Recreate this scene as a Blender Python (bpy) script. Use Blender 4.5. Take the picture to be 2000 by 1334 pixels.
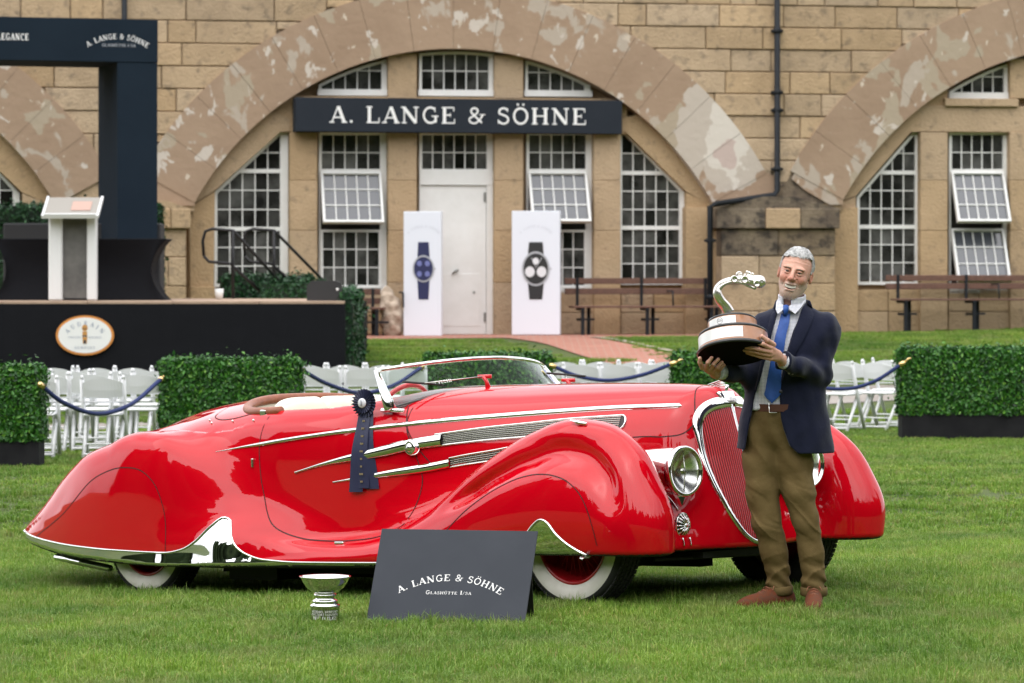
import bpy, math, random
import numpy as np
from mathutils import Vector, Matrix, Euler

for _o in list(bpy.data.objects):
    bpy.data.objects.remove(_o)
SC = bpy.context.scene
COL = SC.collection
RAD = math.radians

# ------------------------------------------------------------------ camera
FPX, CAMH, YHOR = 7074.0, 1.64, 540.0          # focal length in photo pixels, eye height, horizon row
cam_d = bpy.data.cameras.new('camera')
cam = bpy.data.objects.new('camera', cam_d)
COL.objects.link(cam)
cam.location = (0, 0, CAMH)
cam.rotation_euler = (RAD(90), 0, 0)
cam_d.sensor_width = 36.0
cam_d.lens = 36.0 * FPX / 2000.0
cam_d.shift_y = -(667.0 - YHOR) / 2000.0
cam_d.clip_start = 0.5
cam_d.clip_end = 2000
cam_d.dof.use_dof = True
cam_d.dof.focus_distance = 18.1
cam_d.dof.aperture_fstop = 6.8
SC.camera = cam

# ------------------------------------------------------------------ daylight: soft overcast
SUN_EL, SUN_AZ = 60.0, 215.0                    # azimuth: where the sun stands, degrees clockwise from +Y
world = bpy.data.worlds.new('World')
SC.world = world
world.use_nodes = True
wn, wl = world.node_tree.nodes, world.node_tree.links
wn.clear()
w_out = wn.new('ShaderNodeOutputWorld')
w_bg = wn.new('ShaderNodeBackground')
w_sky = wn.new('ShaderNodeTexSky')
w_sky.sky_type = 'NISHITA'
w_sky.sun_disc = False
w_sky.sun_elevation = RAD(SUN_EL)
w_sky.sun_rotation = RAD(SUN_AZ)
w_sky.air_density = 1.0
w_sky.dust_density = 3.0
w_hsv = wn.new('ShaderNodeHueSaturation')
w_hsv.inputs['Saturation'].default_value = 0.30
w_cn = wn.new('ShaderNodeTexNoise')
w_cn.inputs['Scale'].default_value = 2.6
w_cn.inputs['Detail'].default_value = 5
w_cr = wn.new('ShaderNodeMapRange')
w_cr.inputs['From Min'].default_value = 0.35
w_cr.inputs['From Max'].default_value = 0.65
w_cr.inputs['To Min'].default_value = 0.35
w_cr.inputs['To Max'].default_value = 0.95
w_mix = wn.new('ShaderNodeMixRGB')
w_mix.inputs['Color2'].default_value = (8.6, 8.7, 9.0, 1)   # cloud layer
wl.new(w_sky.outputs[0], w_hsv.inputs['Color'])
wl.new(w_cn.outputs[0], w_cr.inputs[0])
wl.new(w_cr.outputs[0], w_mix.inputs['Fac'])
wl.new(w_hsv.outputs[0], w_mix.inputs['Color1'])
wl.new(w_mix.outputs[0], w_bg.inputs['Color'])
w_bg.inputs['Strength'].default_value = 0.15
wl.new(w_bg.outputs[0], w_out.inputs['Surface'])

sun_d = bpy.data.lights.new('sun', 'SUN')
sun_d.energy = 1.2
sun_d.angle = RAD(110)
sun_d.color = (1.0, 0.95, 0.87)
sun = bpy.data.objects.new('sun', sun_d)
COL.objects.link(sun)
_az, _el = RAD(SUN_AZ), RAD(SUN_EL)
_dir = Vector((math.sin(_az) * math.cos(_el), math.cos(_az) * math.cos(_el), math.sin(_el)))
sun.rotation_euler = (-_dir).to_track_quat('-Z', 'Y').to_euler()

SC.view_settings.view_transform = 'Standard'
SC.view_settings.look = 'None'
SC.view_settings.exposure = 0.78
SC.view_settings.gamma = 1.0
SC.view_settings.use_curve_mapping = False
SC.cycles.max_bounces = 8
SC.cycles.transparent_max_bounces = 12
SC.cycles.use_denoising = True
SC.cycles.caustics_reflective = False
SC.cycles.caustics_refractive = False

# ------------------------------------------------------------------ helpers
rng = random.Random(7)
nrg = np.random.default_rng(7)

def smooth01(t):
    t = np.clip(t, 0, 1)
    return t * t * (3 - 2 * t)

def pchip(x, pts):
    """monotone cubic through control points; constant beyond the ends"""
    p = np.array(sorted(pts), float)
    xs, ys = p[:, 0], p[:, 1]
    h = np.diff(xs); d = np.diff(ys) / h
    m = np.zeros(len(xs))
    for i in range(1, len(xs) - 1):
        if d[i - 1] * d[i] > 0:
            w1, w2 = 2 * h[i] + h[i - 1], h[i] + 2 * h[i - 1]
            m[i] = (w1 + w2) / (w1 / d[i - 1] + w2 / d[i])
    m[0], m[-1] = d[0], d[-1]
    x = np.clip(np.asarray(x, float), xs[0], xs[-1])
    i = np.clip(np.searchsorted(xs, x) - 1, 0, len(xs) - 2)
    t = (x - xs[i]) / h[i]
    return ((2*t**3-3*t**2+1)*ys[i] + (t**3-2*t**2+t)*h[i]*m[i] + (-2*t**3+3*t**2)*ys[i+1] + (t**3-t**2)*h[i]*m[i+1])

def catmull(pts, n=8, closed=False):
    P = [np.array(p, float) for p in pts]
    out = []
    N = len(P)
    for i in range(N if closed else N - 1):
        if closed:
            a, b, c, d = P[(i-1) % N], P[i], P[(i+1) % N], P[(i+2) % N]
        else:
            b, c = P[i], P[i+1]
            a = P[i-1] if i > 0 else 2*b - c
            d = P[i+2] if i + 2 < N else 2*c - b
        for k in range(n):
            t = k / n
            out.append(0.5*((2*b) + (-a+c)*t + (2*a-5*b+4*c-d)*t*t + (-a+3*b-3*c+d)*t**3))
    if not closed:
        out.append(P[-1])
    return np.array(out)

MATS = {}
def mat(name, color, rough=0.6, metal=0.0, **kw):
    """a principled material; colour noise, bump and extras by keyword"""
    if name in MATS:
        return MATS[name]
    m = bpy.data.materials.new(name)
    m.use_nodes = True
    nt = m.node_tree
    b = nt.nodes['Principled BSDF']
    b.inputs['Base Color'].default_value = (*color, 1)
    b.inputs['Roughness'].default_value = rough
    b.inputs['Metallic'].default_value = metal
    if 'spec' in kw: b.inputs['Specular IOR Level'].default_value = kw['spec']
    if 'coat' in kw:
        b.inputs['Coat Weight'].default_value = kw['coat']
        b.inputs['Coat Roughness'].default_value = kw.get('coat_rough', 0.03)
    if 'trans' in kw: b.inputs['Transmission Weight'].default_value = kw['trans']
    if 'ior' in kw: b.inputs['IOR'].default_value = kw['ior']
    if 'sheen' in kw: b.inputs['Sheen Weight'].default_value = kw['sheen']
    if 'sss' in kw:
        b.inputs['Subsurface Weight'].default_value = kw['sss']
        b.inputs['Subsurface Radius'].default_value = (0.012, 0.005, 0.003)
        b.inputs['Subsurface Scale'].default_value = 0.5
    tc = nt.nodes.new('ShaderNodeTexCoord')
    src = tc.outputs['Object']
    if kw.get('world'):
        g = nt.nodes.new('ShaderNodeNewGeometry'); src = g.outputs['Position']
    if 'noise' in kw:
        # noise = (scale, other colour, amount[, detail])
        sc, c2, amt = kw['noise'][:3]
        n = nt.nodes.new('ShaderNodeTexNoise')
        n.inputs['Scale'].default_value = sc
        n.inputs['Detail'].default_value = kw['noise'][3] if len(kw['noise']) > 3 else 6
        n.inputs['Roughness'].default_value = 0.62
        nt.links.new(src, n.inputs['Vector'])
        r = nt.nodes.new('ShaderNodeMapRange')
        r.inputs['From Min'].default_value = 0.38; r.inputs['From Max'].default_value = 0.64
        r.inputs['To Max'].default_value = amt
        nt.links.new(n.outputs[0], r.inputs[0])
        mx = nt.nodes.new('ShaderNodeMixRGB')
        mx.inputs['Color1'].default_value = (*color, 1)
        mx.inputs['Color2'].default_value = (*c2, 1)
        nt.links.new(r.outputs[0], mx.inputs['Fac'])
        last = mx.outputs[0]
        if 'noise2' in kw:
            sc, c2, amt = kw['noise2'][:3]
            n2 = nt.nodes.new('ShaderNodeTexNoise')
            n2.inputs['Scale'].default_value = sc; n2.inputs['Detail'].default_value = 4
            nt.links.new(src, n2.inputs['Vector'])
            r2 = nt.nodes.new('ShaderNodeMapRange')
            r2.inputs['From Min'].default_value = kw['noise2'][3] if len(kw['noise2']) > 3 else 0.5
            r2.inputs['From Max'].default_value = r2.inputs['From Min'].default_value + (kw['noise2'][4] if len(kw['noise2']) > 4 else 0.15)
            r2.inputs['To Max'].default_value = amt
            nt.links.new(n2.outputs[0], r2.inputs[0])
            mx2 = nt.nodes.new('ShaderNodeMixRGB')
            nt.links.new(last, mx2.inputs['Color1'])
            mx2.inputs['Color2'].default_value = (*c2, 1)
            nt.links.new(r2.outputs[0], mx2.inputs['Fac'])
            last = mx2.outputs[0]
        if 'per_object' in kw:
            oi = nt.nodes.new('ShaderNodeObjectInfo')
            hs = nt.nodes.new('ShaderNodeHueSaturation')
            rr = nt.nodes.new('ShaderNodeMapRange')
            rr.inputs['To Min'].default_value = 1 - kw['per_object']; rr.inputs['To Max'].default_value = 1 + kw['per_object']
            nt.links.new(oi.outputs['Random'], rr.inputs[0])
            nt.links.new(rr.outputs[0], hs.inputs['Value'])
            rs = nt.nodes.new('ShaderNodeMapRange')
            rs.inputs['To Min'].default_value = 1.1; rs.inputs['To Max'].default_value = 0.9
            mth = nt.nodes.new('ShaderNodeMath'); mth.operation = 'FRACT'
            ml = nt.nodes.new('ShaderNodeMath'); ml.operation = 'MULTIPLY'; ml.inputs[1].default_value = 17.3
            nt.links.new(oi.outputs['Random'], ml.inputs[0]); nt.links.new(ml.outputs[0], mth.inputs[0])
            nt.links.new(mth.outputs[0], rs.inputs[0]); nt.links.new(rs.outputs[0], hs.inputs['Saturation'])
            nt.links.new(last, hs.inputs['Color'])
            last = hs.outputs[0]
        nt.links.new(last, b.inputs['Base Color'])
    if 'bump' in kw:
        # bump = (scale, strength, distance)
        n = nt.nodes.new('ShaderNodeTexNoise')
        n.inputs['Scale'].default_value = kw['bump'][0]
        n.inputs['Detail'].default_value = 8
        nt.links.new(src, n.inputs['Vector'])
        bp = nt.nodes.new('ShaderNodeBump')
        bp.inputs['Strength'].default_value = kw['bump'][1]
        bp.inputs['Distance'].default_value = kw['bump'][2]
        nt.links.new(n.outputs[0], bp.inputs['Height'])
        nt.links.new(bp.outputs[0], b.inputs['Normal'])
    MATS[name] = m
    return m

def tag(o, label=None, cat=None, group=None, kind=None):
    if label: o['label'] = label
    if cat: o['category'] = cat
    if group: o['group'] = group
    if kind: o['kind'] = kind
    return o

def link(name, me, m=None, parent=None):
    if m is not None:
        me.materials.clear()
        for x in (m if isinstance(m, (list, tuple)) else [m]):
            me.materials.append(x)
    o = bpy.data.objects.new(name, me)
    COL.objects.link(o)
    if parent is not None:
        o.parent = parent
    return o

def empty(name, loc=(0, 0, 0), rot=(0, 0, 0), parent=None):
    o = bpy.data.objects.new(name, None)
    o.empty_display_size = 0.1
    COL.objects.link(o)
    o.location = loc
    o.rotation_euler = rot
    if parent is not None: o.parent = parent
    return o

class MB:
    """collects shapes into one mesh"""
    def __init__(s): s.v, s.f, s.sm = [], [], []
    def add(s, v, f, smooth=False):
        n = len(s.v)
        s.v += [tuple(map(float, p)) for p in v]
        s.f += [tuple(int(i) + n for i in q) for q in f]
        s.sm += [smooth] * len(f)
        return s
    def box(s, lo, hi, M=None, bev=0.0):
        (x0, y0, z0), (x1, y1, z1) = lo, hi
        if bev <= 0:
            v = [(x0,y0,z0),(x1,y0,z0),(x1,y1,z0),(x0,y1,z0),(x0,y0,z1),(x1,y0,z1),(x1,y1,z1),(x0,y1,z1)]
            f = [(0,3,2,1),(4,5,6,7),(0,1,5,4),(1,2,6,5),(2,3,7,6),(3,0,4,7)]
        else:
            b = min(bev, (x1-x0)*.49, (y1-y0)*.49, (z1-z0)*.49)
            v, idx = [], {}
            for i, (X, sx) in enumerate(((x0,1),(x1,-1))):
                for j, (Y, sy) in enumerate(((y0,1),(y1,-1))):
                    for k, (Z, sz) in enumerate(((z0,1),(z1,-1))):
                        for ax in range(3):
                            p = [X+sx*b, Y+sy*b, Z+sz*b]
                            p[ax] = (X, Y, Z)[ax]
                            idx[i,j,k,ax] = len(v); v.append(p)
            f = []
            I = idx
            for i in (0,1):
                q = [I[i,0,0,0],I[i,1,0,0],I[i,1,1,0],I[i,0,1,0]]; f.append(q if i else q[::-1])
                q = [I[0,i,0,1],I[0,i,1,1],I[1,i,1,1],I[1,i,0,1]]; f.append(q if i else q[::-1])
                q = [I[0,0,i,2],I[1,0,i,2],I[1,1,i,2],I[0,1,i,2]]; f.append(q if i else q[::-1])
            for j in (0,1):
                for k in (0,1):
                    q=[I[0,j,k,1],I[1,j,k,1],I[1,j,k,2],I[0,j,k,2]]; f.append(q if (j^k) else q[::-1])
                    q=[I[j,0,k,0],I[j,1,k,0],I[j,1,k,2],I[j,0,k,2]]; f.append(q[::-1] if (j^k) else q)
                    q=[I[j,k,0,0],I[j,k,1,0],I[j,k,1,1],I[j,k,0,1]]; f.append(q if (j^k) else q[::-1])
                    for i in (0,1):
                        pass
            for i in (0,1):
                for j in (0,1):
                    for k in (0,1):
                        q=[I[i,j,k,0],I[i,j,k,1],I[i,j,k,2]]; f.append(q if (i^j^k) else q[::-1])
        if M is not None: v = [tuple(M @ Vector(p)) for p in v]
        return s.add(v, f)
    def prism(s, poly, y0, y1, M=None):
        """polygon in (x,z), pushed from y0 to y1"""
        n = len(poly)
        v = [(p[0], y0, p[1]) for p in poly] + [(p[0], y1, p[1]) for p in poly]
        f = [tuple(range(n)), tuple(range(2*n-1, n-1, -1))] + [(i, i+n, (i+1) % n+n, (i+1) % n) for i in range(n)]
        if M is not None: v = [tuple(M @ Vector(p)) for p in v]
        return s.add(v, f)
    def tube(s, pts, r, n=8, closed=False, caps=True, M=None, flat=1.0):
        P = [np.array(p, float) for p in pts]
        N = len(P)
        R = [r]*N if np.isscalar(r) else list(r)
        v, f = [], []
        up = None
        for i in range(N):
            if closed: t = P[(i+1) % N] - P[i-1]
            else: t = P[min(i+1, N-1)] - P[max(i-1, 0)]
            t = t / (np.linalg.norm(t) + 1e-12)
            if up is None:
                a = np.array([0, 0, 1.]) if abs(t[2]) < .9 else np.array([1., 0, 0])
                up = np.cross(t, a); up /= np.linalg.norm(up)
            up = up - t*np.dot(up, t); up /= (np.linalg.norm(up) + 1e-12)
            w = np.cross(t, up)
            for k in range(n):
                a = 2*math.pi*k/n
                v.append(P[i] + R[i]*(math.cos(a)*up + math.sin(a)*w*flat))
        for i in range(N if closed else N-1):
            j = (i+1) % N
            for k in range(n):
                f.append((i*n+k, i*n+(k+1) % n, j*n+(k+1) % n, j*n+k))
        if caps and not closed:
            f.append(tuple(range(n-1, -1, -1))); f.append(tuple((N-1)*n+k for k in range(n)))
        if M is not None: v = [tuple(M @ Vector(p)) for p in v]
        return s.add(v, f, True)
    def lathe(s, prof, n=32, M=None, smooth=True, a0=0, a1=2*math.pi):
        """profile of (r, z), turned about z"""
        full = abs(a1-a0-2*math.pi) < 1e-6
        m = n if full else n+1
        v, f = [], []
        for (r, z) in prof:
            for k in range(m):
                a = a0+(a1-a0)*k/n
                v.append((r*math.cos(a), r*math.sin(a), z))
        for i in range(len(prof)-1):
            for k in range(n):
                k2 = (k+1) % m
                f.append((i*m+k, i*m+k2, (i+1)*m+k2, (i+1)*m+k))
        if M is not None: v = [tuple(M @ Vector(p)) for p in v]
        return s.add(v, f, smooth)
    def grid(s, A, smooth=True, closed_u=False):
        """A: array (nu, nv, 3)"""
        nu, nv = A.shape[:2]
        v = A.reshape(-1, 3)
        f = []
        for i in range(nu if closed_u else nu-1):
            for j in range(nv-1):
                i2 = (i+1) % nu
                f.append((i*nv+j, i2*nv+j, i2*nv+j+1, i*nv+j+1))
        return s.add(v, f, smooth)
    def build(s, name, m=None, parent=None):
        me = bpy.data.meshes.new(name)
        me.from_pydata(s.v, [], s.f)
        me.polygons.foreach_set('use_smooth', s.sm)
        me.update()
        return link(name, me, m, parent)

def np_mesh(name, V, T, normals=None, smooth=True):
    me = bpy.data.meshes.new(name)
    V = np.asarray(V, np.float32); T = np.asarray(T, np.int32)
    me.vertices.add(len(V)); me.vertices.foreach_set('co', V.ravel())
    k = T.shape[1]
    me.loops.add(T.size); me.loops.foreach_set('vertex_index', T.ravel())
    me.polygons.add(len(T))
    me.polygons.foreach_set('loop_start', np.arange(0, T.size, k, dtype=np.int32))
    me.update(calc_edges=True)
    me.polygons.foreach_set('use_smooth', np.full(len(T), smooth))
    if normals is not None:
        me.normals_split_custom_set_from_vertices([tuple(n) for n in np.asarray(normals, float)])
    return me

# ---- implicit surfaces: field -> mesh
def smin(a, b, k):
    h = np.clip(0.5 + 0.5*(b-a)/k, 0, 1)
    return b + (a-b)*h - k*h*(1-h)
def smax(a, b, k): return -smin(-a, -b, k)

def ellipsoid(P, c, r):
    q = (P - np.array(c)) / np.array(r)
    k0 = np.linalg.norm(q, axis=-1)
    k1 = np.linalg.norm(q/np.array(r), axis=-1)
    return k0*(k0-1)/(k1+1e-9)

def capsule(P, a, b, ra, rb=None):
    """tapered capsule; P (...,3)"""
    a = np.array(a, float); b = np.array(b, float)
    rb = ra if rb is None else rb
    ab = b-a
    t = np.clip(((P-a) @ ab)/(ab@ab), 0, 1)
    d = np.linalg.norm(P-a-t[..., None]*ab, axis=-1)
    return d - (ra+(rb-ra)*t)

def surface_nets(f, lo, hi, h, chunk=True, newton=2):
    """f maps (N,3) points to field values; gives vertices, quads, normals"""
    ax = [np.arange(lo[i], hi[i]+h, h) for i in range(3)]
    nx, ny, nz = map(len, ax)
    F = np.empty((nx, ny, nz), np.float32)
    Yg, Zg = np.meshgrid(ax[1], ax[2], indexing='ij')
    step = max(1, 400000//(ny*nz))
    for i in range(0, nx, step):
        xs = ax[0][i:i+step]
        P = np.empty((len(xs), ny, nz, 3))
        P[..., 0] = xs[:, None, None]; P[..., 1] = Yg; P[..., 2] = Zg
        F[i:i+step] = f(P.reshape(-1, 3)).reshape(len(xs), ny, nz)
    S = F < 0
    c = [(i, j, k) for i in (0, 1) for j in (0, 1) for k in (0, 1)]
    cnt = sum(S[i:nx-1+i, j:ny-1+j, k:nz-1+k].astype(np.int8) for i, j, k in c)
    act = (cnt > 0) & (cnt < 8)
    ci = np.argwhere(act)
    idx = np.full(act.shape, -1, np.int64); idx[act] = np.arange(len(ci))
    acc = np.zeros((len(ci), 3)); num = np.zeros(len(ci))
    for a in c:
        for d in range(3):
            if a[d]: continue
            b = list(a); b[d] = 1
            fa = F[ci[:, 0]+a[0], ci[:, 1]+a[1], ci[:, 2]+a[2]]
            fb = F[ci[:, 0]+b[0], ci[:, 1]+b[1], ci[:, 2]+b[2]]
            m = (fa < 0) != (fb < 0)
            t = np.where(m, fa/(fa-fb+1e-20), 0)
            p = np.tile(np.array(a, float), (len(ci), 1)); p[:, d] += t
            acc += p*m[:, None]; num += m
    V = (ci + acc/num[:, None])*h + np.array([ax[0][0], ax[1][0], ax[2][0]])
    Q = []
    for d in range(3):
        e = [slice(0, n) for n in (nx, ny, nz)]
        s0 = [slice(1, n-1) for n in (nx, ny, nz)]; s0[d] = slice(0, (nx, ny, nz)[d]-1)
        s1 = list(s0); s1[d] = slice(1, (nx, ny, nz)[d])
        A, B = S[tuple(s0)], S[tuple(s1)]
        m = np.argwhere(A != B)
        if not len(m): continue
        sgn = A[tuple(m.T)]
        off = np.ones(3, int); off[d] = 0
        g = m + off                      # grid index of the edge's lower end
        u, w = [(1, 2), (2, 0), (0, 1)][d]
        def cell(du, dw):
            q = g.copy(); q[:, u] -= du; q[:, w] -= dw
            return idx[q[:, 0], q[:, 1], q[:, 2]]
        quad = np.stack([cell(1, 1), cell(0, 1), cell(0, 0), cell(1, 0)], 1)
        quad[~sgn] = quad[~sgn][:, ::-1]
        Q.append(quad)
    Q = np.concatenate(Q)
    V, N = relax_to(f, V, h, newton)
    return V, Q, N

def grad(f, V, e):
    G = np.empty_like(V)
    for d in range(3):
        a = V.copy(); a[:, d] += e
        b = V.copy(); b[:, d] -= e
        G[:, d] = (f(a)-f(b))/(2*e)
    return G

def relax_to(f, V, h, it=2):
    e = h*0.25
    for _ in range(it):
        G = grad(f, V, e); g2 = (G*G).sum(1)+1e-9
        st = -(f(V)/g2)[:, None]*G
        L = np.linalg.norm(st, axis=1, keepdims=True)
        V = V + st*np.minimum(1, 0.7*h/(L+1e-12))
    G = grad(f, V, e*1.6)
    return V, G/(np.linalg.norm(G, axis=1, keepdims=True)+1e-12)

def split_tris(V, T, phi):
    """cut triangles along phi = 0"""
    ph = phi(V)
    ph = np.where(np.abs(ph) < 1e-6, 1e-6, ph)
    s = ph[T] > 0
    k = s.sum(1)
    keep = T[(k == 0) | (k == 3)]
    X = T[(k == 1) | (k == 2)]; kx = k[(k == 1) | (k == 2)]; sx = s[(k == 1) | (k == 2)]
    if not len(X): return V, T
    lone = np.where(kx == 1, sx.argmax(1), (~sx).argmax(1))
    r = np.arange(len(X))
    a, b, c = X[r, lone], X[r, (lone+1) % 3], X[r, (lone+2) % 3]
    def cut(p, q):
        lo, hi = np.minimum(p, q), np.maximum(p, q)
        return lo*len(V)+hi
    keys = np.concatenate([cut(a, b), cut(a, c)])
    uq, inv = np.unique(keys, return_inverse=True)
    lo, hi = uq//len(V), uq % len(V)
    t = ph[lo]/(ph[lo]-ph[hi])
    NV = V[lo]+(V[hi]-V[lo])*t[:, None]
    ab = inv[:len(X)]+len(V); ac = inv[len(X):]+len(V)
    T2 = np.concatenate([keep, np.stack([a, ab, ac], 1), np.stack([ab, b, c], 1), np.stack([ab, c, ac], 1)])
    return np.concatenate([V, NV]), T2

def poly_sd(poly):
    """signed distance (negative inside) to a closed 2-D polygon"""
    poly = np.asarray(poly, float)
    def fn(x, z):
        d = np.full(x.shape, 1e9); ins = np.zeros(x.shape, bool)
        for i in range(len(poly)):
            a, b = poly[i], poly[(i+1) % len(poly)]
            e = b-a
            wx, wz = x-a[0], z-a[1]
            t = np.clip((wx*e[0]+wz*e[1])/(e@e+1e-12), 0, 1)
            d = np.minimum(d, (wx-t*e[0])**2+(wz-t*e[1])**2)
            cnd = ((a[1] > z) != (b[1] > z)) & (x < (b[0]-a[0])*(z-a[1])/(b[1]-a[1]+1e-12)+a[0])
            ins ^= cnd
        return np.where(ins, -1, 1)*np.sqrt(d)
    return fn

def at(px, py, D):
    """photo pixel -> point of the place at distance D"""
    return Vector(((px-1000)*D/FPX, D, CAMH-(py-YHOR)*D/FPX))

# ground height: level by the car, a slight dip behind it, rising to the building
_CF = (0.7071, -0.7071)
def ground_z(x, y):
    x = np.asarray(x, float); y = np.asarray(y, float)
    s = -((x-0.892)*_CF[0]+(y-18.594)*_CF[1])
    dip = 0.0451*(s+0.35*np.exp(-np.abs(s)/0.35)*0)*smooth01(s/0.5)
    dip = np.minimum(dip, 0.185)*(1-smooth01((y-23)/7))*(1-smooth01((-x-4)/3))
    z = -dip
    z = z + 0.53*smooth01((y-39.5)/8.0)*1.0
    z = z + 0.225*smooth01((y-45.5)/9.0)
    z = z + 0.12*smooth01((x-4)/8)*smooth01((y-44)/10)
    return z
def gz(x, y): return float(ground_z(x, y))

# ------------------------------------------------------------------ ground, lawn, paths
def build_ground():
    xs = np.concatenate([[-600, -200, -80, -40], np.arange(-24, 24.1, 0.4), [40, 80, 200, 600]])
    ys = np.concatenate([[-600, -150, -40, 0, 8], np.arange(12, 62.1, 0.4), [80, 140, 300, 900]])
    X, Y = np.meshgrid(xs, ys, indexing='ij')
    A = np.stack([X, Y, ground_z(X, Y)], -1)
    m = mat('lawn_soil', (0.045, 0.075, 0.012), 0.9, noise=(1.2, (0.075, 0.105, 0.018), 1.0), noise2=(7.0, (0.10, 0.10, 0.03), 0.5, 0.52, 0.12), bump=(60, 0.6, 0.03), world=True)
    o = MB().grid(A).build('ground', m)
    tag(o, kind='structure')
build_ground()

def grass_blade_material():
    m = bpy.data.materials.new('grass_blades'); m.use_nodes = True
    nt = m.node_tree; b = nt.nodes['Principled BSDF']
    b.inputs['Roughness'].default_value = 0.5
    b.inputs['Specular IOR Level'].default_value = 0.35
    at_ = nt.nodes.new('ShaderNodeAttribute'); at_.attribute_name = 'tint'
    cr = nt.nodes.new('ShaderNodeValToRGB')
    e = cr.color_ramp.elements
    e[0].position = 0.0; e[0].color = (0.070, 0.180, 0.014, 1)
    e[1].position = 1.0; e[1].color = (0.36, 0.31, 0.13, 1)
    e2 = cr.color_ramp.elements.new(0.45); e2.color = (0.175, 0.335, 0.040, 1)
    e3 = cr.color_ramp.elements.new(0.78); e3.color = (0.29, 0.44, 0.10, 1)
    nt.links.new(at_.outputs['Fac'], cr.inputs[0])
    g = nt.nodes.new('ShaderNodeNewGeometry')
    n = nt.nodes.new('ShaderNodeTexNoise'); n.inputs['Scale'].default_value = 0.9; n.inputs['Detail'].default_value = 5
    nt.links.new(g.outputs['Position'], n.inputs['Vector'])
    r = nt.nodes.new('ShaderNodeMapRange'); r.inputs['From Min'].default_value = 0.3; r.inputs['From Max'].default_value = 0.7
    nt.links.new(n.outputs[0], r.inputs[0])
    mx = nt.nodes.new('ShaderNodeMixRGB'); mx.blend_type = 'MULTIPLY'; mx.inputs['Fac'].default_value = 1
    cr2 = nt.nodes.new('ShaderNodeValToRGB')
    cr2.color_ramp.elements[0].color = (0.58, 0.66, 0.66, 1); cr2.color_ramp.elements[1].color = (1.42, 1.20, 1.15, 1)
    nt.links.new(r.outputs[0], cr2.inputs[0])
    nt.links.new(cr.outputs[0], mx.inputs['Color1']); nt.links.new(cr2.outputs[0], mx.inputs['Color2'])
    n3 = nt.nodes.new('ShaderNodeTexNoise'); n3.inputs['Scale'].default_value = 2.4; n3.inputs['Detail'].default_value = 7; n3.inputs['Roughness'].default_value = .7
    nt.links.new(g.outputs['Position'], n3.inputs['Vector'])
    r3 = nt.nodes.new('ShaderNodeMapRange'); r3.inputs['From Min'].default_value = .50; r3.inputs['From Max'].default_value = .66; r3.inputs['To Max'].default_value = .62
    nt.links.new(n3.outputs[0], r3.inputs[0])
    m3 = nt.nodes.new('ShaderNodeMixRGB'); m3.inputs['Color2'].default_value = (.33, .33, .13, 1)
    nt.links.new(r3.outputs[0], m3.inputs['Fac']); nt.links.new(mx.outputs[0], m3.inputs['Color1'])
    mx = m3
    nt.links.new(mx.outputs[0], b.inputs['Base Color'])
    tr = nt.nodes.new('ShaderNodeBsdfTranslucent')
    nt.links.new(mx.outputs[0], tr.inputs['Color'])
    ms = nt.nodes.new('ShaderNodeMixShader'); ms.inputs[0].default_value = 0.32
    nt.links.new(b.outputs[0], ms.inputs[1]); nt.links.new(tr.outputs[0], ms.inputs[2])
    nt.links.new(ms.outputs[0], nt.nodes['Material Output'].inputs['Surface'])
    return m
GRASS_M = grass_blade_material()

def grass_patch(name, size, n, hmin, hmax, w, seed, lean=0.7):
    r = np.random.default_rng(seed)
    # blades gather in tufts
    c = r.uniform(-size/2, size/2, (n//14, 2))
    base = c[r.integers(0, len(c), n)] + r.normal(0, 0.018, (n, 2))
    hgt = r.uniform(hmin, hmax, n)*(0.75+0.5*r.random(n)**2)
    a = r.uniform(0, 2*np.pi, n)
    le = np.abs(r.normal(0, lean, n))*hgt
    dx, dy = np.cos(a), np.sin(a)
    b2 = a + np.pi/2 + r.normal(0, .5, n)
    wx, wy = np.cos(b2)*w/2, np.sin(b2)*w/2
    V = np.zeros((n, 5, 3))
    V[:, 0, 0], V[:, 0, 1] = base[:, 0]-wx, base[:, 1]-wy
    V[:, 1, 0], V[:, 1, 1] = base[:, 0]+wx, base[:, 1]+wy
    V[:, :2, 2] = -0.01
    mx, my = base[:, 0]+dx*le*.35, base[:, 1]+dy*le*.35
    V[:, 2, 0], V[:, 2, 1], V[:, 2, 2] = mx+wx*.8, my+wy*.8, hgt*.6
    V[:, 3, 0], V[:, 3, 1], V[:, 3, 2] = mx-wx*.8, my-wy*.8, hgt*.6
    V[:, 4, 0], V[:, 4, 1], V[:, 4, 2] = base[:, 0]+dx*le, base[:, 1]+dy*le, hgt*np.clip(1-0.25*le/hgt, .4, 1)
    o = np.arange(n)*5
    F = np.concatenate([np.stack([o, o+1, o+2], 1), np.stack([o, o+2, o+3], 1), np.stack([o+3, o+2, o+4], 1)])
    me = np_mesh(name, V.reshape(-1, 3), F, smooth=False)
    t = np.clip(r.beta(2.2, 3.2, n), 0, 1); dry = r.random(n) < 0.07
    t[dry] = r.uniform(.85, 1, dry.sum())
    at_ = me.attributes.new('tint', 'FLOAT', 'POINT')
    at_.data.foreach_set('value', np.repeat(t, 5).astype(np.float32))
    me.materials.append(GRASS_M)
    return me

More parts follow.
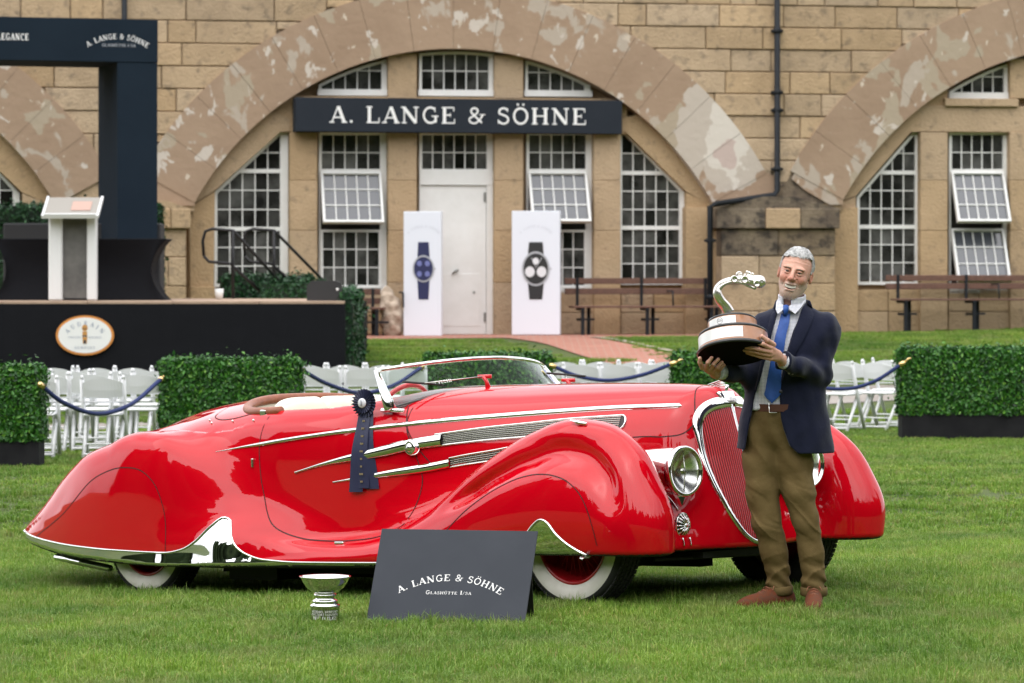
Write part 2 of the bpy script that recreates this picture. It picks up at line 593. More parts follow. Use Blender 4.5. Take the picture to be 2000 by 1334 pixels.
def scatter(name, pts, rots, scales, meshes, label, kind='stuff'):
    """one object: a geometry-nodes modifier sets patch meshes on the points"""
    me = bpy.data.meshes.new(name)
    me.from_pydata([tuple(p) for p in pts], [], [])
    a = me.attributes.new('rz', 'FLOAT', 'POINT'); a.data.foreach_set('value', np.asarray(rots, np.float32))
    a = me.attributes.new('sc', 'FLOAT', 'POINT'); a.data.foreach_set('value', np.asarray(scales, np.float32))
    o = bpy.data.objects.new(name, me); COL.objects.link(o)
    ng = bpy.data.node_groups.new(name+'_nodes', 'GeometryNodeTree')
    ng.interface.new_socket('Geometry', in_out='INPUT', socket_type='NodeSocketGeometry')
    ng.interface.new_socket('Geometry', in_out='OUTPUT', socket_type='NodeSocketGeometry')
    N, L = ng.nodes, ng.links
    gi, go = N.new('NodeGroupInput'), N.new('NodeGroupOutput')
    j = N.new('GeometryNodeGeometryToInstance')
    for m_ in meshes:
        # patch objects carry the mesh; the source is kept out of the scene
        po = bpy.data.objects.new(m_.name, m_)
        oi = N.new('GeometryNodeObjectInfo'); oi.inputs['Object'].default_value = po
        oi.inputs['As Instance'].default_value = True
        L.new(oi.outputs['Geometry'], j.inputs[0])
    ip = N.new('GeometryNodeInstanceOnPoints')
    gi2 = N.new('GeometryNodeJoinGeometry')
    for nd in [n for n in N if n.bl_idname == 'GeometryNodeObjectInfo']:
        L.new(nd.outputs['Geometry'], gi2.inputs[0])
    N.remove(j)
    L.new(gi.outputs[0], ip.inputs['Points']); L.new(gi2.outputs[0], ip.inputs['Instance'])
    ip.inputs['Pick Instance'].default_value = True
    ra = N.new('GeometryNodeInputNamedAttribute'); ra.data_type = 'FLOAT'; ra.inputs['Name'].default_value = 'rz'
    sa = N.new('GeometryNodeInputNamedAttribute'); sa.data_type = 'FLOAT'; sa.inputs['Name'].default_value = 'sc'
    cx = N.new('ShaderNodeCombineXYZ'); L.new(ra.outputs[0], cx.inputs['Z'])
    L.new(cx.outputs[0], ip.inputs['Rotation'])
    c2 = N.new('ShaderNodeCombineXYZ'); c2.inputs[0].default_value = 1; c2.inputs[1].default_value = 1
    L.new(sa.outputs[0], c2.inputs['Z']); L.new(c2.outputs[0], ip.inputs['Scale'])
    L.new(ip.outputs[0], go.inputs[0])
    md = o.modifiers.new('scatter', 'NODES'); md.node_group = ng
    tag(o, label, kind=kind)
    return o

NO_GRASS = []          # functions (x, y) -> True where no grass grows
def lawn(name, y0, y1, step, meshes, label, smin_=0.8, smax_=1.2, margin=0.6):
    P, R, S = [], [], []
    y = y0
    while y < y1:
        hw = y*0.1414 + margin
        x = -hw
        while x < hw:
            px, py = x+nrg.uniform(-.1, .1)*step, y+nrg.uniform(-.1, .1)*step
            if not any(f(px, py) for f in NO_GRASS):
                P.append((px, py, gz(px, py))); R.append(nrg.uniform(0, 6.283)); S.append(nrg.uniform(smin_, smax_))
            x += step
        y += step
    return scatter(name, P, R, S, meshes, label)

# ------------------------------------------------------------------ lettering: a small hand-drawn slab serif
def _arc(cx, cz, rx, rz, a0, a1, n=14):
    return [(cx+rx*math.cos(RAD(a0+(a1-a0)*i/n)), cz+rz*math.sin(RAD(a0+(a1-a0)*i/n))) for i in range(n+1)]
# strokes: (points, half width at start .. end); K thick, N thin, S serif
K, N_, S_ = .098, .042, .040
def _ser(x, z, w=.13): return ([(x-w, z), (x+w, z)], S_)
GLY = {
 'A': (.86, [([(.10,0),(.43,1)],N_),([(.44,.98),(.74,0)],K),([(.20,.32),(.62,.32)],N_),_ser(.11,.03,.12),_ser(.74,.03,.14),([(.36,.97),(.50,.97)],.03)]),
 'B': (.80, [([(.20,0),(.20,1)],K),(_arc(.42,.75,.20,.22,90,-90),.06),(_arc(.42,.27,.25,.24,90,-90),.065),([(.06,.97),(.42,.97)],S_),([(.06,.03),(.42,.03)],S_),([(.2,.52),(.42,.52)],N_)]),
 'C': (.82, [(_arc(.46,.5,.34,.47,50,310,20),.062),([(.68,.98),(.68,.70)],.03)]),
 'D': (.88, [([(.20,0),(.20,1)],K),(_arc(.38,.5,.38,.47,90,-90,18),.062),([(.06,.97),(.40,.97)],S_),([(.06,.03),(.40,.03)],S_)]),
 'E': (.80, [([(.20,0),(.20,1)],K),([(.06,.97),(.68,.97)],S_),([(.06,.03),(.72,.03)],S_),([(.20,.52),(.50,.52)],N_),([(.67,.98),(.67,.74)],.03),([(.71,.02),(.71,.28)],.03),([(.50,.40),(.50,.64)],.026)]),
 'F': (.76, [([(.20,0),(.20,1)],K),([(.06,.97),(.68,.97)],S_),_ser(.20,.03,.15),([(.20,.52),(.50,.52)],N_),([(.67,.98),(.67,.72)],.03),([(.50,.40),(.50,.64)],.026)]),
 'G': (.90, [(_arc(.46,.5,.34,.47,50,325,20),.062),([(.68,.98),(.68,.70)],.03),([(.72,.05),(.72,.42)],.07),([(.52,.44),(.86,.44)],S_)]),
 'H': (.98, [([(.20,0),(.20,1)],K),([(.76,0),(.76,1)],K),([(.2,.51),(.76,.51)],N_),_ser(.2,.03,.15),_ser(.76,.03,.15),_ser(.2,.97,.15),_ser(.76,.97,.15)]),
 'I': (.42, [([(.20,0),(.20,1)],K),_ser(.2,.03,.15),_ser(.2,.97,.15)]),
 'K': (.90, [([(.20,0),(.20,1)],K),([(.24,.42),(.70,.97)],N_),([(.38,.55),(.74,.03)],K),_ser(.2,.03,.15),_ser(.2,.97,.15),_ser(.70,.97,.12),_ser(.76,.03,.12)]),
 'L': (.78, [([(.20,0),(.20,1)],K),_ser(.2,.97,.15),([(.06,.03),(.70,.03)],S_),([(.69,.02),(.69,.32)],.03)]),
 'N': (.98, [([(.18,0),(.18,1)],N_),([(.16,.97),(.76,.03)],K),([(.78,0),(.78,1)],N_),_ser(.18,.03,.12),([(.02,.97),(.24,.97)],S_),_ser(.78,.97,.13)]),
 'O': (.90, [(_arc(.45,.5,.34,.47,90,270,14),.066),(_arc(.45,.5,.34,.47,-90,90,14),.066)]),
 'P': (.78, [([(.20,0),(.20,1)],K),(_arc(.42,.72,.23,.25,90,-90),.06),([(.06,.97),(.42,.97)],S_),_ser(.2,.03,.15),([(.2,.47),(.42,.47)],N_)]),
 'R': (.88, [([(.20,0),(.20,1)],K),(_arc(.42,.75,.20,.22,90,-90),.06),([(.06,.97),(.42,.97)],S_),_ser(.2,.03,.15),([(.2,.52),(.42,.52)],N_),([(.42,.50),(.70,.03)],.07),_ser(.76,.03,.09)]),
 'S': (.72, [(_arc(.36,.73,.22,.24,30,200,12)+_arc(.36,.27,.25,.25,100,-160,14)[2:],.058),([(.57,.98),(.57,.74)],.028),([(.10,.02),(.10,.28)],.028)]),
 'T': (.82, [([(.41,0),(.41,1)],K),([(.08,.97),(.74,.97)],S_),_ser(.41,.03,.15),([(.09,.98),(.09,.72)],.03),([(.73,.98),(.73,.72)],.03)]),
 'U': (.94, [([(.22,1),(.22,.32)],K),(_arc(.47,.32,.25,.29,180,360,14),.05),([(.72,1),(.72,.30)],N_),_ser(.22,.97,.15),_ser(.72,.97,.12)]),
 'W': (1.2, [([(.10,.97),(.38,.03)],K),([(.38,.03),(.60,.97)],N_),([(.60,.97),(.84,.03)],K),([(.84,.03),(1.08,.97)],N_),_ser(.12,.97,.12),_ser(1.08,.97,.1)]),
 '&': (.92, [([(.74,.06),(.22,.66)]+_arc(.36,.78,.17,.18,200,-40,12),.055),([(.50,.66),(.22,.40)]+_arc(.34,.24,.24,.21,140,300,10)+[(.62,.22),(.80,.56)],.05),([(.62,.56),(.92,.56)],.03)]),
 '.': (.30, [([(.09,.08),(.21,.08)],.075)]),
 '/': (.46, [([(.06,-.05),(.40,.85)],.03)]),
 ' ': (.42, []),
}
GLY['Ö'] = (GLY['O'][0], GLY['O'][1]+[([(.26,1.20),(.36,1.20)],.07),([(.54,1.20),(.64,1.20)],.07)])
GLY['Ü'] = (GLY['U'][0], GLY['U'][1]+[([(.30,1.20),(.40,1.20)],.065),([(.56,1.20),(.66,1.20)],.065)])

def lettering(text, height, M, arc=None, track=.06, name='lettering', m=None, parent=None, lift=.0012, small=(), widen=1.0, fold=None, each=False):
    """flat letters in the (x, z) plane of M, centred on x = 0; arc = radius of the baseline; -y faces the reader"""
    total = sum(GLY[c][0]*(.72 if i in small else 1)*widen+track for i, c in enumerate(text))-track
    mb = MB(); x = -total/2; d = 0
    for i, c in enumerate(text):
        w, st = GLY[c]; sc = .72 if i in small else 1
        for pts, hw in st:
            d = (d+1) % 9
            P = np.array(pts, float)*[widen*sc, sc]
            T = np.gradient(P, axis=0); T /= (np.linalg.norm(T, axis=1, keepdims=True)+1e-9)
            Nn = np.stack([-T[:, 1], T[:, 0]], 1)
            L_, R_ = P+Nn*hw*sc, P-Nn*hw*sc
            A = np.stack([L_, R_], 1)
            out = np.zeros((len(P), 2, 3))
            for a in range(len(P)):
                for b in range(2):
                    gx, gz_ = A[a, b]
                    if arc:
                        ww = w*widen*sc
                        th = (x+ww/2)*height/arc
                        lx, lz = (gx-ww/2)*height, gz_*height
                        X = math.sin(th)*(arc+lz)+math.cos(th)*lx
                        Z = math.cos(th)*(arc+lz)-math.sin(th)*lx-arc
                    else:
                        X, Z = (x+gx)*height, gz_*height
                    y = -lift-d*.00012
                    if fold:
                        X, y = (fold+lift+d*.00012)*math.sin(X/fold), -(fold+lift+d*.00012)*math.cos(X/fold)
                    out[a, b] = M @ Vector((X, y, Z))
            mb.grid(out, smooth=False)
        x += w*widen*sc+track
        if each and mb.v:
            mb.build('letter', m, parent); mb = MB()
    if each: return None
    return mb.build(name, m, parent)

# ================================================================== the stone building
YAW = RAD(10)
W0 = at(890, 655, 54.4)
BLD = empty('stone_building', W0, (0, 0, YAW))
tag(BLD, 'long sandstone building with wide arches of flaking plaster and white paned windows', 'building')
_ea = Vector((math.cos(YAW), math.sin(YAW), 0)); _eb = Vector((-math.sin(YAW), math.cos(YAW), 0))
def wp(px, py, y=0.0):
    """photo pixel -> (x, z) on the building's plane at depth y"""
    d = Vector(((px-1000)/FPX, 1, -(py-YHOR)/FPX))
    p0 = W0+_eb*y
    t = (p0-Vector((0, 0, CAMH))).dot(_eb)/d.dot(_eb)
    p = Vector((0, 0, CAMH))+d*t-W0
    return (p.dot(_ea), p.z)
def wps(y, *pts): return [wp(a, b, y) for a, b in pts]

def stone_mat(name, c, c2, stain, per=.16, sc=2.2, thr=.52):
    return mat(name, c, .85, noise=(sc, c2, .9, 8), noise2=(7.0, stain, .9, thr-.02, .16), per_object=per, bump=(26, .9, .02), world=True, spec=.2)
M_ASH = stone_mat('ashlar', (.455, .335, .215), (.375, .275, .175), (.25, .19, .13), .13, 2.6, .57)
M_LIME = stone_mat('dressed_stone', (.46, .33, .205), (.39, .28, .17), (.27, .20, .13), .05, 1.2, .60)
M_SOOT = stone_mat('sooty_stone', (.12, .093, .070), (.26, .205, .14), (.05, .042, .037), .1, 1.7)
M_JOINT = mat('mortar', (.235, .18, .125), .95, noise=(6, (.13, .10, .07), 1), world=True)
def plaster():
    m = mat('plaster', (.35, .25, .175), .85, noise=(.9, (.30, .21, .145), .9, 5), bump=(9, .35, .03), world=True, spec=.2)
    nt = m.node_tree; b = nt.nodes['Principled BSDF']
    src = b.inputs['Base Color'].links[0].from_socket
    g = nt.nodes.new('ShaderNodeNewGeometry')
    def patch(scale, thr, seedv, col, last, wdt=.012, det=4):
        mp = nt.nodes.new('ShaderNodeMapping'); mp.inputs['Location'].default_value = seedv
        mp.inputs['Scale'].default_value = (1, 1, .72)
        nt.links.new(g.outputs['Position'], mp.inputs['Vector'])
        n = nt.nodes.new('ShaderNodeTexNoise'); n.inputs['Scale'].default_value = scale; n.inputs['Detail'].default_value = det; n.inputs['Roughness'].default_value = .55
        n.inputs['Distortion'].default_value = .4
        nt.links.new(mp.outputs[0], n.inputs['Vector'])
        r = nt.nodes.new('ShaderNodeMapRange'); r.inputs['From Min'].default_value = thr; r.inputs['From Max'].default_value = thr+wdt
        nt.links.new(n.outputs[0], r.inputs[0])
        mx = nt.nodes.new('ShaderNodeMixRGB'); mx.inputs['Color2'].default_value = (*col, 1)
        nt.links.new(last, mx.inputs['Color1']); nt.links.new(r.outputs[0], mx.inputs['Fac'])
        return mx.outputs[0]
    last = patch(1.1, .575, (3, 1, 2), (.38, .315, .235), src)
    last = patch(1.9, .595, (11, 5, 2), (.42, .355, .29), last, .03)
    last = patch(3.2, .62, (1, 9, 4), (.54, .48, .42), last, .03)
    last = patch(6.5, .665, (7, 2, 8), (.55, .47, .38), last, .03)
    # worn-bare area low on the right haunch of the middle arch
    for cx, cz, rx, rz, col, sd in ((.0, .0, .62, 1.0, (.48, .42, .36), 2.2), (.12, -.05, .34, .62, (.60, .55, .49), 3.1), (.1, -.3, .16, .22, (.50, .40, .36), 5.0)):
        pw = W0+_ea*wp(1405, 262)[0]+Vector((0, 0, wp(1405, 262)[1]))
        mp = nt.nodes.new('ShaderNodeMapping'); mp.vector_type = 'POINT'
        mp.inputs['Location'].default_value = (-(pw.x+cx)/rx, 0, -(pw.z+cz)/rz); mp.inputs['Scale'].default_value = (1/rx, 0, 1/rz)
        nt.links.new(g.outputs['Position'], mp.inputs['Vector'])
        ln = nt.nodes.new('ShaderNodeVectorMath'); ln.operation = 'LENGTH'; nt.links.new(mp.outputs[0], ln.inputs[0])
        nn = nt.nodes.new('ShaderNodeTexNoise'); nn.inputs['Scale'].default_value = sd; nn.inputs['Detail'].default_value = 6
        nt.links.new(g.outputs['Position'], nn.inputs['Vector'])
        ad = nt.nodes.new('ShaderNodeMath'); ad.operation = 'MULTIPLY_ADD'; ad.inputs[1].default_value = 2.2; nt.links.new(nn.outputs[0], ad.inputs[0]); nt.links.new(ln.outputs['Value'], ad.inputs[2])
        r = nt.nodes.new('ShaderNodeMapRange'); r.inputs['From Min'].default_value = 2.12; r.inputs['From Max'].default_value = 2.06
        nt.links.new(ad.outputs[0], r.inputs[0])
        mx = nt.nodes.new('ShaderNodeMixRGB'); mx.inputs['Color2'].default_value = (*col, 1)
        nt.links.new(last, mx.inputs['Color1']); nt.links.new(r.outputs[0], mx.inputs['Fac'])
        last = mx.outputs[0]
    nt.links.new(last, b.inputs['Base Color'])
    return m
M_PLAST = plaster()
M_WHITE = mat('white_gloss_paint', (.78, .78, .77), .45, noise=(6, (.70, .70, .68), .5), world=True)
M_PANE = mat('window_pane', (.016, .016, .015), .05, spec=.9, noise=(1.9, (.10, .10, .095), .9), per_object=.75, world=True)  # grey mottle and per-pane tone paint uneven reflections into the glass colour
M_PANE2 = mat('sky_toned_pane', (.075, .082, .095), .08, spec=1.0, noise=(.8, (.08, .085, .10), .9), world=True)  # tilted sashes: paler blue-grey base colour carries the reflected sky
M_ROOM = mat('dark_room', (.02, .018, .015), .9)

ARCH = [(885, 670, 575, 690), (2150, 660, 572, 684), (-395, 680, 576, 692)]
def arc_pts(i, which, a0, a1, n, y=0.0):
    cx, cy, ri, ro = ARCH[i]; R = ri if which == 'in' else ro
    if isinstance(which, (int, float)): R = which
    return [wp(cx+R*math.cos(RAD(a)), cy-R*math.sin(RAD(a)), y) for a in np.linspace(a0, a1, n)]
def circ(i, which):
    """circle in wall coordinates"""
    cx, cy, ri, ro = ARCH[i]; R = ri if which == 'in' else ro
    c = wp(cx, cy); e = wp(cx+R, cy); w = wp(cx-R, cy)
    return (.5*(e[0]+w[0]), c[1], .5*(e[0]-w[0]))

# backing wall with recess; joints show it between the stones
z_top = wp(890, -40)[1]
xl, xr = wp(-160, 500)[0]-9, wp(2180, 500)[0]+6
x_in0, x_in1 = wp(-40, 200)[0], wp(2040, 200)[0]
FAR_ST = MB()
# courses of ashlar
CP_ = [np.array(arc_pts(i, 'out', 0, 180, 181)) for i in range(3)]
def cut_interval(z, inset=0.0):
    """x-intervals of wall outside the arches at height z"""
    blocked = []
    for q in CP_:
        R_, L_ = q[:91], q[90:][::-1]
        if z < q[:, 1].max()-1e-3:
            blocked.append((float(np.interp(z, L_[:, 1], L_[:, 0]))+inset, float(np.interp(z, R_[:, 1], R_[:, 0]))-inset))
    blocked = [b for b in blocked if b[1] > b[0]]
    blocked.sort()
    out, x = [], xl
    for a, b in blocked:
        if a > x: out.append((x, a))
        x = max(x, b)
    if x < xr: out.append((x, xr))
    return out
wall_b = MB()
zs = np.arange(-.75, z_top+.2, .12)
for z in zs:
    for a, b in cut_interval(z+.06, .35):
        wall_b.box((a, .045, z), (b, .44, z+.12))
wb = wall_b.build('wall', M_JOINT, BLD)
wb['kind'] = 'stuff'
r4 = random.Random(41)
cH = .338
z = wp(890, 398)[1]-.338
row = 0
soot_c = wp(1535, 385)
while z < z_top:
    x = xl-r4.uniform(0, .8)
    while x < xr:
        L = r4.choice([.45, .6, .75, .9, 1.05, 1.25])*r4.uniform(.9, 1.1)
        x0, x1 = x+.006, x+L-.006
        z0, z1 = z+.006, z+cH-.006
        lv = np.linspace(z0, z1, 4)
        segs = None
        for zz in lv:
            iv = [(max(a+.0, x0), min(b, x1)) for a, b in cut_interval(zz)]
            iv = [q for q in iv if q[1]-q[0] > .03]
            q = iv[0] if iv else None
            segs = (segs or [])+[q]
        good = [(zz, q) for zz, q in zip(lv, segs) if q]
        if len(good) >= 2:
            poly = [(q[1], zz) for zz, q in good]+[(q[0], zz) for zz, q in good[::-1]]
            fy = r4.uniform(-.018, .018)
            mb = MB()
            cx_ = sum(p[0] for p in poly)/len(poly); cz_ = sum(p[1] for p in poly)/len(poly)
            # chamfered face
            inner = [(p[0]+(cx_-p[0])/max(abs(cx_-p[0]), .05)*.014, p[1]+(cz_-p[1])/max(abs(cz_-p[1]), .05)*.012) for p in poly]
            n = len(poly)
            v = [(p[0], .06, p[1]) for p in poly]+[(p[0], fy+.014, p[1]) for p in poly]+[(p[0], fy, p[1]) for p in inner]
            f = []
            for k in range(2):
                for i in range(n): f.append((k*n+i, k*n+(i+1) % n, (k+1)*n+(i+1) % n, (k+1)*n+i))
            f.append(tuple(2*n+i for i in range(n)))
            if poly[0][0] < x_in0 or min(p[0] for p in poly) > x_in1:
                FAR_ST.add(v, f); x += L; continue
            mb.add(v, f)
            ds = math.hypot((cx_-soot_c[0])/1.1, (cz_-soot_c[1])/.75)
            o = mb.build('stone', M_SOOT if ds < .5 else M_ASH, BLD)
        x += L
    z += cH
    row += 1
FAR_ST.build('outlying_stones', M_ASH, BLD)['kind'] = 'stuff'

slab0 = lambda poly, m: MB().prism(poly, .012, .40).build('haunch_stone', m, BLD)
slab0(wps(.0, (1385, 412), (1385, 398), (1492, 338), (1553, 338), (1645, 398), (1645, 412)), M_ASH)
MB().prism(wps(.0, (1455, 398), (1490, 352), (1515, 332), (1560, 336), (1590, 360), (1612, 398)), .006, .30).build('haunch_stone', M_SOOT, BLD)
slab0(wps(.0, (95, 412), (95, 398), (200, 338), (290, 338), (380, 402), (380, 412)), M_ASH)
# arch rings in long segments
def ring(i, a0, a1, n):
    for k in range(n):
        b0 = a0+(a1-a0)*k/n+.03; b1 = a0+(a1-a0)*(k+1)/n-.03
        po = arc_pts(i, ARCH[i][3]+5, b0, b1, 7); pi = arc_pts(i, ARCH[i][2], b0, b1, 7)
        poly = po+pi[::-1]
        fy = -.035+r4.uniform(-.004, .004)
        MB().prism(poly, fy, .50).build('arch_segment', M_PLAST, BLD)
def backing(i, a0, a1):
    po = arc_pts(i, ARCH[i][3]-6, a0, a1, 50); pi = arc_pts(i, ARCH[i][2]+6, a0, a1, 50)
    for k in range(49):
        MBK.prism([po[k], po[k+1], pi[k+1], pi[k]], .0, .30)
MBK = MB()
backing(0, 28.7, 151.3); backing(1, 28.7, 151.6); backing(2, 29.2, 150.8)
MBK.build('arch_joints', M_JOINT, BLD)['kind'] = 'stuff'
for _pl in (((1394, 400), (1394, 388), (1486, 334), (1514, 345), (1512, 388), (1422, 401)), ((1646, 400), (1620, 400), (1572, 372), (1546, 350), (1554, 332), (1646, 388)), ((380, 402), (380, 390), (289, 334), (262, 350), (262, 400))):
    MB().prism(wps(.0, *_pl), -.026, .30).build('arch_foot', M_PLAST, BLD)
ring(0, 28.5, 151.5, 16)
ring(1, 28.5, 151.8, 16)
ring(2, 29, 151, 16)

# inner wall of each arch: dressed stone around the windows
def slab(name, poly, y0, y1, m): return MB().prism(poly, y0, y1).build(name, m, BLD)
def recess(i, a0, a1, xmin, xmax):
    top = arc_pts(i, ARCH[i][2]+3, a0, a1, 40, .42)
    top = [p for p in top]
    zb = -.75
    poly = [(top[0][0], zb)]+top+[(top[-1][0], zb)]
    slab('inner_wall', poly, .44, .55, M_LIME)
recess(0, 3, 177, 0, 0)
recess(1, 3, 178, 0, 0)
recess(2, 2, 178, 0, 0)

def clip_poly(poly, x0, x1, z0, z1):
    def cl(P, f, inter):
        out = []
        for i in range(len(P)):
            a, b = P[i], P[(i+1) % len(P)]
            fa, fb = f(a), f(b)
            if fa >= 0: out.append(a)
            if (fa >= 0) != (fb >= 0):
                t = fa/(fa-fb); out.append((a[0]+(b[0]-a[0])*t, a[1]+(b[1]-a[1])*t))
        return out
    P = list(poly)
    for f in (lambda p: p[0]-x0, lambda p: x1-p[0], lambda p: p[1]-z0, lambda p: z1-p[1]):
        if len(P) < 3: return []
        P = cl(P, f, None)
    return P

def area(P):
    return abs(sum(P[i][0]*P[(i+1) % len(P)][1]-P[(i+1) % len(P)][0]*P[i][1] for i in range(len(P))))/2

def paned(name, poly, nx, rows, y, parent, m_pane=None, M=None, fw=.045, rails=(), bar=.016, fside=None):
    """a window: white frame round a convex outline, glazing bars, one pane per cell. rows: list of z-levels (bar positions) incl. ends; rails: indices of heavy bars"""
    M = M or Matrix()
    m_pane = m_pane or M_PANE
    fr = MB()
    n = len(poly)
    cx_ = sum(p[0] for p in poly)/n; cz_ = sum(p[1] for p in poly)/n
    s = 1 if sum(poly[i][0]*poly[(i+1) % n][1]-poly[(i+1) % n][0]*poly[i][1] for i in range(n)) > 0 else -1
    P = poly if s > 0 else poly[::-1]
    # inner outline by mitred offset
    inn = []
    for i in range(n):
        a, b, c = Vector(P[i-1]), Vector(P[i]), Vector(P[(i+1) % n])
        e1, e2 = (b-a).normalized(), (c-b).normalized()
        n1, n2 = Vector((-e1.y, e1.x)), Vector((-e2.y, e2.x))
        w1 = w2 = fw
        if fside:
            if abs(n1.x+1) < .05: w1 = fside
            if abs(n2.x+1) < .05: w2 = fside
        det = n1.x*n2.y-n1.y*n2.x
        if abs(det) < 1e-4: q = b+n1*w1
        else:
            k1, k2 = n1.dot(b)+w1, n2.dot(b)+w2
            q = Vector(((k1*n2.y-n1.y*k2)/det, (n1.x*k2-k1*n2.x)/det))
        inn.append((q.x, q.y))
    for i in range(n):
        j = (i+1) % n
        q = [P[i], P[j], inn[j], inn[i]]
        fr.prism(q[::-1], y-.05, y+.03, M)
    zlo, zhi = rows[0], rows[-1]
    x0, x1 = min(p[0] for p in inn), max(p[0] for p in inn)
    for k, zz in enumerate(rows[1:-1], 1):
        hb = .03 if k in rails else bar/2
        q = clip_poly(inn, -99, 99, zz-hb, zz+hb)
        if len(q) > 2: fr.prism(q, y-(.035 if k in rails else .015), y+.012, M)
    for k in range(1, nx):
        xx = x0+(x1-x0)*k/nx
        q = clip_poly(inn, xx-bar/2, xx+bar/2, -99, 99)
        if len(q) > 2: fr.prism(q, y-.013, y+.010, M)
    fr_o = fr.build(name, M_WHITE, parent)
    for i in range(nx):
        xa, xb = x0+(x1-x0)*i/nx, x0+(x1-x0)*(i+1)/nx
        for k in range(len(rows)-1):
            q = clip_poly(inn, xa, xb, rows[k], rows[k+1])
            if len(q) < 3 or area(q) < .0025: continue
            tx, tz = r4.uniform(-.006, .006), r4.uniform(-.006, .006)
            cxx, czz = (xa+xb)/2, (rows[k]+rows[k+1])/2
            v = [(p[0], y+.004+tx*(p[0]-cxx)+tz*(p[1]-czz), p[1]) for p in q]
            v = [tuple(M @ Vector(p)) for p in v]
            MB().add(v, [tuple(range(len(v)))[::-1] if s else tuple(range(len(v)))]).build('pane', m_pane, fr_o)
    return fr_o

YW = .36
def levels(y_pix, px): return [wp(px, a, YW)[1] for a in y_pix]
def lv(px, ys): return sorted(levels(ys, px))
def rect(xa, xb, ya, yb): return wps(YW, (xa, yb), (xb, yb), (xb, ya), (xa, ya))
def subdiv(a, b, n): return [a+(b-a)*k/n for k in range(n+1)]
# --- middle arch
# sloping side window, left
pA = wps(YW, (418, 560), (562, 560), (562, 258), (545, 258), (418, 376))
rowsA = lv(490, subdiv(556, 447, 3)+subdiv(447, 334, 3)[1:]+subdiv(334, 262, 2)[1:])
paned('window', pA, 5, rowsA, YW, BLD, rails=(3, 6), fside=.12)
pE = wps(YW, (1208, 556), (1338, 556), (1338, 378), (1222, 258), (1208, 258))
rowsE = lv(1270, subdiv(550, 445, 3)+subdiv(445, 338, 3)[1:]+subdiv(338, 262, 2)[1:])
paned('window', pE, 5, rowsE, YW, BLD, rails=(3, 6), fside=.10)
def tall(xa, xb, tilt_deg, low_tilt=0):
    f = paned('window', rect(xa, xb, 258, 336), 5, lv(xa+60, [334, 298, 262]), YW, BLD, fside=.12)
    # surround of the lower sashes
    fr = MB()
    a = rect(xa, xb, 336, 566)
    x0, z0 = a[0]; x1, z1 = a[2]
    fr.box((x1-.12, YW-.05, z0), (x1, YW+.03, z1)).box((x0, YW-.05, z0), (x0+.03, YW+.03, z1)).box((x0, YW-.06, z0-.0), (x1, YW+.03, z0+.07)).box((x0, YW-.049, z1-.05), (x1, YW+.029, z1-.0))
    fr.box((x0-.03, YW-.16, z0-.05), (x1+.03, YW+.02, z0-.002))
    o = fr.build('window_frame', M_WHITE, BLD)
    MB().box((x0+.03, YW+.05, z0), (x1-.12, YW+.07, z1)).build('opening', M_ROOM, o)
    for (ya, yb, tl) in ((338, 446, tilt_deg), (449, 562, low_tilt)):
        b = rect(xa+3, xb-14, ya, yb)
        zt = b[2][1]; xm = (b[0][0]+b[2][0])/2
        M = Matrix.Translation((xm, YW-.03, zt)) @ Matrix.Rotation(RAD(-tl), 4, 'X')
        h = zt-b[0][1]; w = (b[2][0]-b[0][0])/2
        poly = [(-w, -h), (w, -h), (w, 0), (-w, 0)]
        paned('sash', poly, 5, subdiv(-h+.03, -.02, 3), 0, BLD, m_pane=M_PANE2 if tl > 3 else M_PANE, M=M, fw=.035)
tall(622, 757, 24, 2)
tall(1027, 1158, 26, 0)
paned('window', rect(818, 965, 258, 336), 6, lv(880, [332, 298, 262]), YW, BLD, fside=.12)
# arched top lights
def toplight(xa, xb, yb, arch_i, nx, ys):
    cx, cy, ri, ro = ARCH[arch_i]
    xs = np.linspace(xa, xb, 7)
    top = [(x, cy-math.sqrt(max((ri-6)**2-(x-cx)**2, 0))) for x in xs]
    top = [(x, min(y, yb-3)) for x, y in top]
    P = wps(YW-.02, (xa, yb), (xb, yb), *top[::-1])
    paned('window', P, nx, lv((xa+xb)/2, ys), YW-.02, BLD, fside=.09, fw=.04, bar=.015)
    MB().box((P[0][0]-.02, YW-.12, P[0][1]-.02), (P[1][0]+.02, YW, P[0][1]+.075)).build('window_sill', M_WHITE, BLD)
toplight(622, 756, 184, 0, 5, [180, 138, 100])
toplight(818, 965, 185, 0, 6, [180, 139, 100])
toplight(1025, 1152, 186, 0, 5, [182, 142, 100])
toplight(1853, 1970, 190, 1, 5, [186, 150, 110])
# columns and bands of dressed stone
YC = .14
def block(name, xa, xb, ya, yb, y0=YC, m=None, y1=.47): 
    (x0, z0), (x1, z1) = wp(xa, yb, y0), wp(xb, ya, y0)
    return MB().box((x0, y0, z0), (x1, y1, z1), bev=.008).build(name, m or M_LIME, BLD)
for xa, xb in ((566, 620), (758, 814), (966, 1022), (1160, 1212)):
    ys = [258, 352, 450, 552, 655]
    for a, b in zip(ys[:-1], ys[1:]):
        block('column_stone', xa, xb, a+.6, b)
for xa, xb in ((758, 814), (966, 1022)):
    block('column_stone', xa, xb, 104 if xa < 900 else 108, 192, YC+.02)
block('lintel', 480, 1225, 193, 257, YC+.03)
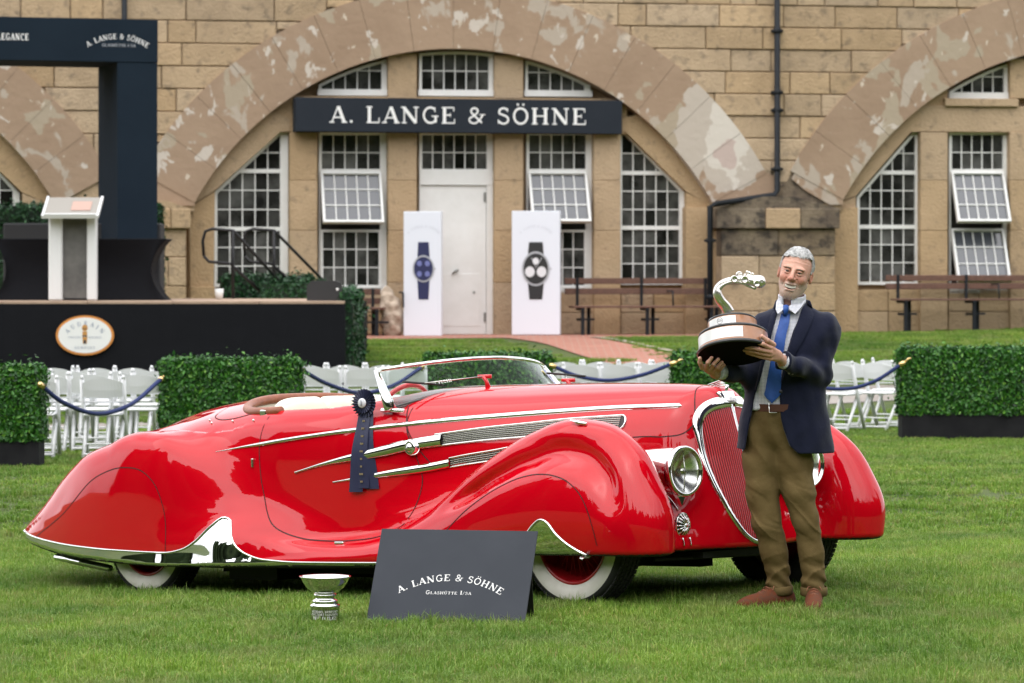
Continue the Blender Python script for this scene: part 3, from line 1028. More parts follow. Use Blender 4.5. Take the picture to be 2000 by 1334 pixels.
# sloping surrounds beside the side windows
slab('surround', wps(YC, (372, 402), (420, 372), (548, 257), (566, 257), (566, 232))+arc_pts(0, 'in', 128, 148, 14, YC)[0:], YC+.01, .46, M_LIME)
slab('surround', wps(YC, (372, 700), (416, 700), (420, 374), (372, 404)), YC+.015, .46, M_LIME)
slab('surround', wps(YC, (1212, 232), (1212, 257), (1222, 257), (1341, 374), (1392, 404))+arc_pts(0, 'in', 31, 51, 14, YC), YC+.01, .46, M_LIME)
slab('surround', wps(YC, (1341, 700), (1396, 700), (1396, 404), (1341, 376)), YC+.015, .46, M_LIME)
# plinth below the windows
for xa, xb, m in ((416, 566, 2), (620, 757, 2), (1022, 1160, 2), (1212, 1341, 2)):
    n = m
    for r_ in range(2):
        for k in range(n):
            xx0 = xa+(xb-xa)*k/n; xx1 = xa+(xb-xa)*(k+1)/n
            block('plinth_stone', xx0+.7, xx1-.7, 568+43*r_, 610+43*r_, YC+.06)
# door
P = rect(818, 965, 336, 657)
x0, z0 = P[0]; x1, z1 = P[2]
dr = MB().box((x0, YW-.07, z1-.20), (x1, YW+.03, z1)).box((x1-.125, YW-.06, z0), (x1, YW+.03, z1-.2)).box((x0, YW-.06, z0), (x0+.02, YW+.03, z1-.2)).build('door_frame', M_WHITE, BLD)
door = MB().box((x0+.02, YW-.03, z0+.03), (x1-.13, YW+.01, z1-.205), bev=.004)
dxm = x0+.42*(x1-x0)
door.box((x0+.10, YW-.036, z0+.15), (x1-.22, YW-.028, z0+.95), bev=.003)
door = door.build('door', M_WHITE, BLD)
MB().box((x1-.165, YW-.05, z0+.22), (x1-.125, YW-.03, z0+.36)).build('hinge', mat('grey_iron', (.25, .25, .24), .5, .6), door)
MB().box((x1-.165, YW-.05, z1-.45), (x1-.125, YW-.03, z1-.31)).build('hinge', MATS['grey_iron'], door)
hx, hz = wp(890, 530, YW)
MB().tube([(hx-.06, YW-.07, hz-.04), (hx-.02, YW-.08, hz), (hx+.03, YW-.07, hz+.02)], .016, 8).tube([(hx, YW-.08, hz), (hx, YW-.02, hz)], .012, 8).build('door_handle', MATS['grey_iron'], door)
hx, hz = wp(925, 571, YW)
MB().tube([(hx, YW-.05, hz), (hx, YW-.02, hz)], .018, 10).build('lock', MATS['grey_iron'], door)
MB().box((x0-.1, -.1, z0-.06), (x1+.1, YW+.03, z0+.015), bev=.01).build('door_step', M_SOOT, BLD)

# --- right arch
pF = wps(YW, (1672, 556), (1798, 556), (1798, 258), (1782, 258), (1672, 384))
paned('window', pF, 5, lv(1730, subdiv(548, 443, 3)+subdiv(443, 337, 3)[1:]+subdiv(337, 262, 2)[1:]), YW, BLD, rails=(3, 6), fside=.10)
tall(1852, 1972, 26, 25)
for xa, xb in ((1798, 1851), (1973, 2030)):
    ys = [258, 352, 450, 552, 655]
    for a, b in zip(ys[:-1], ys[1:]): block('column_stone', xa, xb, a+.6, b)
block('lintel', 1775, 2040, 208, 257, YC+.02); block('sill_course', 1846, 1990, 193, 207, YC-.05)
block('column_stone', 1973, 2030, 115, 192, YC+.02)
block('column_stone', 1800, 1851, 165, 207, YC+.05)
slab('surround', wps(YC, (1622, 402), (1672, 382), (1780, 257), (1798, 257), (1798, 224))+arc_pts(1, 'in', 129, 149, 14, YC), YC+.01, .46, M_LIME)
slab('surround', wps(YC, (1625, 700), (1670, 700), (1672, 384), (1622, 404)), YC+.015, .46, M_LIME)
for xa, xb in ((1672, 1798), (1852, 1972)):
    for r_ in range(2):
        for k in range(2):
            xx0 = xa+(xb-xa)*k/2; xx1 = xa+(xb-xa)*(k+1)/2
            block('plinth_stone', xx0+.7, xx1-.7, 566+43*r_, 608+43*r_, YC+.06)
# --- left arch, mostly out of the picture
pL = wps(YW, (-110, 560), (38, 560), (38, 378), (-70, 262), (-110, 262))
paned('window', pL, 5, lv(-20, subdiv(552, 447, 3)+subdiv(447, 334, 3)[1:]+subdiv(334, 268, 2)[1:]), YW, BLD, rails=(3, 6), fside=.10)
slab('surround', wps(YC, (-130, 235), (-82, 258), (44, 376), (108, 404))+arc_pts(2, 'in', 30, 56, 14, YC), YC+.01, .46, M_LIME)
slab('surround', wps(YC, (42, 700), (110, 700), (110, 404), (44, 378)), YC+.015, .46, M_LIME)

# --- piers between the arches
def pier(xa, xb, ytop, ycap, ycap2, ybot, m, nrow=4):
    P0 = wps(-.38, (xa, ycap2), (xb, ycap2), (xb, ycap), (xb-.38*(xb-xa), ytop), (xa+.38*(xb-xa), ytop), (xa, ycap))
    MB().prism(P0[2:], -.37, .04).build('pier_cap', m, BLD)
    for k in range(3):
        a = xa+(xb-xa)*(0, .40, .68, 1)[k]; b = xa+(xb-xa)*(0, .40, .68, 1)[k+1]
        (x0, z0), (x1, z1) = wp(a+.5, ycap2, -.38), wp(b-.5, ycap, -.38)
        MB().box((x0, -.38-.012*(k == 1), z0), (x1, .04, z1), bev=.012).build('pier_cap', M_LIME if k == 1 else m, BLD)
    d = 9
    (bx0, bz0), (bx1, bz1) = wp(xa+d+2, ybot, -.27), wp(xb-d-2, ycap2+.5, -.27)
    MB().box((bx0, -.27, bz0), (bx1, .03, bz1)).build('pier_core', M_JOINT, BLD)
    hs = (ybot-ycap2)/nrow
    for k in range(nrow):
        n = 3 if k % 2 else 2
        for j in range(n):
            a = xa+d+(xb-xa-2*d)*j/n+.6; b = xa+d+(xb-xa-2*d)*(j+1)/n-.6
            (x0, z0), (x1, z1) = wp(a, ycap2+hs*(k+1)-.8, -.3), wp(b, ycap2+hs*k+.4, -.3)
            MB().box((x0, -.30+r4.uniform(-.012, .012), z0), (x1, .04, z1), bev=.012).build('pier_stone', m if k == 0 else M_ASH, BLD)
pier(1399, 1641, 384, 407, 446, 662, M_SOOT)
pier(250, 373, 392, 408, 446, 672, M_ASH)
block('wall_foot', 1340, 1400, 405, 672, .05, M_LIME); block('wall_foot', 1628, 1676, 405, 672, .05, M_LIME); block('wall_foot', 100, 252, 405, 690, .0, M_ASH)
block('wall_foot', 372, 420, 560, 680, .05, M_LIME)

# --- rainwater pipe
def WPT(px, py, y): 
    a = wp(px, py, y); return BLD.matrix_world @ Vector((a[0], y, a[1]))
bpy.context.view_layer.update()
def W3(px, py, y):
    a = wp(px, py, y); return W0+_ea*a[0]+_eb*y+Vector((0, 0, a[1]))
M_IRON = mat('painted_iron', (.012, .014, .018), .6, noise=(8, (.02, .023, .027), .6), spec=.2)
def polyline_thing(name, pts, r, m, label, cat, group=None, n=10):
    root = empty(name, pts[-1]); tag(root, label, cat, group)
    return root
pr = W3(1518, -30, -.1)
root = empty('rainwater_pipe', W3(1387, 655, -.14)); tag(root, 'dark iron rainwater pipe running down the wall and bending round the sooty pier cap', 'pipe')
def rel(root, *pts): return [p-root.location for p in pts]
MB().tube(rel(root, W3(1518, -40, -.10), W3(1518, 372, -.12), W3(1512, 381, -.2), W3(1400, 398, -.46), W3(1387, 404, -.40), W3(1387, 655, -.34)), .045, 12).build('pipe', M_IRON, root)
for px, py, y in ((1518, 60, -.10), (1518, 180, -.1), (1518, 215, -.1), (1518, 330, -.11), (1387, 470, -.37), (1387, 580, -.35)):
    c = rel(root, W3(px, py, y))[0]
    MB().tube([c-Vector((0, 0, .035)), c+Vector((0, 0, .035))], .058, 12).box((c.x-.09, c.y, c.z-.02), (c.x+.09, c.y+.10, c.z+.02)).build('bracket', M_IRON, root)
root = empty('rainwater_pipe', W3(243, 655, -.1)); tag(root, 'straight dark rainwater pipe on the wall above the stage portal', 'pipe')
MB().tube(rel(root, W3(243, -40, -.1), W3(243, 655, -.1)), .042, 12).build('pipe', M_IRON, root)

# --- the long sign over the door
c0, c1 = wp(576, 257, -.12), wp(1217, 196, -.12)
sc = W0+_ea*((c0[0]+c1[0])/2)+_eb*-.12+Vector((0, 0, c0[1]))
SG = empty('shop_sign', sc, (0, 0, YAW+RAD(2.0)))
tag(SG, 'long dark grey sign with raised white serif letters over the white door', 'sign')
hw_, hh_ = (c1[0]-c0[0])/2, c1[1]-c0[1]
M_SIGN = mat('sign_charcoal', (.022, .027, .036), .8, noise=(3, (.027, .032, .042), .5), spec=.12)
M_LETTER = mat('letter_white', (.80, .80, .80), .5)
MB().box((-hw_, -.02, 0), (hw_, .30, hh_), bev=.006).build('board', M_SIGN, SG)
lettering('A. LANGE & SÖHNE', .245, Matrix.Translation((-.02, -.024, .135)), track=.09, m=M_LETTER, parent=SG, widen=1.22, each=True)

# ================================================================== stage, banners, benches, seating
bpy.context.view_layer.update()
def gpt(px, py):
    """photo pixel -> point of the ground"""
    D = 20.0
    lo, hi = 12.0, 75.0
    for _ in range(60):
        D = (lo+hi)/2
        p = at(px, py, D)
        if p.z > gz(p.x, p.y): lo = D
        else: hi = D
    return at(px, py, D)
def sheet(name, pix, m, lift=.006, kind='structure', world_pts=None, nsub=14):
    """flat paving laid on the ground: quad strip through pixel corners (left edge list, right edge list)"""
    L, R = pix
    L = [gpt(*p) for p in L] if world_pts is None else L
    R = [gpt(*p) for p in R] if world_pts is None else R
    Lc = catmull([tuple(p) for p in L], nsub); Rc = catmull([tuple(p) for p in R], nsub)
    A = np.zeros((len(Lc), 9, 3))
    for k in range(9):
        q = Lc+(Rc-Lc)*k/8
        q[:, 2] = ground_z(q[:, 0], q[:, 1])+lift
        A[:, k] = q
    o = MB().grid(A[::-1] if (R[0]-L[0]).cross(L[1]-L[0]).z < 0 else A).build(name, m)
    return tag(o, kind=kind)
def brick_mat():
    m = bpy.data.materials.new('brick_paving'); m.use_nodes = True
    nt = m.node_tree; b = nt.nodes['Principled BSDF']; b.inputs['Roughness'].default_value = .85
    g = nt.nodes.new('ShaderNodeNewGeometry')
    br = nt.nodes.new('ShaderNodeTexBrick')
    br.inputs['Color1'].default_value = (.40, .165, .115, 1); br.inputs['Color2'].default_value = (.30, .115, .08, 1); br.inputs['Mortar'].default_value = (.34, .24, .19, 1)
    br.inputs['Scale'].default_value = 1; br.inputs['Brick Width'].default_value = .21; br.inputs['Row Height'].default_value = .105; br.inputs['Mortar Size'].default_value = .008
    nt.links.new(g.outputs['Position'], br.inputs['Vector']); nt.links.new(br.outputs[0], b.inputs['Base Color'])
    return m
M_BRICK = brick_mat()
M_KERB = mat('pale_kerb', (.42, .36, .29), .9, noise=(3, (.33, .28, .22), 1), world=True)
sheet('brick_path', ([(690, 664), (960, 661), (1200, 660), (1420, 656), (1640, 652), (2080, 640)], [(690, 655), (960, 651), (1200, 650), (1420, 644), (1640, 640), (2080, 628)]), M_BRICK, .010)
sheet('brick_path', ([(985, 661), (1060, 672), (1150, 700), (1230, 730)], [(1150, 661), (1200, 668), (1310, 692), (1420, 718)]), M_BRICK, .014)
sheet('path_kerb', ([(1150, 660), (1200, 666), (1310, 689), (1420, 714)], [(1165, 660), (1216, 666), (1322, 688), (1440, 714)]), M_KERB, .020)
a, b_ = gpt(60, 842), gpt(1760, 782)
_d = (b_-a).normalized(); _nn = Vector((-_d.y, _d.x, 0))
pL_ = [a-_d*3, a.lerp(b_, .33), a.lerp(b_, .66), b_+_d*6]
sheet('paved_path', ([p for p in pL_], [p+_nn*1.3 for p in pL_]), mat('grey_paving', (.30, .27, .245), .9, noise=(2, (.24, .21, .19), 1), world=True), .008, world_pts=1)
_pa = Vector((a.x, a.y, 0)); _pn = _nn.copy()
def _on_path(x, y):
    t = (Vector((x, y, 0))-_pa).dot(_pn)
    return -.15 < t < 1.45
NO_GRASS.append(_on_path)
_pp = [gpt(985, 663), gpt(1150, 702), gpt(1230, 732), gpt(1420, 716), gpt(1310, 690), gpt(1160, 661)]
_pf = poly_sd([(p.x, p.y) for p in _pp])
NO_GRASS.append(lambda x, y: y > 40 and float(_pf(np.array([x]), np.array([y]))[0]) < .12)
_wl = [gpt(690, 664), gpt(1200, 660), gpt(2080, 640)]
NO_GRASS.append(lambda x, y: y > np.interp(x, [p.x for p in _wl], [p.y for p in _wl])-.1)

M_BLACKCLOTH = mat('black_cloth', (.006, .0065, .009), .9, bump=(3, .3, .05), sheen=.0, spec=.2)
M_NAVY = mat('navy_panel', (.010, .018, .029), .85, noise=(1.2, (.012, .021, .033), 1), spec=.12)
M_TURFG = mat('artificial_box', (.018, .075, .016), .75, noise=(30, (.007, .032, .010), 1.0), noise2=(12, (.04, .13, .02), .5, .56, .1), spec=.2)
M_BLKMETAL = mat('black_tube', (.015, .015, .017), .4, .3)

def at_root(name, px, py, D, label, cat, rz=0, group=None):
    o = empty(name, at(px, py, D), (0, 0, rz)); tag(o, label, cat, group); return o

def leafy(name, lo, hi, n, size, m, parent, faces=('front', 'top', 'left', 'right'), seed=3, core=True, jit=.03):
    """clipped foliage: dark core with many small leaves on its faces"""
    r = np.random.default_rng(seed)
    lo, hi = np.array(lo, float), np.array(hi, float)
    d = hi-lo
    ar = {'front': d[0]*d[2], 'back': d[0]*d[2], 'top': d[0]*d[1], 'left': d[1]*d[2], 'right': d[1]*d[2]}
    tot = sum(ar[f] for f in faces)
    Vs, Fs = [], []
    cnt = 0
    for fc in faces:
        k = int(n*ar[fc]/tot)
        u, v = r.random(k), r.random(k); w = np.abs(r.normal(0, jit, k))*np.where(r.random(k) < .06, 2.2, 1)-jit*.6
        P = np.zeros((k, 3)); Nf = np.zeros(3)
        if fc in ('front', 'back'):
            P[:, 0], P[:, 2] = lo[0]+u*d[0], lo[2]+v*d[2]; P[:, 1] = (lo[1]-w) if fc == 'front' else hi[1]+w; Nf[1] = -1 if fc == 'front' else 1
        elif fc == 'top': P[:, 0], P[:, 1], P[:, 2] = lo[0]+u*d[0], lo[1]+v*d[1], hi[2]+w; Nf[2] = 1
        else: P[:, 1], P[:, 2] = lo[1]+u*d[1], lo[2]+v*d[2]; P[:, 0] = (lo[0]-w) if fc == 'left' else hi[0]+w; Nf[0] = -1 if fc == 'left' else 1
        Nn = Nf+r.normal(0, .55, (k, 3)); Nn /= np.linalg.norm(Nn, axis=1, keepdims=True)
        a = np.cross(Nn, r.normal(0, 1, (k, 3))); a /= np.linalg.norm(a, axis=1, keepdims=True)
        b = np.cross(Nn, a)
        s = size*r.uniform(.5, 1.5, (k, 1))
        q = np.stack([P-a*s, P-b*s*.5+Nn*s*.1, P+a*s, P+b*s*.5+Nn*s*.1], 1)
        Vs.append(q.reshape(-1, 3)); Fs.append(np.arange(k*4).reshape(k, 4)+cnt); cnt += k*4
    V, F = np.concatenate(Vs), np.concatenate(Fs)
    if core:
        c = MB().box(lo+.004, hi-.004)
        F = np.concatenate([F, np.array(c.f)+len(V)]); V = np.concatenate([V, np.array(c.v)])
    me = np_mesh(name, V, F, smooth=False)
    t = np.clip(r.normal(.5, .22, cnt//4), 0, 1); t = np.repeat(t, 4)
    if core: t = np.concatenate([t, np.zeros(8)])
    a_ = me.attributes.new('tint', 'FLOAT', 'POINT'); a_.data.foreach_set('value', t.astype(np.float32))
    return link(name, me, m, parent)
def leaf_mat(name, stops):
    m = bpy.data.materials.new(name); m.use_nodes = True
    nt = m.node_tree; b = nt.nodes['Principled BSDF']; b.inputs['Roughness'].default_value = .42; b.inputs['Specular IOR Level'].default_value = .4
    a = nt.nodes.new('ShaderNodeAttribute'); a.attribute_name = 'tint'
    cr = nt.nodes.new('ShaderNodeValToRGB'); el = cr.color_ramp.elements
    el[0].color = (*stops[0], 1); el[1].color = (*stops[-1], 1)
    for i, s in enumerate(stops[1:-1], 1):
        e = cr.color_ramp.elements.new(i/(len(stops)-1)); e.color = (*s, 1)
    nt.links.new(a.outputs['Fac'], cr.inputs[0]); nt.links.new(cr.outputs[0], b.inputs['Base Color'])
    return m
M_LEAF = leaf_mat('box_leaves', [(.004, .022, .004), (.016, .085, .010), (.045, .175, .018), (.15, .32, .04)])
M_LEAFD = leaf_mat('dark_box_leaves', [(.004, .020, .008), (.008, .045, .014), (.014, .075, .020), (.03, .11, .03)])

# ---- stage
DS = 43.9
STG = at_root('stage', 300, 588, DS, 'low black skirted stage with a pale plank floor on the left', 'stage')
STG.location.z = gz(STG.location.x, DS)
def sp(px, py, D=DS): return at(px, py, D)-STG.location
L0, R0 = sp(-330, 588), sp(673, 588)
zt = R0.z
mb = MB()
# skirt with soft folds
n = 160
for (xa, ya, xb, yb, k) in ((L0.x, 0, R0.x, 0, n), (R0.x, 0, R0.x+.05, 5.4, 50)):
    A = np.zeros((k, 2, 3))
    for i in range(k):
        t = i/(k-1); x = xa+(xb-xa)*t; y = ya+(yb-ya)*t
        w = .006*math.sin(i*.9)+.004*math.sin(i*2.3+1)
        A[i, 0] = (x+(w if xb-xa < 1 else 0), y-(w if xb-xa > 1 else 0), -.25)
        A[i, 1] = (x, y, zt-.035)
    mb.grid(A)
mb.build('skirt', M_BLACKCLOTH, STG)
M_PLY = mat('stage_ply', (.42, .30, .22), .7, noise=(4, (.34, .235, .17), 1), world=True)
for k in range(6):
    x0 = L0.x+(R0.x-L0.x)*k/6
    MB().box((x0+.004, .0, zt-.035), (x0+(R0.x-L0.x)/6-.004, 5.2, zt), bev=.003).build('floor_panel', M_PLY, STG)
# oval sign on the skirt
OV = at_root('oval_sign', 166, 655, DS-.03, 'white oval sign with orange rim and small emblem on the black stage skirt', 'sign')
Mo = Matrix.Rotation(RAD(90), 4, 'X')
def disc(rx, rz, y, n=48): return [(rx*math.cos(2*math.pi*k/n), rz*math.sin(2*math.pi*k/n)) for k in range(n)]
MB().prism(disc(.352, .242, 0), -.012, .0).build('rim', mat('sign_orange', (.62, .24, .05), .5), OV)
MB().prism(disc(.322, .216, 0), -.016, -.0125).build('face', mat('sign_white', (.80, .80, .80), .5), OV)
M_INK = mat('print_grey', (.28, .32, .42), .6)
lettering('AUDRAIN', .052, Matrix.Translation((0, -.017, .118)), arc=.26, track=.55, m=M_INK, parent=OV, name='upper_print')
lettering('CONCOURS', .022, Matrix.Translation((-.125, -.017, -.035)), track=.05, m=M_INK, parent=OV, name='left_print')
lettering('ELEGANCE', .022, Matrix.Translation((.125, -.017, -.035)), track=.05, m=M_INK, parent=OV, name='right_print')
lettering('NEWPORT', .030, Matrix.Translation((0, -.017, -.165)), track=.30, m=M_INK, parent=OV, name='lower_print')
em = MB().prism([(.035*math.cos(2*math.pi*k/16), .09+.040*math.sin(2*math.pi*k/16)) for k in range(16)], -.020, -.0165)
em.box((-.028, -.020, .0), (.028, -.0165, .046)).prism([(-.022, -.10), (.022, -.10), (.030, -.02), (-.030, -.02)], -.020, -.0165)
em.build('emblem', mat('emblem_ochre', (.55, .27, .07), .5), OV)
MB().box((-.030, -.022, -.015), (.030, -.0205, .0)).box((-.014, -.022, -.10), (.014, -.0205, -.055)).box((-.020, -.022, .07), (-.006, -.0205, .09)).box((.006, -.022, .07), (.020, -.0205, .09)).build('emblem_dark', mat('emblem_dark', (.04, .04, .05), .5), OV)

# ---- navy portal on the stage
DPF = 46.6
PT = at_root('stage_portal', 270, 585, DPF, 'tall dark navy stage portal with a lettered crossbeam', 'stage frame', rz=RAD(17))
PT.location.z = STG.location.z+zt
bpy.context.view_layer.update()
s_ = FPX/DPF
def pp(px, py): return ((px-270)/s_, at(270, py, DPF).z-PT.location.z)
x0, _ = pp(229, 0); x1, _ = pp(308, 0); zb_ = pp(0, 122)[1]; ztp = pp(0, 38)[1]
MB().box((x0, 0, 0), (x1, 1.35, zb_), bev=.004).build('column', M_NAVY, PT)
bm_ = MB().box((-9.0, -.01, zb_+.002), (x1+.004, 1.36, ztp), bev=.004).build('crossbeam', M_NAVY, PT)
lettering('A. LANGE & SÖHNE', .066, Matrix.Translation((pp(229, 0)[0], -.012, pp(0, 77)[1])), arc=.72, track=.04, m=M_LETTER, parent=bm_, name='lettering', widen=.98)
lettering('GLASHÜTTE I/SA', .036, Matrix.Translation((pp(231, 0)[0], -.012, pp(0, 92)[1])), track=.05, m=mat('letter_grey', (.42, .44, .48), .5), parent=bm_, name='small_lettering', widen=1.1)
lettering('CONCOURS ELEGANCE', .085, Matrix.Translation((pp(57, 0)[0]-.50, -.012, pp(0, 83)[1])), track=.08, m=M_LETTER, parent=bm_, name='side_lettering', widen=.72)
MB().box((-9.0, 0, 0), (-8.4, 1.35, zb_), bev=.004).build('column', M_NAVY, PT)

# things standing on the stage
zs_ = STG.location.z+zt
def on_stage(name, px, D, label, cat, rz=0, group=None):
    p = at(px, 500, D); o = empty(name, (p.x, p.y, zs_), (0, 0, rz)); tag(o, label, cat, group); return o
LC = on_stage('lectern', 141, 44.5, 'white and clear acrylic lectern on the front of the stage', 'lectern')
s2 = FPX/44.5
M_ACR = mat('frosted_post', (.72, .73, .74), .35)
MB().box((-.29, -.02, 0), (-.12, .16, 1.12), bev=.02).build('post', M_ACR, LC)
MB().box((.18, -.02, 0), (.30, .14, 1.12), bev=.02).build('post', M_ACR, LC)
MB().box((-.12, .05, .03), (.18, .065, 1.10)).build('panel', mat('smoked_acrylic', (.16, .155, .15), .15, noise=(3, (.08, .08, .08), .8)), LC)
Mt = Matrix.Translation((0, .05, 1.14)) @ Matrix.Rotation(RAD(24), 4, 'X')
MB().box((-.34, -.30, -.0), (.34, .30, .018), Mt, bev=.004).build('reading_top', mat('acrylic_top', (.36, .34, .31), .2), LC)
MB().box((-.35, -.31, -.008), (-.32, .31, .03), Mt).box((.32, -.31, -.008), (.35, .31, .03), Mt).box((-.32, -.31, -.008), (.32, -.285, .05), Mt).build('top_edge', M_ACR, LC)
SB = empty('song_sheet', LC.matrix_world @ Vector((0, 0, 0)) if False else (LC.location.x+.10, LC.location.y+.05, LC.location.z+1.165), (RAD(24), 0, 0)); tag(SB, 'sheet with pink print lying on the lectern top', 'paper')
MB().box((-.11, -.14, 0), (.13, .14, .004)).build('sheet', mat('pink_sheet', (.46, .30, .25), .7), SB)
BT = on_stage('skirted_table', 150, 45.6, 'table under a black stretch cover behind the lectern', 'table')
s3 = FPX/45.6
def flare_table():
    zt_ = .76; xa, xb = (-10-150)/s3, (330-150)/s3; ya, yb = -.35, .40
    A = []
    N = 28
    for k in range(N):
        t = k/(N-1); z = zt_*(1-t)
        pinch = .34*math.sin(math.pi*min(t*1.0, 1))**.8*(1 if t < .5 else 1)
        row = []
        for (x, y) in ((xa, ya), (xb, ya), (xb, yb), (xa, yb), (xa, ya)):
            pass
        m_ = 24
        for j in range(m_+1):
            u = j/m_; x = xa+(xb-xa)*u
            edge = abs(2*u-1)**6
            ins = pinch*.55*(edge)*(1 if u > .5 else -1)
            fin = .10*math.sin(math.pi*t)*(1-edge)
            row.append((x-ins, ya+fin, z))
        for j in range(1, 7):
            u = j/6; y = ya+(yb-ya)*u
            row.append((xb-pinch*.55*(1 if u in (0, 1) else 1.1), y, z))
        A.append(row)
    MB().grid(np.array(A)[::-1]).box((xa, ya, zt_-.01), (xb, yb, zt_+.012), bev=.006).build('table_cover', M_BLACKCLOTH, BT)
flare_table()
GB = on_stage('road_case', 160, 47.9, 'long dark grey case standing behind the covered table', 'case')
s4 = FPX/47.9
MB().box((-148/s4, -.3, 0), (158/s4, .25, 1.0), bev=.02).build('case', mat('case_grey', (.022, .023, .026), .7), GB)
HB = on_stage('box_hedge', 90, 49.3, 'dark artificial box hedge backing the stage on the left', 'hedge')
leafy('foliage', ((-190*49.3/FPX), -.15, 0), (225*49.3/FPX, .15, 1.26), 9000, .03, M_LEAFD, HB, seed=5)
HB2 = None
MON = on_stage('stage_monitor', 634, 44.6, 'black wedge loudspeaker lying at the right end of the stage', 'loudspeaker')
MB().prism([(-.21, 0), (.21, 0), (.21, .22), (.14, .245), (-.15, .245), (-.21, .19)], -.16, .16).build('cabinet', mat('speaker_black', (.02, .02, .022), .6, bump=(120, .3, .003)), MON)
MB().lathe([(.0001, .004), (.016, .004), (.018, 0)], 16, Matrix.Translation((.165, -.161, .14)) @ Matrix.Rotation(RAD(90), 4, 'X')).build('badge', M_LETTER, MON)
CU = on_stage('paper_cup', 428, 47.0, 'white paper cup on the back edge of the stage', 'cup')
MB().lathe([(.0001, 0), (.045, 0), (.06, .14), (.055, .14), (.042, .01)], 20).build('cup', M_WHITE, CU)

# stair rails at the back of the stage and green-clad stairs
def rail(name, D, pts, label, group='stair handrails'):
    P = [at(x, y, d) for x, y, d in pts[0]]
    root = empty(name, P[-1]); tag(root, label, 'handrail', group)
    for i, pl in enumerate(pts):
        mbb = MB().tube([at(x, y, d)-root.location for x, y, d in pl], .021, 8)
        mbb.build('tube', M_BLKMETAL, root)
def rl(dx, D, name_label):
    rail('handrail', D, [
        [(398+dx, 500, D), (396+dx, 470, D), (401+dx, 452, D), (415+dx, 447, D), (455+dx, 450, D), (560+dx*1.1, 565, D+.6)],
        [(398+dx, 500, D), (408+dx, 511, D), (450+dx, 515, D), (515+dx, 575, D+.4)],
        [(455+dx, 450, D), (455+dx, 585, D)]], name_label)
rl(0, 48.6, 'bent black tube stair handrail at the left of the stage steps')
rl(80, 49.4, 'bent black tube stair handrail at the right of the stage steps, behind the loudspeaker')
GS = at_root('stage_steps', 560, 585, 49.6, 'stage steps clad in dark artificial box behind the loudspeaker', 'steps')
gx = FPX/49.6
def gsx(px): return (px-560)/gx
def gsz(py): return at(560, py, 49.6).z-GS.location.z
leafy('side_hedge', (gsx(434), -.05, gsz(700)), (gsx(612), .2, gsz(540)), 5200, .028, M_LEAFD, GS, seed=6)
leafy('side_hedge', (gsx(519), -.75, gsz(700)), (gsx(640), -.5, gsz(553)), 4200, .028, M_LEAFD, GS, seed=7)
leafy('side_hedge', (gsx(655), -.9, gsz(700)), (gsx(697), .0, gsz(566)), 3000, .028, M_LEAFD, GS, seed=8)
for k in range(4):
    MB().box((gsx(480)+k*.3, .25, gsz(700)), (gsx(480)+k*.3+.3, 1.2, gsz(588)-k*.19), bev=.01).build('step', M_BLKMETAL, GS)
SH = at_root('box_hedge', 684, 700, 45.0, 'narrow dark green hedge panel closing the right end of the stage', 'hedge')
SH.location.z = gz(SH.location.x, 45)
leafy('foliage', (-.06, -.9, .02), (.08, 1.6, at(684, 570, 45).z-SH.location.z), 5200, .028, M_LEAFD, SH, seed=9)

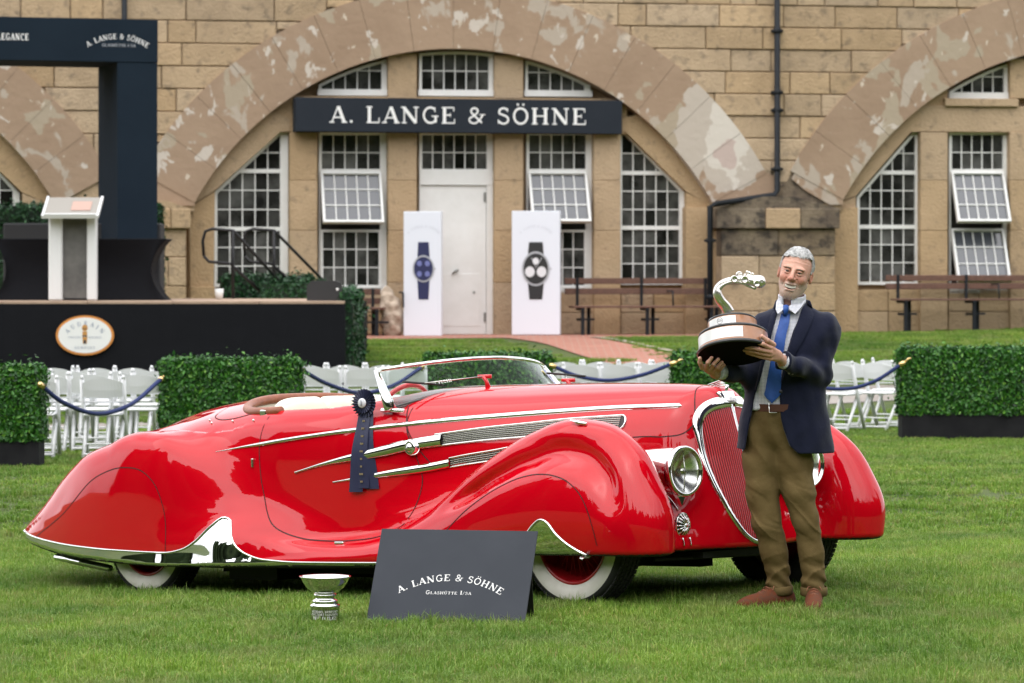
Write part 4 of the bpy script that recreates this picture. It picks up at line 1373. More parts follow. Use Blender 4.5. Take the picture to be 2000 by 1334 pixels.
# ---- watch banners by the door
M_BAN = mat('banner_white', (.74, .765, .85), .5)
def watch_banner(px0, px1, pyt, pyb, y, label, dark, dial):
    a0, a1 = wp(px0, pyb, y), wp(px1, pyt, y)
    root = empty('banner_stand', W0+_ea*((a0[0]+a1[0])/2)+_eb*y+Vector((0, 0, a0[1])), (0, 0, YAW-RAD(16)))
    tag(root, label, 'banner')
    w, h = (a1[0]-a0[0])/2*1.02, a1[1]-a0[1]
    MB().box((-w, 0, 0), (w, .16, h), bev=.006).build('panel', M_BAN, root)
    u = lambda px, py: ((px-(px0+px1)/2)*2*w/(px1-px0), (pyb-py)*h/(pyb-pyt))
    M_D = mat('watch_'+dark[0], dark[1], .5); M_S = mat('watch_steel', (.42, .43, .47), .4)
    cx_, cz_ = u((px0+px1)/2+ (2 if dial == 'blue' else 0), 525)
    k_ = 2*w/(px1-px0)
    def el(rx, rz, x, z, y_, m_, n_='dial', n=32):
        return MB().prism([(x+rx*math.cos(2*math.pi*i/n), z+rz*math.sin(2*math.pi*i/n)) for i in range(n)], y_, y_+.003).build(n_, m_, root)
    R = 18*k_ if dial == 'blue' else 23*k_
    sw_ = R*.62
    top = u(0, 473)[1]; bot = u(0, 585)[1]
    MB().prism([(cx_-sw_*.9, top), (cx_+sw_*.9, top), (cx_+sw_*1.05, cz_+R*1.15), (cx_-sw_*1.05, cz_+R*1.15)][::-1], -.006, -.001).prism([(cx_-sw_*1.05, cz_-R*1.15), (cx_+sw_*1.05, cz_-R*1.15), (cx_+sw_*.85, bot), (cx_-sw_*.85, bot)][::-1], -.006, -.001).build('watch_strap', M_D, root)
    el(R*1.14, R*1.42, cx_, cz_, -.010, M_S, 'watch_case')
    el(R, R*1.25, cx_, cz_, -.014, M_D, 'watch_dial')
    if dial == 'blue':
        M_L = mat('dial_pale_blue', (.16, .18, .42), .5)
        for dx, dz in ((-.42, .55), (.42, .55), (-.42, -.55), (.42, -.55)): el(R*.26, R*.30, cx_+dx*R, cz_+dz*R, -.018, M_L, 'subdial', 16)
    else:
        M_L = mat('dial_white', (.70, .70, .74), .5)
        for dx, dz, q in ((-.48, -.25, .40), (.48, -.25, .40), (0, .62, .26)): el(R*q, R*q*1.1, cx_+dx*R, cz_+dz*R, -.018, M_L, 'subdial', 16)
        MB().tube([(cx_-.35*R, -.02, cz_+.9*R), (cx_, -.02, cz_+.05*R), (cx_+.5*R, -.02, cz_+.9*R)], .004, 5).build('hand', M_L, root)
    MB().box((cx_+R*1.14, -.010, cz_-.012), (cx_+R*1.28, -.004, cz_+.012)).build('crown', M_S, root)
    lettering('A. LANGE & SÖHNE', .034, Matrix.Translation((cx_, -.001, u(0, 444)[1])), arc=.30, track=.2, m=mat('faint_print', (.60, .62, .69), .5), parent=root, name='lettering')
watch_banner(789, 861, 413, 656, -.55, 'white banner with a blue dialled watch, left of the white door', ('blue', (.018, .022, .085)), 'blue')
watch_banner(1001, 1092, 412, 654, -.55, 'white banner with a black and white chronograph, right of the white door', ('black', (.02, .02, .022)), 'white')
# pale rocks by the left banner
RK = empty('garden_rock', W0+_ea*wp(766, 655, -.3)[0]+_eb*-.3+Vector((0, 0, wp(766, 655, -.3)[1]))); tag(RK, 'tall pale rock leaning on the wall left of the blue watch banner', 'rock')
def rockf(P):
    f = smin(ellipsoid(P, (0, 0, .25), (.17, .14, .34)), ellipsoid(P, (-.08, .02, .52), (.10, .09, .20)), .06)
    return f+.015*np.sin(P[:, 0]*31+1)*np.sin(P[:, 2]*27)+.01*np.sin(P[:, 1]*40+P[:, 2]*33)
V_, Q_, N__ = surface_nets(rockf, (-.3, -.25, -.05), (.3, .25, .8), .03)
link('rock', np_mesh('rock', V_, Q_, N__), stone_mat('pale_rock', (.52, .42, .33), (.42, .33, .25), (.3, .22, .16), .05), RK)

# ---- benches along the wall
M_WOODB = mat('bench_wood', (.155, .075, .052), .6, noise=(20, (.10, .05, .035), 1), bump=(40, .2, .004))
def bench(px0, px1, ysl, yseat, ybot, y, label, n_leg=3):
    a = wp(px0, ybot, y); b = wp(px1, ybot, y)
    zb_ = lambda py: wp((px0+px1)/2, py, y)[1]-a[1]
    root = empty('garden_bench', W0+_ea*a[0]+_eb*y+Vector((0, 0, a[1])), (0, 0, YAW)); tag(root, label, 'bench', 'benches against the stone wall')
    L = b[0]-a[0]
    zs1 = zb_(yseat)
    for k in range(4): MB().box((0, -.34+k*.10, zs1-.03), (L, -.255+k*.10, zs1), bev=.006).build('seat_slat', M_WOODB, root)
    for ya in ysl: MB().box((-.05, .10, zb_(ya)-.045), (L-.02, .13, zb_(ya)+.045), bev=.006).build('back_slat', M_WOODB, root)
    for k in range(n_leg):
        x = .14+(L-.28)*k/(n_leg-1)
        MB().box((x-.02, -.32, -.10), (x+.03, -.28, zs1-.03)).box((x-.018, -.30, .18), (x+.028, .06, .22)).box((x-.02, -.34, zs1-.07), (x+.03, .10, zs1-.031)).box((x-.02+.16, .03, -.10), (x+.03+.16, .07, zs1-.03)).box((x-.02, -.28, .19), (x+.19, -.25, .22)).box((x-.02, .08, zs1-.05), (x+.02, .12, zb_(ysl[0])+.05)).build('leg_frame', M_IRON, root)
    for k in (1,):
        x = .14+(L-.28)*k/(n_leg-1)+.4
        MB().tube([(x, .08, zs1+.22), (x, -.28, zs1+.22), (x, -.31, zs1)], .014, 6).build('armrest', M_IRON, root)
bench(1112, 1398, (549, 569), 597, 650, -.25, 'brown slatted bench under the window right of the black and white watch banner')
bench(1740, 2040, (543, 559), 583, 639, -.25, 'brown slatted bench under the tilted windows at the right edge')
bench(690, 748, (570, 588), 600, 656, -.25, 'short end of a brown bench between the stage and the blue watch banner', 2)
for px, py, lb in ((1385, 590, 'pale stone post standing at the right end of the middle bench'),):
    pass

# ---- box hedges in black planters
M_PLANT = mat('planter_black', (.012, .012, .014), .8, noise=(5, (.018, .018, .02), 1), spec=.15)
def hedge(px0, px1, D, ht, label, depth=.42, pl=.22, n=12000, seed=1, rz=0, ztop=None):
    p0, p1 = at(px0, 800, D), at(px1, 800, D)
    cxw = (p0.x+p1.x)/2
    z = gz(cxw, D)
    root = empty('planter_hedge', (cxw, D, z), (0, 0, rz)); tag(root, label, 'hedge', 'box hedges in black planters')
    w = (p1.x-p0.x)/2
    MB().box((-w+.02, .02, -.03), (w-.02, depth-.02, pl+.01), bev=.006).build('planter', M_PLANT, root)
    leafy('foliage', (-w+.02, .02, pl+.01), (w-.02, depth-.02, ht-.02), n, .021, M_LEAF, root, seed=seed, jit=.02)
    return root
hedge(-120, 80, 31.0, .87, 'clipped box hedge in a black planter at the left edge', seed=11, n=13000)
hedge(310, 587, 33.6, .87, 'long box hedge standing behind the tail of the red roadster', seed=12, n=17000)
hedge(826, 1079, 36.2, .87, 'low box hedge seen through the roadster windscreen', seed=13, n=9000)
hedge(1313, 1462, 36.2, .87, 'box hedge just behind the roadster bonnet, left of the man', seed=14, n=9000)
hedge(1758, 2060, 36.3, .92, 'wide box hedge in a black planter at the right edge', seed=15, n=17000, pl=.245)

# ---- navy ropes with brass hooks
M_ROPE = mat('navy_rope', (.010, .022, .11), .75, bump=(160, .6, .004))
M_BRASS = mat('brass', (.75, .55, .25), .25, 1.0)
def rope(pts, label):
    P = catmull([tuple(at(x, y, d)) for x, y, d in pts], 10)
    c = Vector(P[0]); root = empty('barrier_rope', c); tag(root, label, 'rope', 'navy ropes between the hedges')
    MB().tube([Vector(p)-c for p in P], .020, 10).build('rope', M_ROPE, root)
    e = Vector(P[-1])-c; d = (Vector(P[-1])-Vector(P[-2])).normalized()
    MB().tube([e-d*.02, e+d*.03, e+d*.05], [.026, .026, .018], 12).tube([e+d*.05, e+d*.09+Vector((.0, 0, .01)), e+d*.12], [.010, .012, .008], 8).build('hook', M_BRASS, root)
    e2 = Vector((0, 0, 0)); d2 = (Vector(P[0])-Vector(P[1])).normalized()
    MB().tube([e2-d2*.02, e2+d2*.03, e2+d2*.05], [.026, .026, .018], 12).build('hook', M_BRASS, root)
rope([(82, 754, 30.95), (125, 787, 31.2), (190, 808, 31.9), (255, 790, 32.7), (314, 741, 33.5)], 'sagging navy rope in front of the white chairs at the left')
rope([(590, 723, 33.9), (640, 750, 34.5), (705, 768, 35.3), (770, 752, 35.8), (826, 716, 36.1)], 'navy rope running from the long hedge down behind the windscreen')
rope([(1082, 716, 36.1), (1130, 735, 36.1), (1190, 743, 36.1), (1255, 732, 36.1), (1312, 711, 36.1)], 'navy rope between the windscreen and the hedge behind the bonnet')
rope([(1464, 711, 36.1), (1540, 745, 36.2), (1640, 760, 36.2), (1705, 746, 36.2), (1760, 712, 36.2)], 'navy rope passing behind the man to the right hedge')

# ---- white folding chairs
M_RESIN = mat('white_resin', (.74, .75, .77), .4)
def make_chair():
    root = empty('folding_chair'); tag(root, 'white resin folding chair', 'chair', 'white folding chairs on the lawn')
    for s in (-1, 1):
        # front leg runs up to form the back post
        MB().tube([(.20*s, .26, 0), (.205*s, .04, .43), (.205*s, -.10, .80)], [.023, .024, .024], 4).build('back_post', M_RESIN, root)
        MB().tube([(.175*s, -.20, 0), (.18*s, .10, .42)], .022, 4).build('leg', M_RESIN, root)
        MB().tube([(.205*s, -.098, .795), (.205*s, -.108, .825)], [.022, .014], 8).build('post_cap', M_RESIN, root)
    A = []
    for u in np.linspace(-1, 1, 13):
        top = .80-.045*abs(u)**2+.0; y = -.095+.03*(1-u*u)*-1
        A.append([(u*.195, y+.035, .60+.012*abs(u)), (u*.195, y+.012, .68), (u*.195, y-.010, top), (u*.195, y-.026, top), (u*.195, y-.004, .68), (u*.195, y+.019, .60+.012*abs(u)), (u*.195, y+.035, .60+.012*abs(u))])
    MB().grid(np.array(A), smooth=False).build('backrest', M_RESIN, root)
    MB().box((-.185, -.16, .425), (.185, .23, .455), bev=.012).build('seat', M_RESIN, root)
    for a_, b_2, r_ in (((-.2, .235, .05), (.2, .235, .05), .012), ((-.175, -.185, .05), (.175, -.185, .05), .014), ((-.178, -.10, .15), (.178, -.10, .15), .010), ((-.2, -.02, .56), (.2, -.02, .56), .009)):
        MB().tube([a_, b_2], r_, 6).build('stretcher', M_RESIN, root)
    return root
CH0 = make_chair(); _used = [False]
def chair(px, D, rz=0, label=None, sc=.91):
    x = (px-1000)*D/FPX
    if not _used[0]:
        r_ = CH0; _used[0] = True
    else:
        r_ = CH0.copy(); COL.objects.link(r_)
        for c in CH0.children:
            q = c.copy(); COL.objects.link(q); q.parent = r_
    r_.location = (x, D, gz(x, D)-.0); r_.rotation_euler = (0, 0, RAD(rz)); r_.scale = (sc, sc, sc)
    r_['label'] = label
    return r_
ord_ = ['nearest', 'second', 'third', 'fourth']
for r_, (D, xs) in enumerate(((32.6, [(72, 2), (203, -1)]), (33.8, [(96, 0), (178, 3), (276, -2)]), (35.0, [(50, 0), (140, -2), (222, 2), (300, 0)]), (36.2, [(108, 0), (190, 1), (262, -1)]))):
    for k, (px, rz) in enumerate(xs):
        chair(px, D, rz, 'white folding chair behind the left rope, %s row, %s from the left' % (ord_[r_], ['first', 'second', 'third', 'fourth'][k]))
for r_, (D, xs) in enumerate(((36.2, [(628, 0), (712, 2), (796, 0)]), (37.4, [(600, 1), (676, 0), (752, -2)]))):
    for k, (px, rz) in enumerate(xs):
        chair(px, D, rz, 'white folding chair between the long hedge and the windscreen, %s row, %s from the left' % (ord_[r_], ['first', 'second', 'third'][k]))
for r_, (D, xs) in enumerate(((37.6, [(1138, -12), (1212, -14), (1286, -12)]), (38.8, [(1104, -12), (1176, -10), (1246, -15), (1306, -12)]))):
    for k, (px, rz) in enumerate(xs):
        chair(px, D, rz, 'white folding chair behind the rope over the bonnet, %s row, %s from the left' % (ord_[r_], ['first', 'second', 'third', 'fourth'][k]))
for k, (px, D, rz, lb) in enumerate(((1722, 38.6, -38, 'white folding chair turned sideways right of the man, beside the right hedge'), (1640, 38.2, -30, 'white folding chair close behind the man in the blazer'), (1664, 39.1, -35, 'further white folding chair seen between the man and the sideways chair'), (1742, 39.6, -36, 'white folding chair half hidden behind the sideways chair'))):
    chair(px, D, rz, lb)

# ---- trees behind the photographer, seen only in paint and glass
def far_wood():
    r = np.random.default_rng(4)
    A = []
    n = 220
    rows = []
    for i in range(n):
        a = math.pi*(-.12+1.24*i/(n-1))
        R = 44+4*math.sin(i*.7)+r.normal(0, 1.5)
        h = 20+2.6*math.sin(i*.31)+1.8*math.sin(i*.93+1)+r.normal(0, .9)
        x, y = R*math.cos(a), 14-R*math.sin(a)
        rows.append([(x, y, -1), (x*.99+r.normal(0, .6), y, h*.3), (x*.985+r.normal(0, .9), y, h*.65), (x+r.normal(0, .5), y, h*.9), (x*1.04, y*1.04, h)])
    m = mat('distant_foliage', (.022, .045, .012), .9, noise=(.35, (.05, .075, .022), 1), world=True)
    o = MB().grid(np.array(rows), smooth=False).build('far_wood', m)
    tag(o, 'line of dark trees beyond the field', kind='stuff')
far_wood()

# ================================================================== the red roadster
CAR_PITCH = RAD(2.58)
CAR = empty('roadster', (0.892, 18.594, 0.0))
_F = Vector((math.cos(RAD(-45))*math.cos(CAR_PITCH), math.sin(RAD(-45))*math.cos(CAR_PITCH), math.sin(CAR_PITCH)))
_L = Vector((math.cos(RAD(45)), math.sin(RAD(45)), 0))
_U = _F.cross(_L)
CAR_M = Matrix((( _F.x, _L.x, _U.x, 0.892), (_F.y, _L.y, _U.y, 18.594), (_F.z, _L.z, _U.z, 0.0), (0, 0, 0, 1)))
CAR.rotation_euler = CAR_M.to_euler()
tag(CAR, 'glossy red vintage open roadster with chrome trim and white wall tyres parked on the lawn', 'car')

def car_pixel(px, py, Y):
    """photo pixel -> (X, Z) in the car, on the upright plane at side distance Y"""
    d = Vector(((px-1000)/FPX, 1, -(py-YHOR)/FPX))
    A = Matrix(((d.x, -_F.x, -_U.x), (d.y, -_F.y, -_U.y), (d.z, -_F.z, -_U.z)))
    r = Vector((0.892, 18.594, 0)) + _L*Y - Vector((0, 0, CAMH))
    s = A.inverted() @ r
    return (s.y, s.z)
def CP(Y, *pts): return [car_pixel(p[0], p[1], Y) for p in pts]

def table(pts, lo, hi, n=1200):
    xs = np.linspace(lo, hi, n); ys = pchip(xs, pts)
    return lambda x: np.interp(x, xs, ys)
_zt = table([(-5.1,.30),(-4.95,.36),(-4.8,.48),(-4.5,.67),(-4.2,.82),(-3.8,.965),(-3.3,1.065),(-2.9,1.095),(-2.4,1.10),(-1.5,1.115),(-.8,1.11),(0,1.09),(.3,1.065),(.6,1.0)], -5.2, .9)
_w = table([(-5.0,.16),(-4.85,.30),(-4.5,.44),(-4,.55),(-3.3,.66),(-2.85,.725),(-2.5,.775),(-2.2,.795),(-1.8,.79),(-1.4,.735),(-1.0,.645),(-.5,.52),(0,.405),(.3,.325),(.6,.28)], -5.2, .9)
_n = table([(-5,2.0),(-4,2.2),(-3,2.7),(-2.3,3.1),(-1.5,2.9),(-.8,2.5),(.3,2.5),(.6,2.5)], -5.2, .9)
_m = table([(-5,2.2),(-3.8,2.4),(-3.1,3.0),(-2.5,4.7),(-1.6,4.6),(-.8,3.2),(.3,2.7),(.6,2.6)], -5.2, .9)
_zcut = table([(-5.0,.30),(-4.6,.262),(-3.9,.20),(-3.0,.168),(-2.2,.168),(-1.3,.18),(-.9,.20),(-.5,.255),(.25,.258),(.6,.25)], -5.2, .9)
_ycr = table([(-5.0,.42),(-4.7,.50),(-4.3,.60),(-3.9,.685),(-3.5,.73),(-3.1,.74),(-2.4,.72)], -5.2, .9)

def polar(pts, c):
    a = [(math.atan2(z-c[1], x-c[0]), math.hypot(x-c[0], z-c[1])) for x, z in pts]
    a = [(t if t > -1.6 else t+2*math.pi, r) for t, r in a]
    lo, hi = min(t for t, _ in a), max(t for t, _ in a)
    xs = np.linspace(lo, hi, 900); ys = pchip(xs, a)
    return lambda t: np.interp(t, xs, ys)
FC, RC = (0.0, 0.30), (-3.35, 0.30)
_fR = polar([(.58,.10),(.622,.30),(.618,.45),(.553,.60),(.445,.765),(.29,.873),(.08,.925),(-.20,.895),(-.44,.81),(-.70,.675),(-.985,.50),(-1.25,.385),(-1.55,.30),(-2.0,.235),(-2.4,.19),(-2.4,.10)], FC)
_rR = polar([(-2.36,.10),(-2.40,.25),(-2.50,.42),(-2.68,.66),(-2.88,.82),(-3.05,.89),(-3.29,.915),(-3.60,.875),(-4.0,.765),(-4.36,.575),(-4.60,.42),(-4.71,.29),(-4.71,.10)], RC)

def car_body(P):
    X, Y, Z = P[:, 0], np.abs(P[:, 1]), P[:, 2]
    zt, w, n = _zt(X), _w(X), _n(X)
    zc = np.minimum(0.60, .12+(zt-.12)*.52); hh = np.where(Z > zc, zt-zc, zc-.10)
    zz = np.abs(Z-zc)/hh
    m = _m(X)
    k = ((Y/w)**n + zz**m + 1e-9)**(2/(n+m))
    core = (k-1)*np.minimum(w, hh)*0.9
    # slanted, v-shaped nose and rounded tail
    core = smax(core, -(X+4.93)+.35*Y*Y+.5*np.maximum(Z-.35,0)**2, .10)
    xg = 0.335 + (1.04-Z)*0.16 + 0.05*np.clip(1-((Z-.55)/.5)**2, 0, 1)
    nose = X - (xg - 1.15*Y**2 - 0.10*np.sqrt(Y**2+0.0006))
    core = smax(core, nose, 0.07)
    return core

def car_fields(P):
    X, Y, Z = P[:, 0], np.abs(P[:, 1]), P[:, 2]
    core = car_body(P)
    # low apron joining nose and wings
    ap = (((np.abs(X+.15)/.60)**3 + (Y/.86)**4 + (np.abs(Z-.2)/.40)**2.4 + 1e-9)**(1/3)-1)*.38
    f = smin(core, ap, 0.16)
    # front wing
    def wing(R, c, yc, wo, wi, p):
        dx, dz = X-c[0], Z-c[1]
        if c is FC: dx = dx+smooth01((X-.05)/.35)*np.where(Y < yc, .52*(yc-Y), .26*(yc-Y))
        th = np.arctan2(dz, dx); th = np.where(th < -1.6, th+2*np.pi, th)
        rr = np.sqrt(dx*dx+dz*dz)+1e-6
        Rm = R(th)
        wd = np.where(Y > yc, wo, wi)
        k = ((rr/Rm)**p + (np.abs(Y-yc)/wd)**p + 1e-9)**(1/p)
        return (k-1)*np.minimum(wd, Rm*0.6)
    ffr = wing(_fR, FC, 0.755, .255-.060*np.clip((Z-.5)/.32,-1,1)**2, 0.165, 2.65)
    # long crest line along the wing, a shallow hollow under it
    th = np.arctan2(Z-FC[1], X-FC[0]); th = np.where(th < -1.6, th+2*np.pi, th)
    rr = np.sqrt((X-FC[0])**2+(Z-FC[1])**2)
    dd = _fR(th)-rr
    ffr = ffr + 0.034*np.exp(-((dd-.170)/.062)**2)*smooth01((Y-.70)/.16)*smooth01((th-.25)/.5)*smooth01((3.0-th)/.3)
    f = smin(f, ffr, 0.075)
    frr = wing(_rR, RC, _ycr(X), 0.205, 0.28, 3.7)
    frr = smax(frr, -(X+4.80), .09)
    f = smin(f, frr, 0.11+.12*(1-smooth01((Z-.28)/.30)))
    # flared toe of the chrome skirt at the front of the rear wing
    f = f-.040*np.exp(-((X+2.53)/.16)**2)*smooth01((.47-Z)/.22)*smooth01((Y-.55)/.2)
    # running board
    rb = smax(smax(np.abs(X+1.85)-1.15, np.abs(Y-.6)-.275, .08), np.abs(Z-.14)-.10, .06)
    f = smin(f, rb, 0.13)
    f = smax(f, _zcut(X)-Z, 0.03)
    return f

def cockpit(P):
    X, Y, Z = P[:, 0], np.abs(P[:, 1]), P[:, 2]
    k = ((np.abs(X+2.16)/.74)**3.2 + (Y/.655)**3.2 + 1e-9)**(1/3.2)
    return smax((k-1)*.65, .48-Z, .08)
def car_f(P):
    return smax(car_fields(P), -cockpit(P), 0.018)

def side_y(X, Z, side=-1, f=car_fields):
    """outermost surface Y at (X, Z)"""
    X = np.atleast_1d(np.asarray(X, float)); Z = np.atleast_1d(np.asarray(Z, float))
    ys = np.linspace(1.02, 0.0, 256)
    P = np.stack(np.broadcast_arrays(X[:, None], ys[None, :], Z[:, None]), -1).reshape(-1, 3)
    F = f(P).reshape(len(X), -1)
    i = (F < 0).argmax(1); i = np.clip(i, 1, None)
    r = np.arange(len(X))
    a, b = F[r, i-1], F[r, i]
    t = np.clip(a/(a-b+1e-12), 0, 1)
    return side*(ys[i-1]+(ys[i]-ys[i-1])*t)
def front_x(Y, Z, f=car_fields):
    Y = np.atleast_1d(np.asarray(Y, float)); Z = np.atleast_1d(np.asarray(Z, float))
    xs = np.linspace(0.85, -0.3, 300)
    P = np.stack(np.broadcast_arrays(xs[None, :], Y[:, None], Z[:, None]), -1).reshape(-1, 3)
    F = f(P).reshape(len(Y), -1)
    i = np.clip((F < 0).argmax(1), 1, None); r = np.arange(len(Y))
    t = np.clip(F[r, i-1]/(F[r, i-1]-F[r, i]+1e-12), 0, 1)
    return xs[i-1]+(xs[i]-xs[i-1])*t
def top_z(X, Y, f=car_fields):
    X = np.atleast_1d(np.asarray(X, float)); Y = np.atleast_1d(np.asarray(Y, float))
    zs = np.linspace(1.2, 0.3, 300)
    P = np.stack(np.broadcast_arrays(X[:, None], Y[:, None], zs[None, :]), -1).reshape(-1, 3)
    F = f(P).reshape(len(X), -1)
    i = np.clip((F < 0).argmax(1), 1, None); r = np.arange(len(X))
    t = np.clip(F[r, i-1]/(F[r, i-1]-F[r, i]+1e-12), 0, 1)
    return zs[i-1]+(zs[i]-zs[i-1])*t
def nrm_at(P):
    G = grad(car_fields, np.asarray(P, float), 0.004)
    return G/(np.linalg.norm(G, axis=1, keepdims=True)+1e-12)

M_RED = mat('red_paint', (0.53, 0.0010, 0.0085), 0.7, coat=1.0, coat_rough=0.035, spec=0.0)
M_CHROME = mat('chrome', (0.82, 0.83, 0.82), 0.04, 1.0)
M_CHROME_S = mat('brushed_nickel', (0.62, 0.61, 0.57), 0.2, 1.0)
M_GAP = mat('panel_gap', (0.05, 0.002, 0.003), 0.7)
M_BLACK = mat('black_underside', (0.012, 0.012, 0.012), 0.7)
M_RUBBER = mat('tyre_rubber', (0.018, 0.018, 0.018), 0.75, bump=(220, .4, .004))
M_WHITEWALL = mat('white_wall', (0.72, 0.70, 0.64), 0.55, noise=(14, (0.60, 0.57, 0.50), .6))
M_CREAM = mat('cream_leather', (0.80, 0.77, 0.66), 0.45, bump=(160, .15, .002), noise=(5, (0.72, 0.68, 0.56), .5))
M_TAN = mat('brown_leather', (0.30, 0.095, 0.045), 0.42, noise=(30, (0.20, 0.06, 0.03), .7), bump=(130, .3, .003))
M_GLASS = mat('clear_glass', (0.93, 0.97, 0.95), 0.0, trans=1.0, ior=1.45)
M_CARD = mat('dark_slatting', (0.02, 0.015, 0.015), 0.5)

# outlines in the car's side view
DOOR = CP(-.80, (502,815),(501,850),(505,900),(514,950),(530,995),(556,1030),(600,1050),(650,1056),(700,1055),(752,1046))+CP(-.76,(790,1022))+CP(-.72,(813,985),(819,940),(812,905),(800,870),(785,830),(768,797))
DOOR[0] = (DOOR[0][0], 1.2); DOOR[-1] = (DOOR[-1][0], 1.2)
SPAT_F = CP(-.93, (872,1048),(900,1016),(930,988),(965,962),(1000,942),(1030,931),(1060,926),(1090,928),(1120,939),(1147,962),(1165,995),(1176,1035),(1180,1065),(1178,1100)) 
SPAT_F = SPAT_F + [(SPAT_F[-1][0], .05), (-1.25, .05), (-1.1, .27)]
SPAT_R = CP(-.92, (72,1046),(105,1004),(168,943),(210,920),(245,913),(280,920),(308,948),(326,997),(332,1045),(333,1085)) 
SPAT_R[0] = (SPAT_R[0][0]-.25, SPAT_R[0][1]-.02)
SPAT_R = SPAT_R + [(SPAT_R[-1][0], .05), (-4.9, .05)]
HOODP = [(0.20,1.3)] + CP(-.12,(1386,763))+CP(-.22,(1364,782))+CP(-.27,(1349,803))+CP(-.29,(1340,826))+CP(-.32,(1323,847))+CP(-.34,(1294,853))+CP(-.38,(1223,856)) + [(-.6,.74),(-1.05,.64)] + CP(-.655, (880,940),(845,900),(812,850),(795,810),(787,794)) + [(-1.47,1.3)]
def skirt_z(X):
    return _skirt(X)
_skirt = table([(-5.0,.40),(-4.70,.335),(-4.4,.305),(-3.9,.272),(-3.4,.252),(-3.02,.245),(-2.88,.262),(-2.74,.315),(-2.63,.395),(-2.56,.44),(-2.50,.425),(-2.45,.35),(-2.40,.285),(-2.32,.24),(-2.2,.215),(-1.9,.203),(-1.3,.207),(-1.0,.212),(-.9,.10),(1,.10)], -5.2, .9)
TIP = CP(-.93, (960,1088),(1000,1070),(1040,1048),(1062,1024),(1076,1014),(1090,1020),(1105,1042),(1125,1062),(1150,1080),(1163,1090))
TIP = TIP + [(TIP[-1][0]+.02, .05), (TIP[0][0]-.05, .05)]

def build_car_shell():
    V, Q, N = surface_nets(car_f, (-5.15, -1.03, 0.10), (0.80, 1.03, 1.22), 0.0165)
    T = np.concatenate([Q[:, [0, 1, 2]], Q[:, [0, 2, 3]]])
    fd, fsf, fsr, fh, ft = poly_sd(DOOR), poly_sd(SPAT_F), poly_sd(SPAT_R), poly_sd(HOODP), poly_sd(TIP)
    phis = [lambda v: fd(v[:, 0], v[:, 2]), lambda v: fsf(v[:, 0], v[:, 2]), lambda v: fsr(v[:, 0], v[:, 2]),
            lambda v: fh(v[:, 0], v[:, 2]), lambda v: ft(v[:, 0], v[:, 2]), lambda v: v[:, 2]-skirt_z(v[:, 0])]
    for ph in phis:
        V, T = split_tris(V, T, ph)
    n0 = len(V)
    G = grad(car_f, V, 0.009)
    N = G/(np.linalg.norm(G, axis=1, keepdims=True)+1e-12)
    C = V[T].mean(1); cx, cy, cz = C[:, 0], np.abs(C[:, 1]), C[:, 2]
    cls = np.zeros(len(T), int)
    inside = np.abs(cockpit(C)) < np.abs(car_fields(C))-0.004
    under = (N[T].mean(1)[:, 2] < -0.75) & (cz < _zcut(cx)+.03)
    rear = (np.abs(cy) > .42)
    cls[(fh(cx, cz) < 0) & (cz > .5) & (car_body(C) < .012)] = 3
    cls[(fd(cx, cz) < 0) & (cy > .55)] = 1
    cls[(fsf(cx, cz) < 0) & (cy > .86)] = 2
    cls[(fsr(cx, cz) < 0) & (cy > .55) & (cx < -2.95)] = 4
    outer = car_body(C) > 0.02
    cls[(cz < skirt_z(cx)) & (cx < -1.0)] = 5
    cls[(ft(cx, cz) < 0) & (cy > .80)] = 6
    cls[inside] = 7
    cls[under] = 8
    cls[(cls == 5) & (N[T].mean(1)[:, 2] < -0.5)] = 8
    side = np.sign(C[:, 1])
    def part(name, sel, m):
        t = T[sel]
        if not len(t): return None
        u, inv = np.unique(t, return_inverse=True)
        me = np_mesh(name, V[u], inv.reshape(-1, 3), N[u])
        return link(name, me, m, CAR)
    part('body', cls == 0, M_RED)
    part('bonnet', cls == 3, M_RED)
    for s in (-1, 1):
        part('door', (cls == 1) & (side == s), M_RED)
        part('front_wheel_spat', (cls == 2) & (side == s), M_RED)
        part('rear_wheel_spat', (cls == 4) & (side == s), M_RED)
        part('chrome_skirt', (cls == 5) & (side == s), M_CHROME)
        part('spat_trim', (cls == 6) & (side == s), M_CHROME)
    part('cockpit_lining', cls == 7, M_CREAM)
    part('underbody', cls == 8, M_BLACK)
build_car_shell()

def ribbon(name, path, width, m, side=-1, rise=0.006, f=car_fields, profile=None, n_res=None, coords='side'):
    """a raised strip that follows the body; path in (X, Z) (side view) or (Y, Z) (front view) or (X, Y) (from above)"""
    P = np.asarray(path, float)
    W = np.broadcast_to(np.asarray(width, float), (len(P),))
    T = np.gradient(P, axis=0); T /= (np.linalg.norm(T, axis=1, keepdims=True)+1e-12)
    Nn = np.stack([-T[:, 1], T[:, 0]], 1)
    prof = profile or [(-.5, -0.004), (-.42, rise*.75), (0, rise), (.42, rise*.75), (.5, -0.004)]
    rows = []
    for o, h in prof:
        q = P+Nn*(W*o)[:, None]
        if coords == 'side':
            p3 = np.stack([q[:, 0], side_y(q[:, 0], q[:, 1], side, f), q[:, 1]], 1)
        elif coords == 'front':
            p3 = np.stack([front_x(q[:, 0], q[:, 1], f), q[:, 0], q[:, 1]], 1)
        else:
            p3 = np.stack([q[:, 0], q[:, 1], top_z(q[:, 0], q[:, 1], f)], 1)
        sc = np.clip(W/max(W.max(), 1e-6), .3, 1)[:, None]
        rows.append(p3+nrm_at(p3)*h*sc)
    A = np.stack(rows, 1)
    if (coords == 'side' and side > 0) or coords == 'front' or coords == 'top': A = A[:, ::-1]
    mb = MB().grid(A)
    if name is None: return mb
    return mb.build(name, m, CAR)
GAPP = [(-.5, 0.0018), (.5, 0.0018)]
def dens(pts, n=8): return catmull(pts, n)
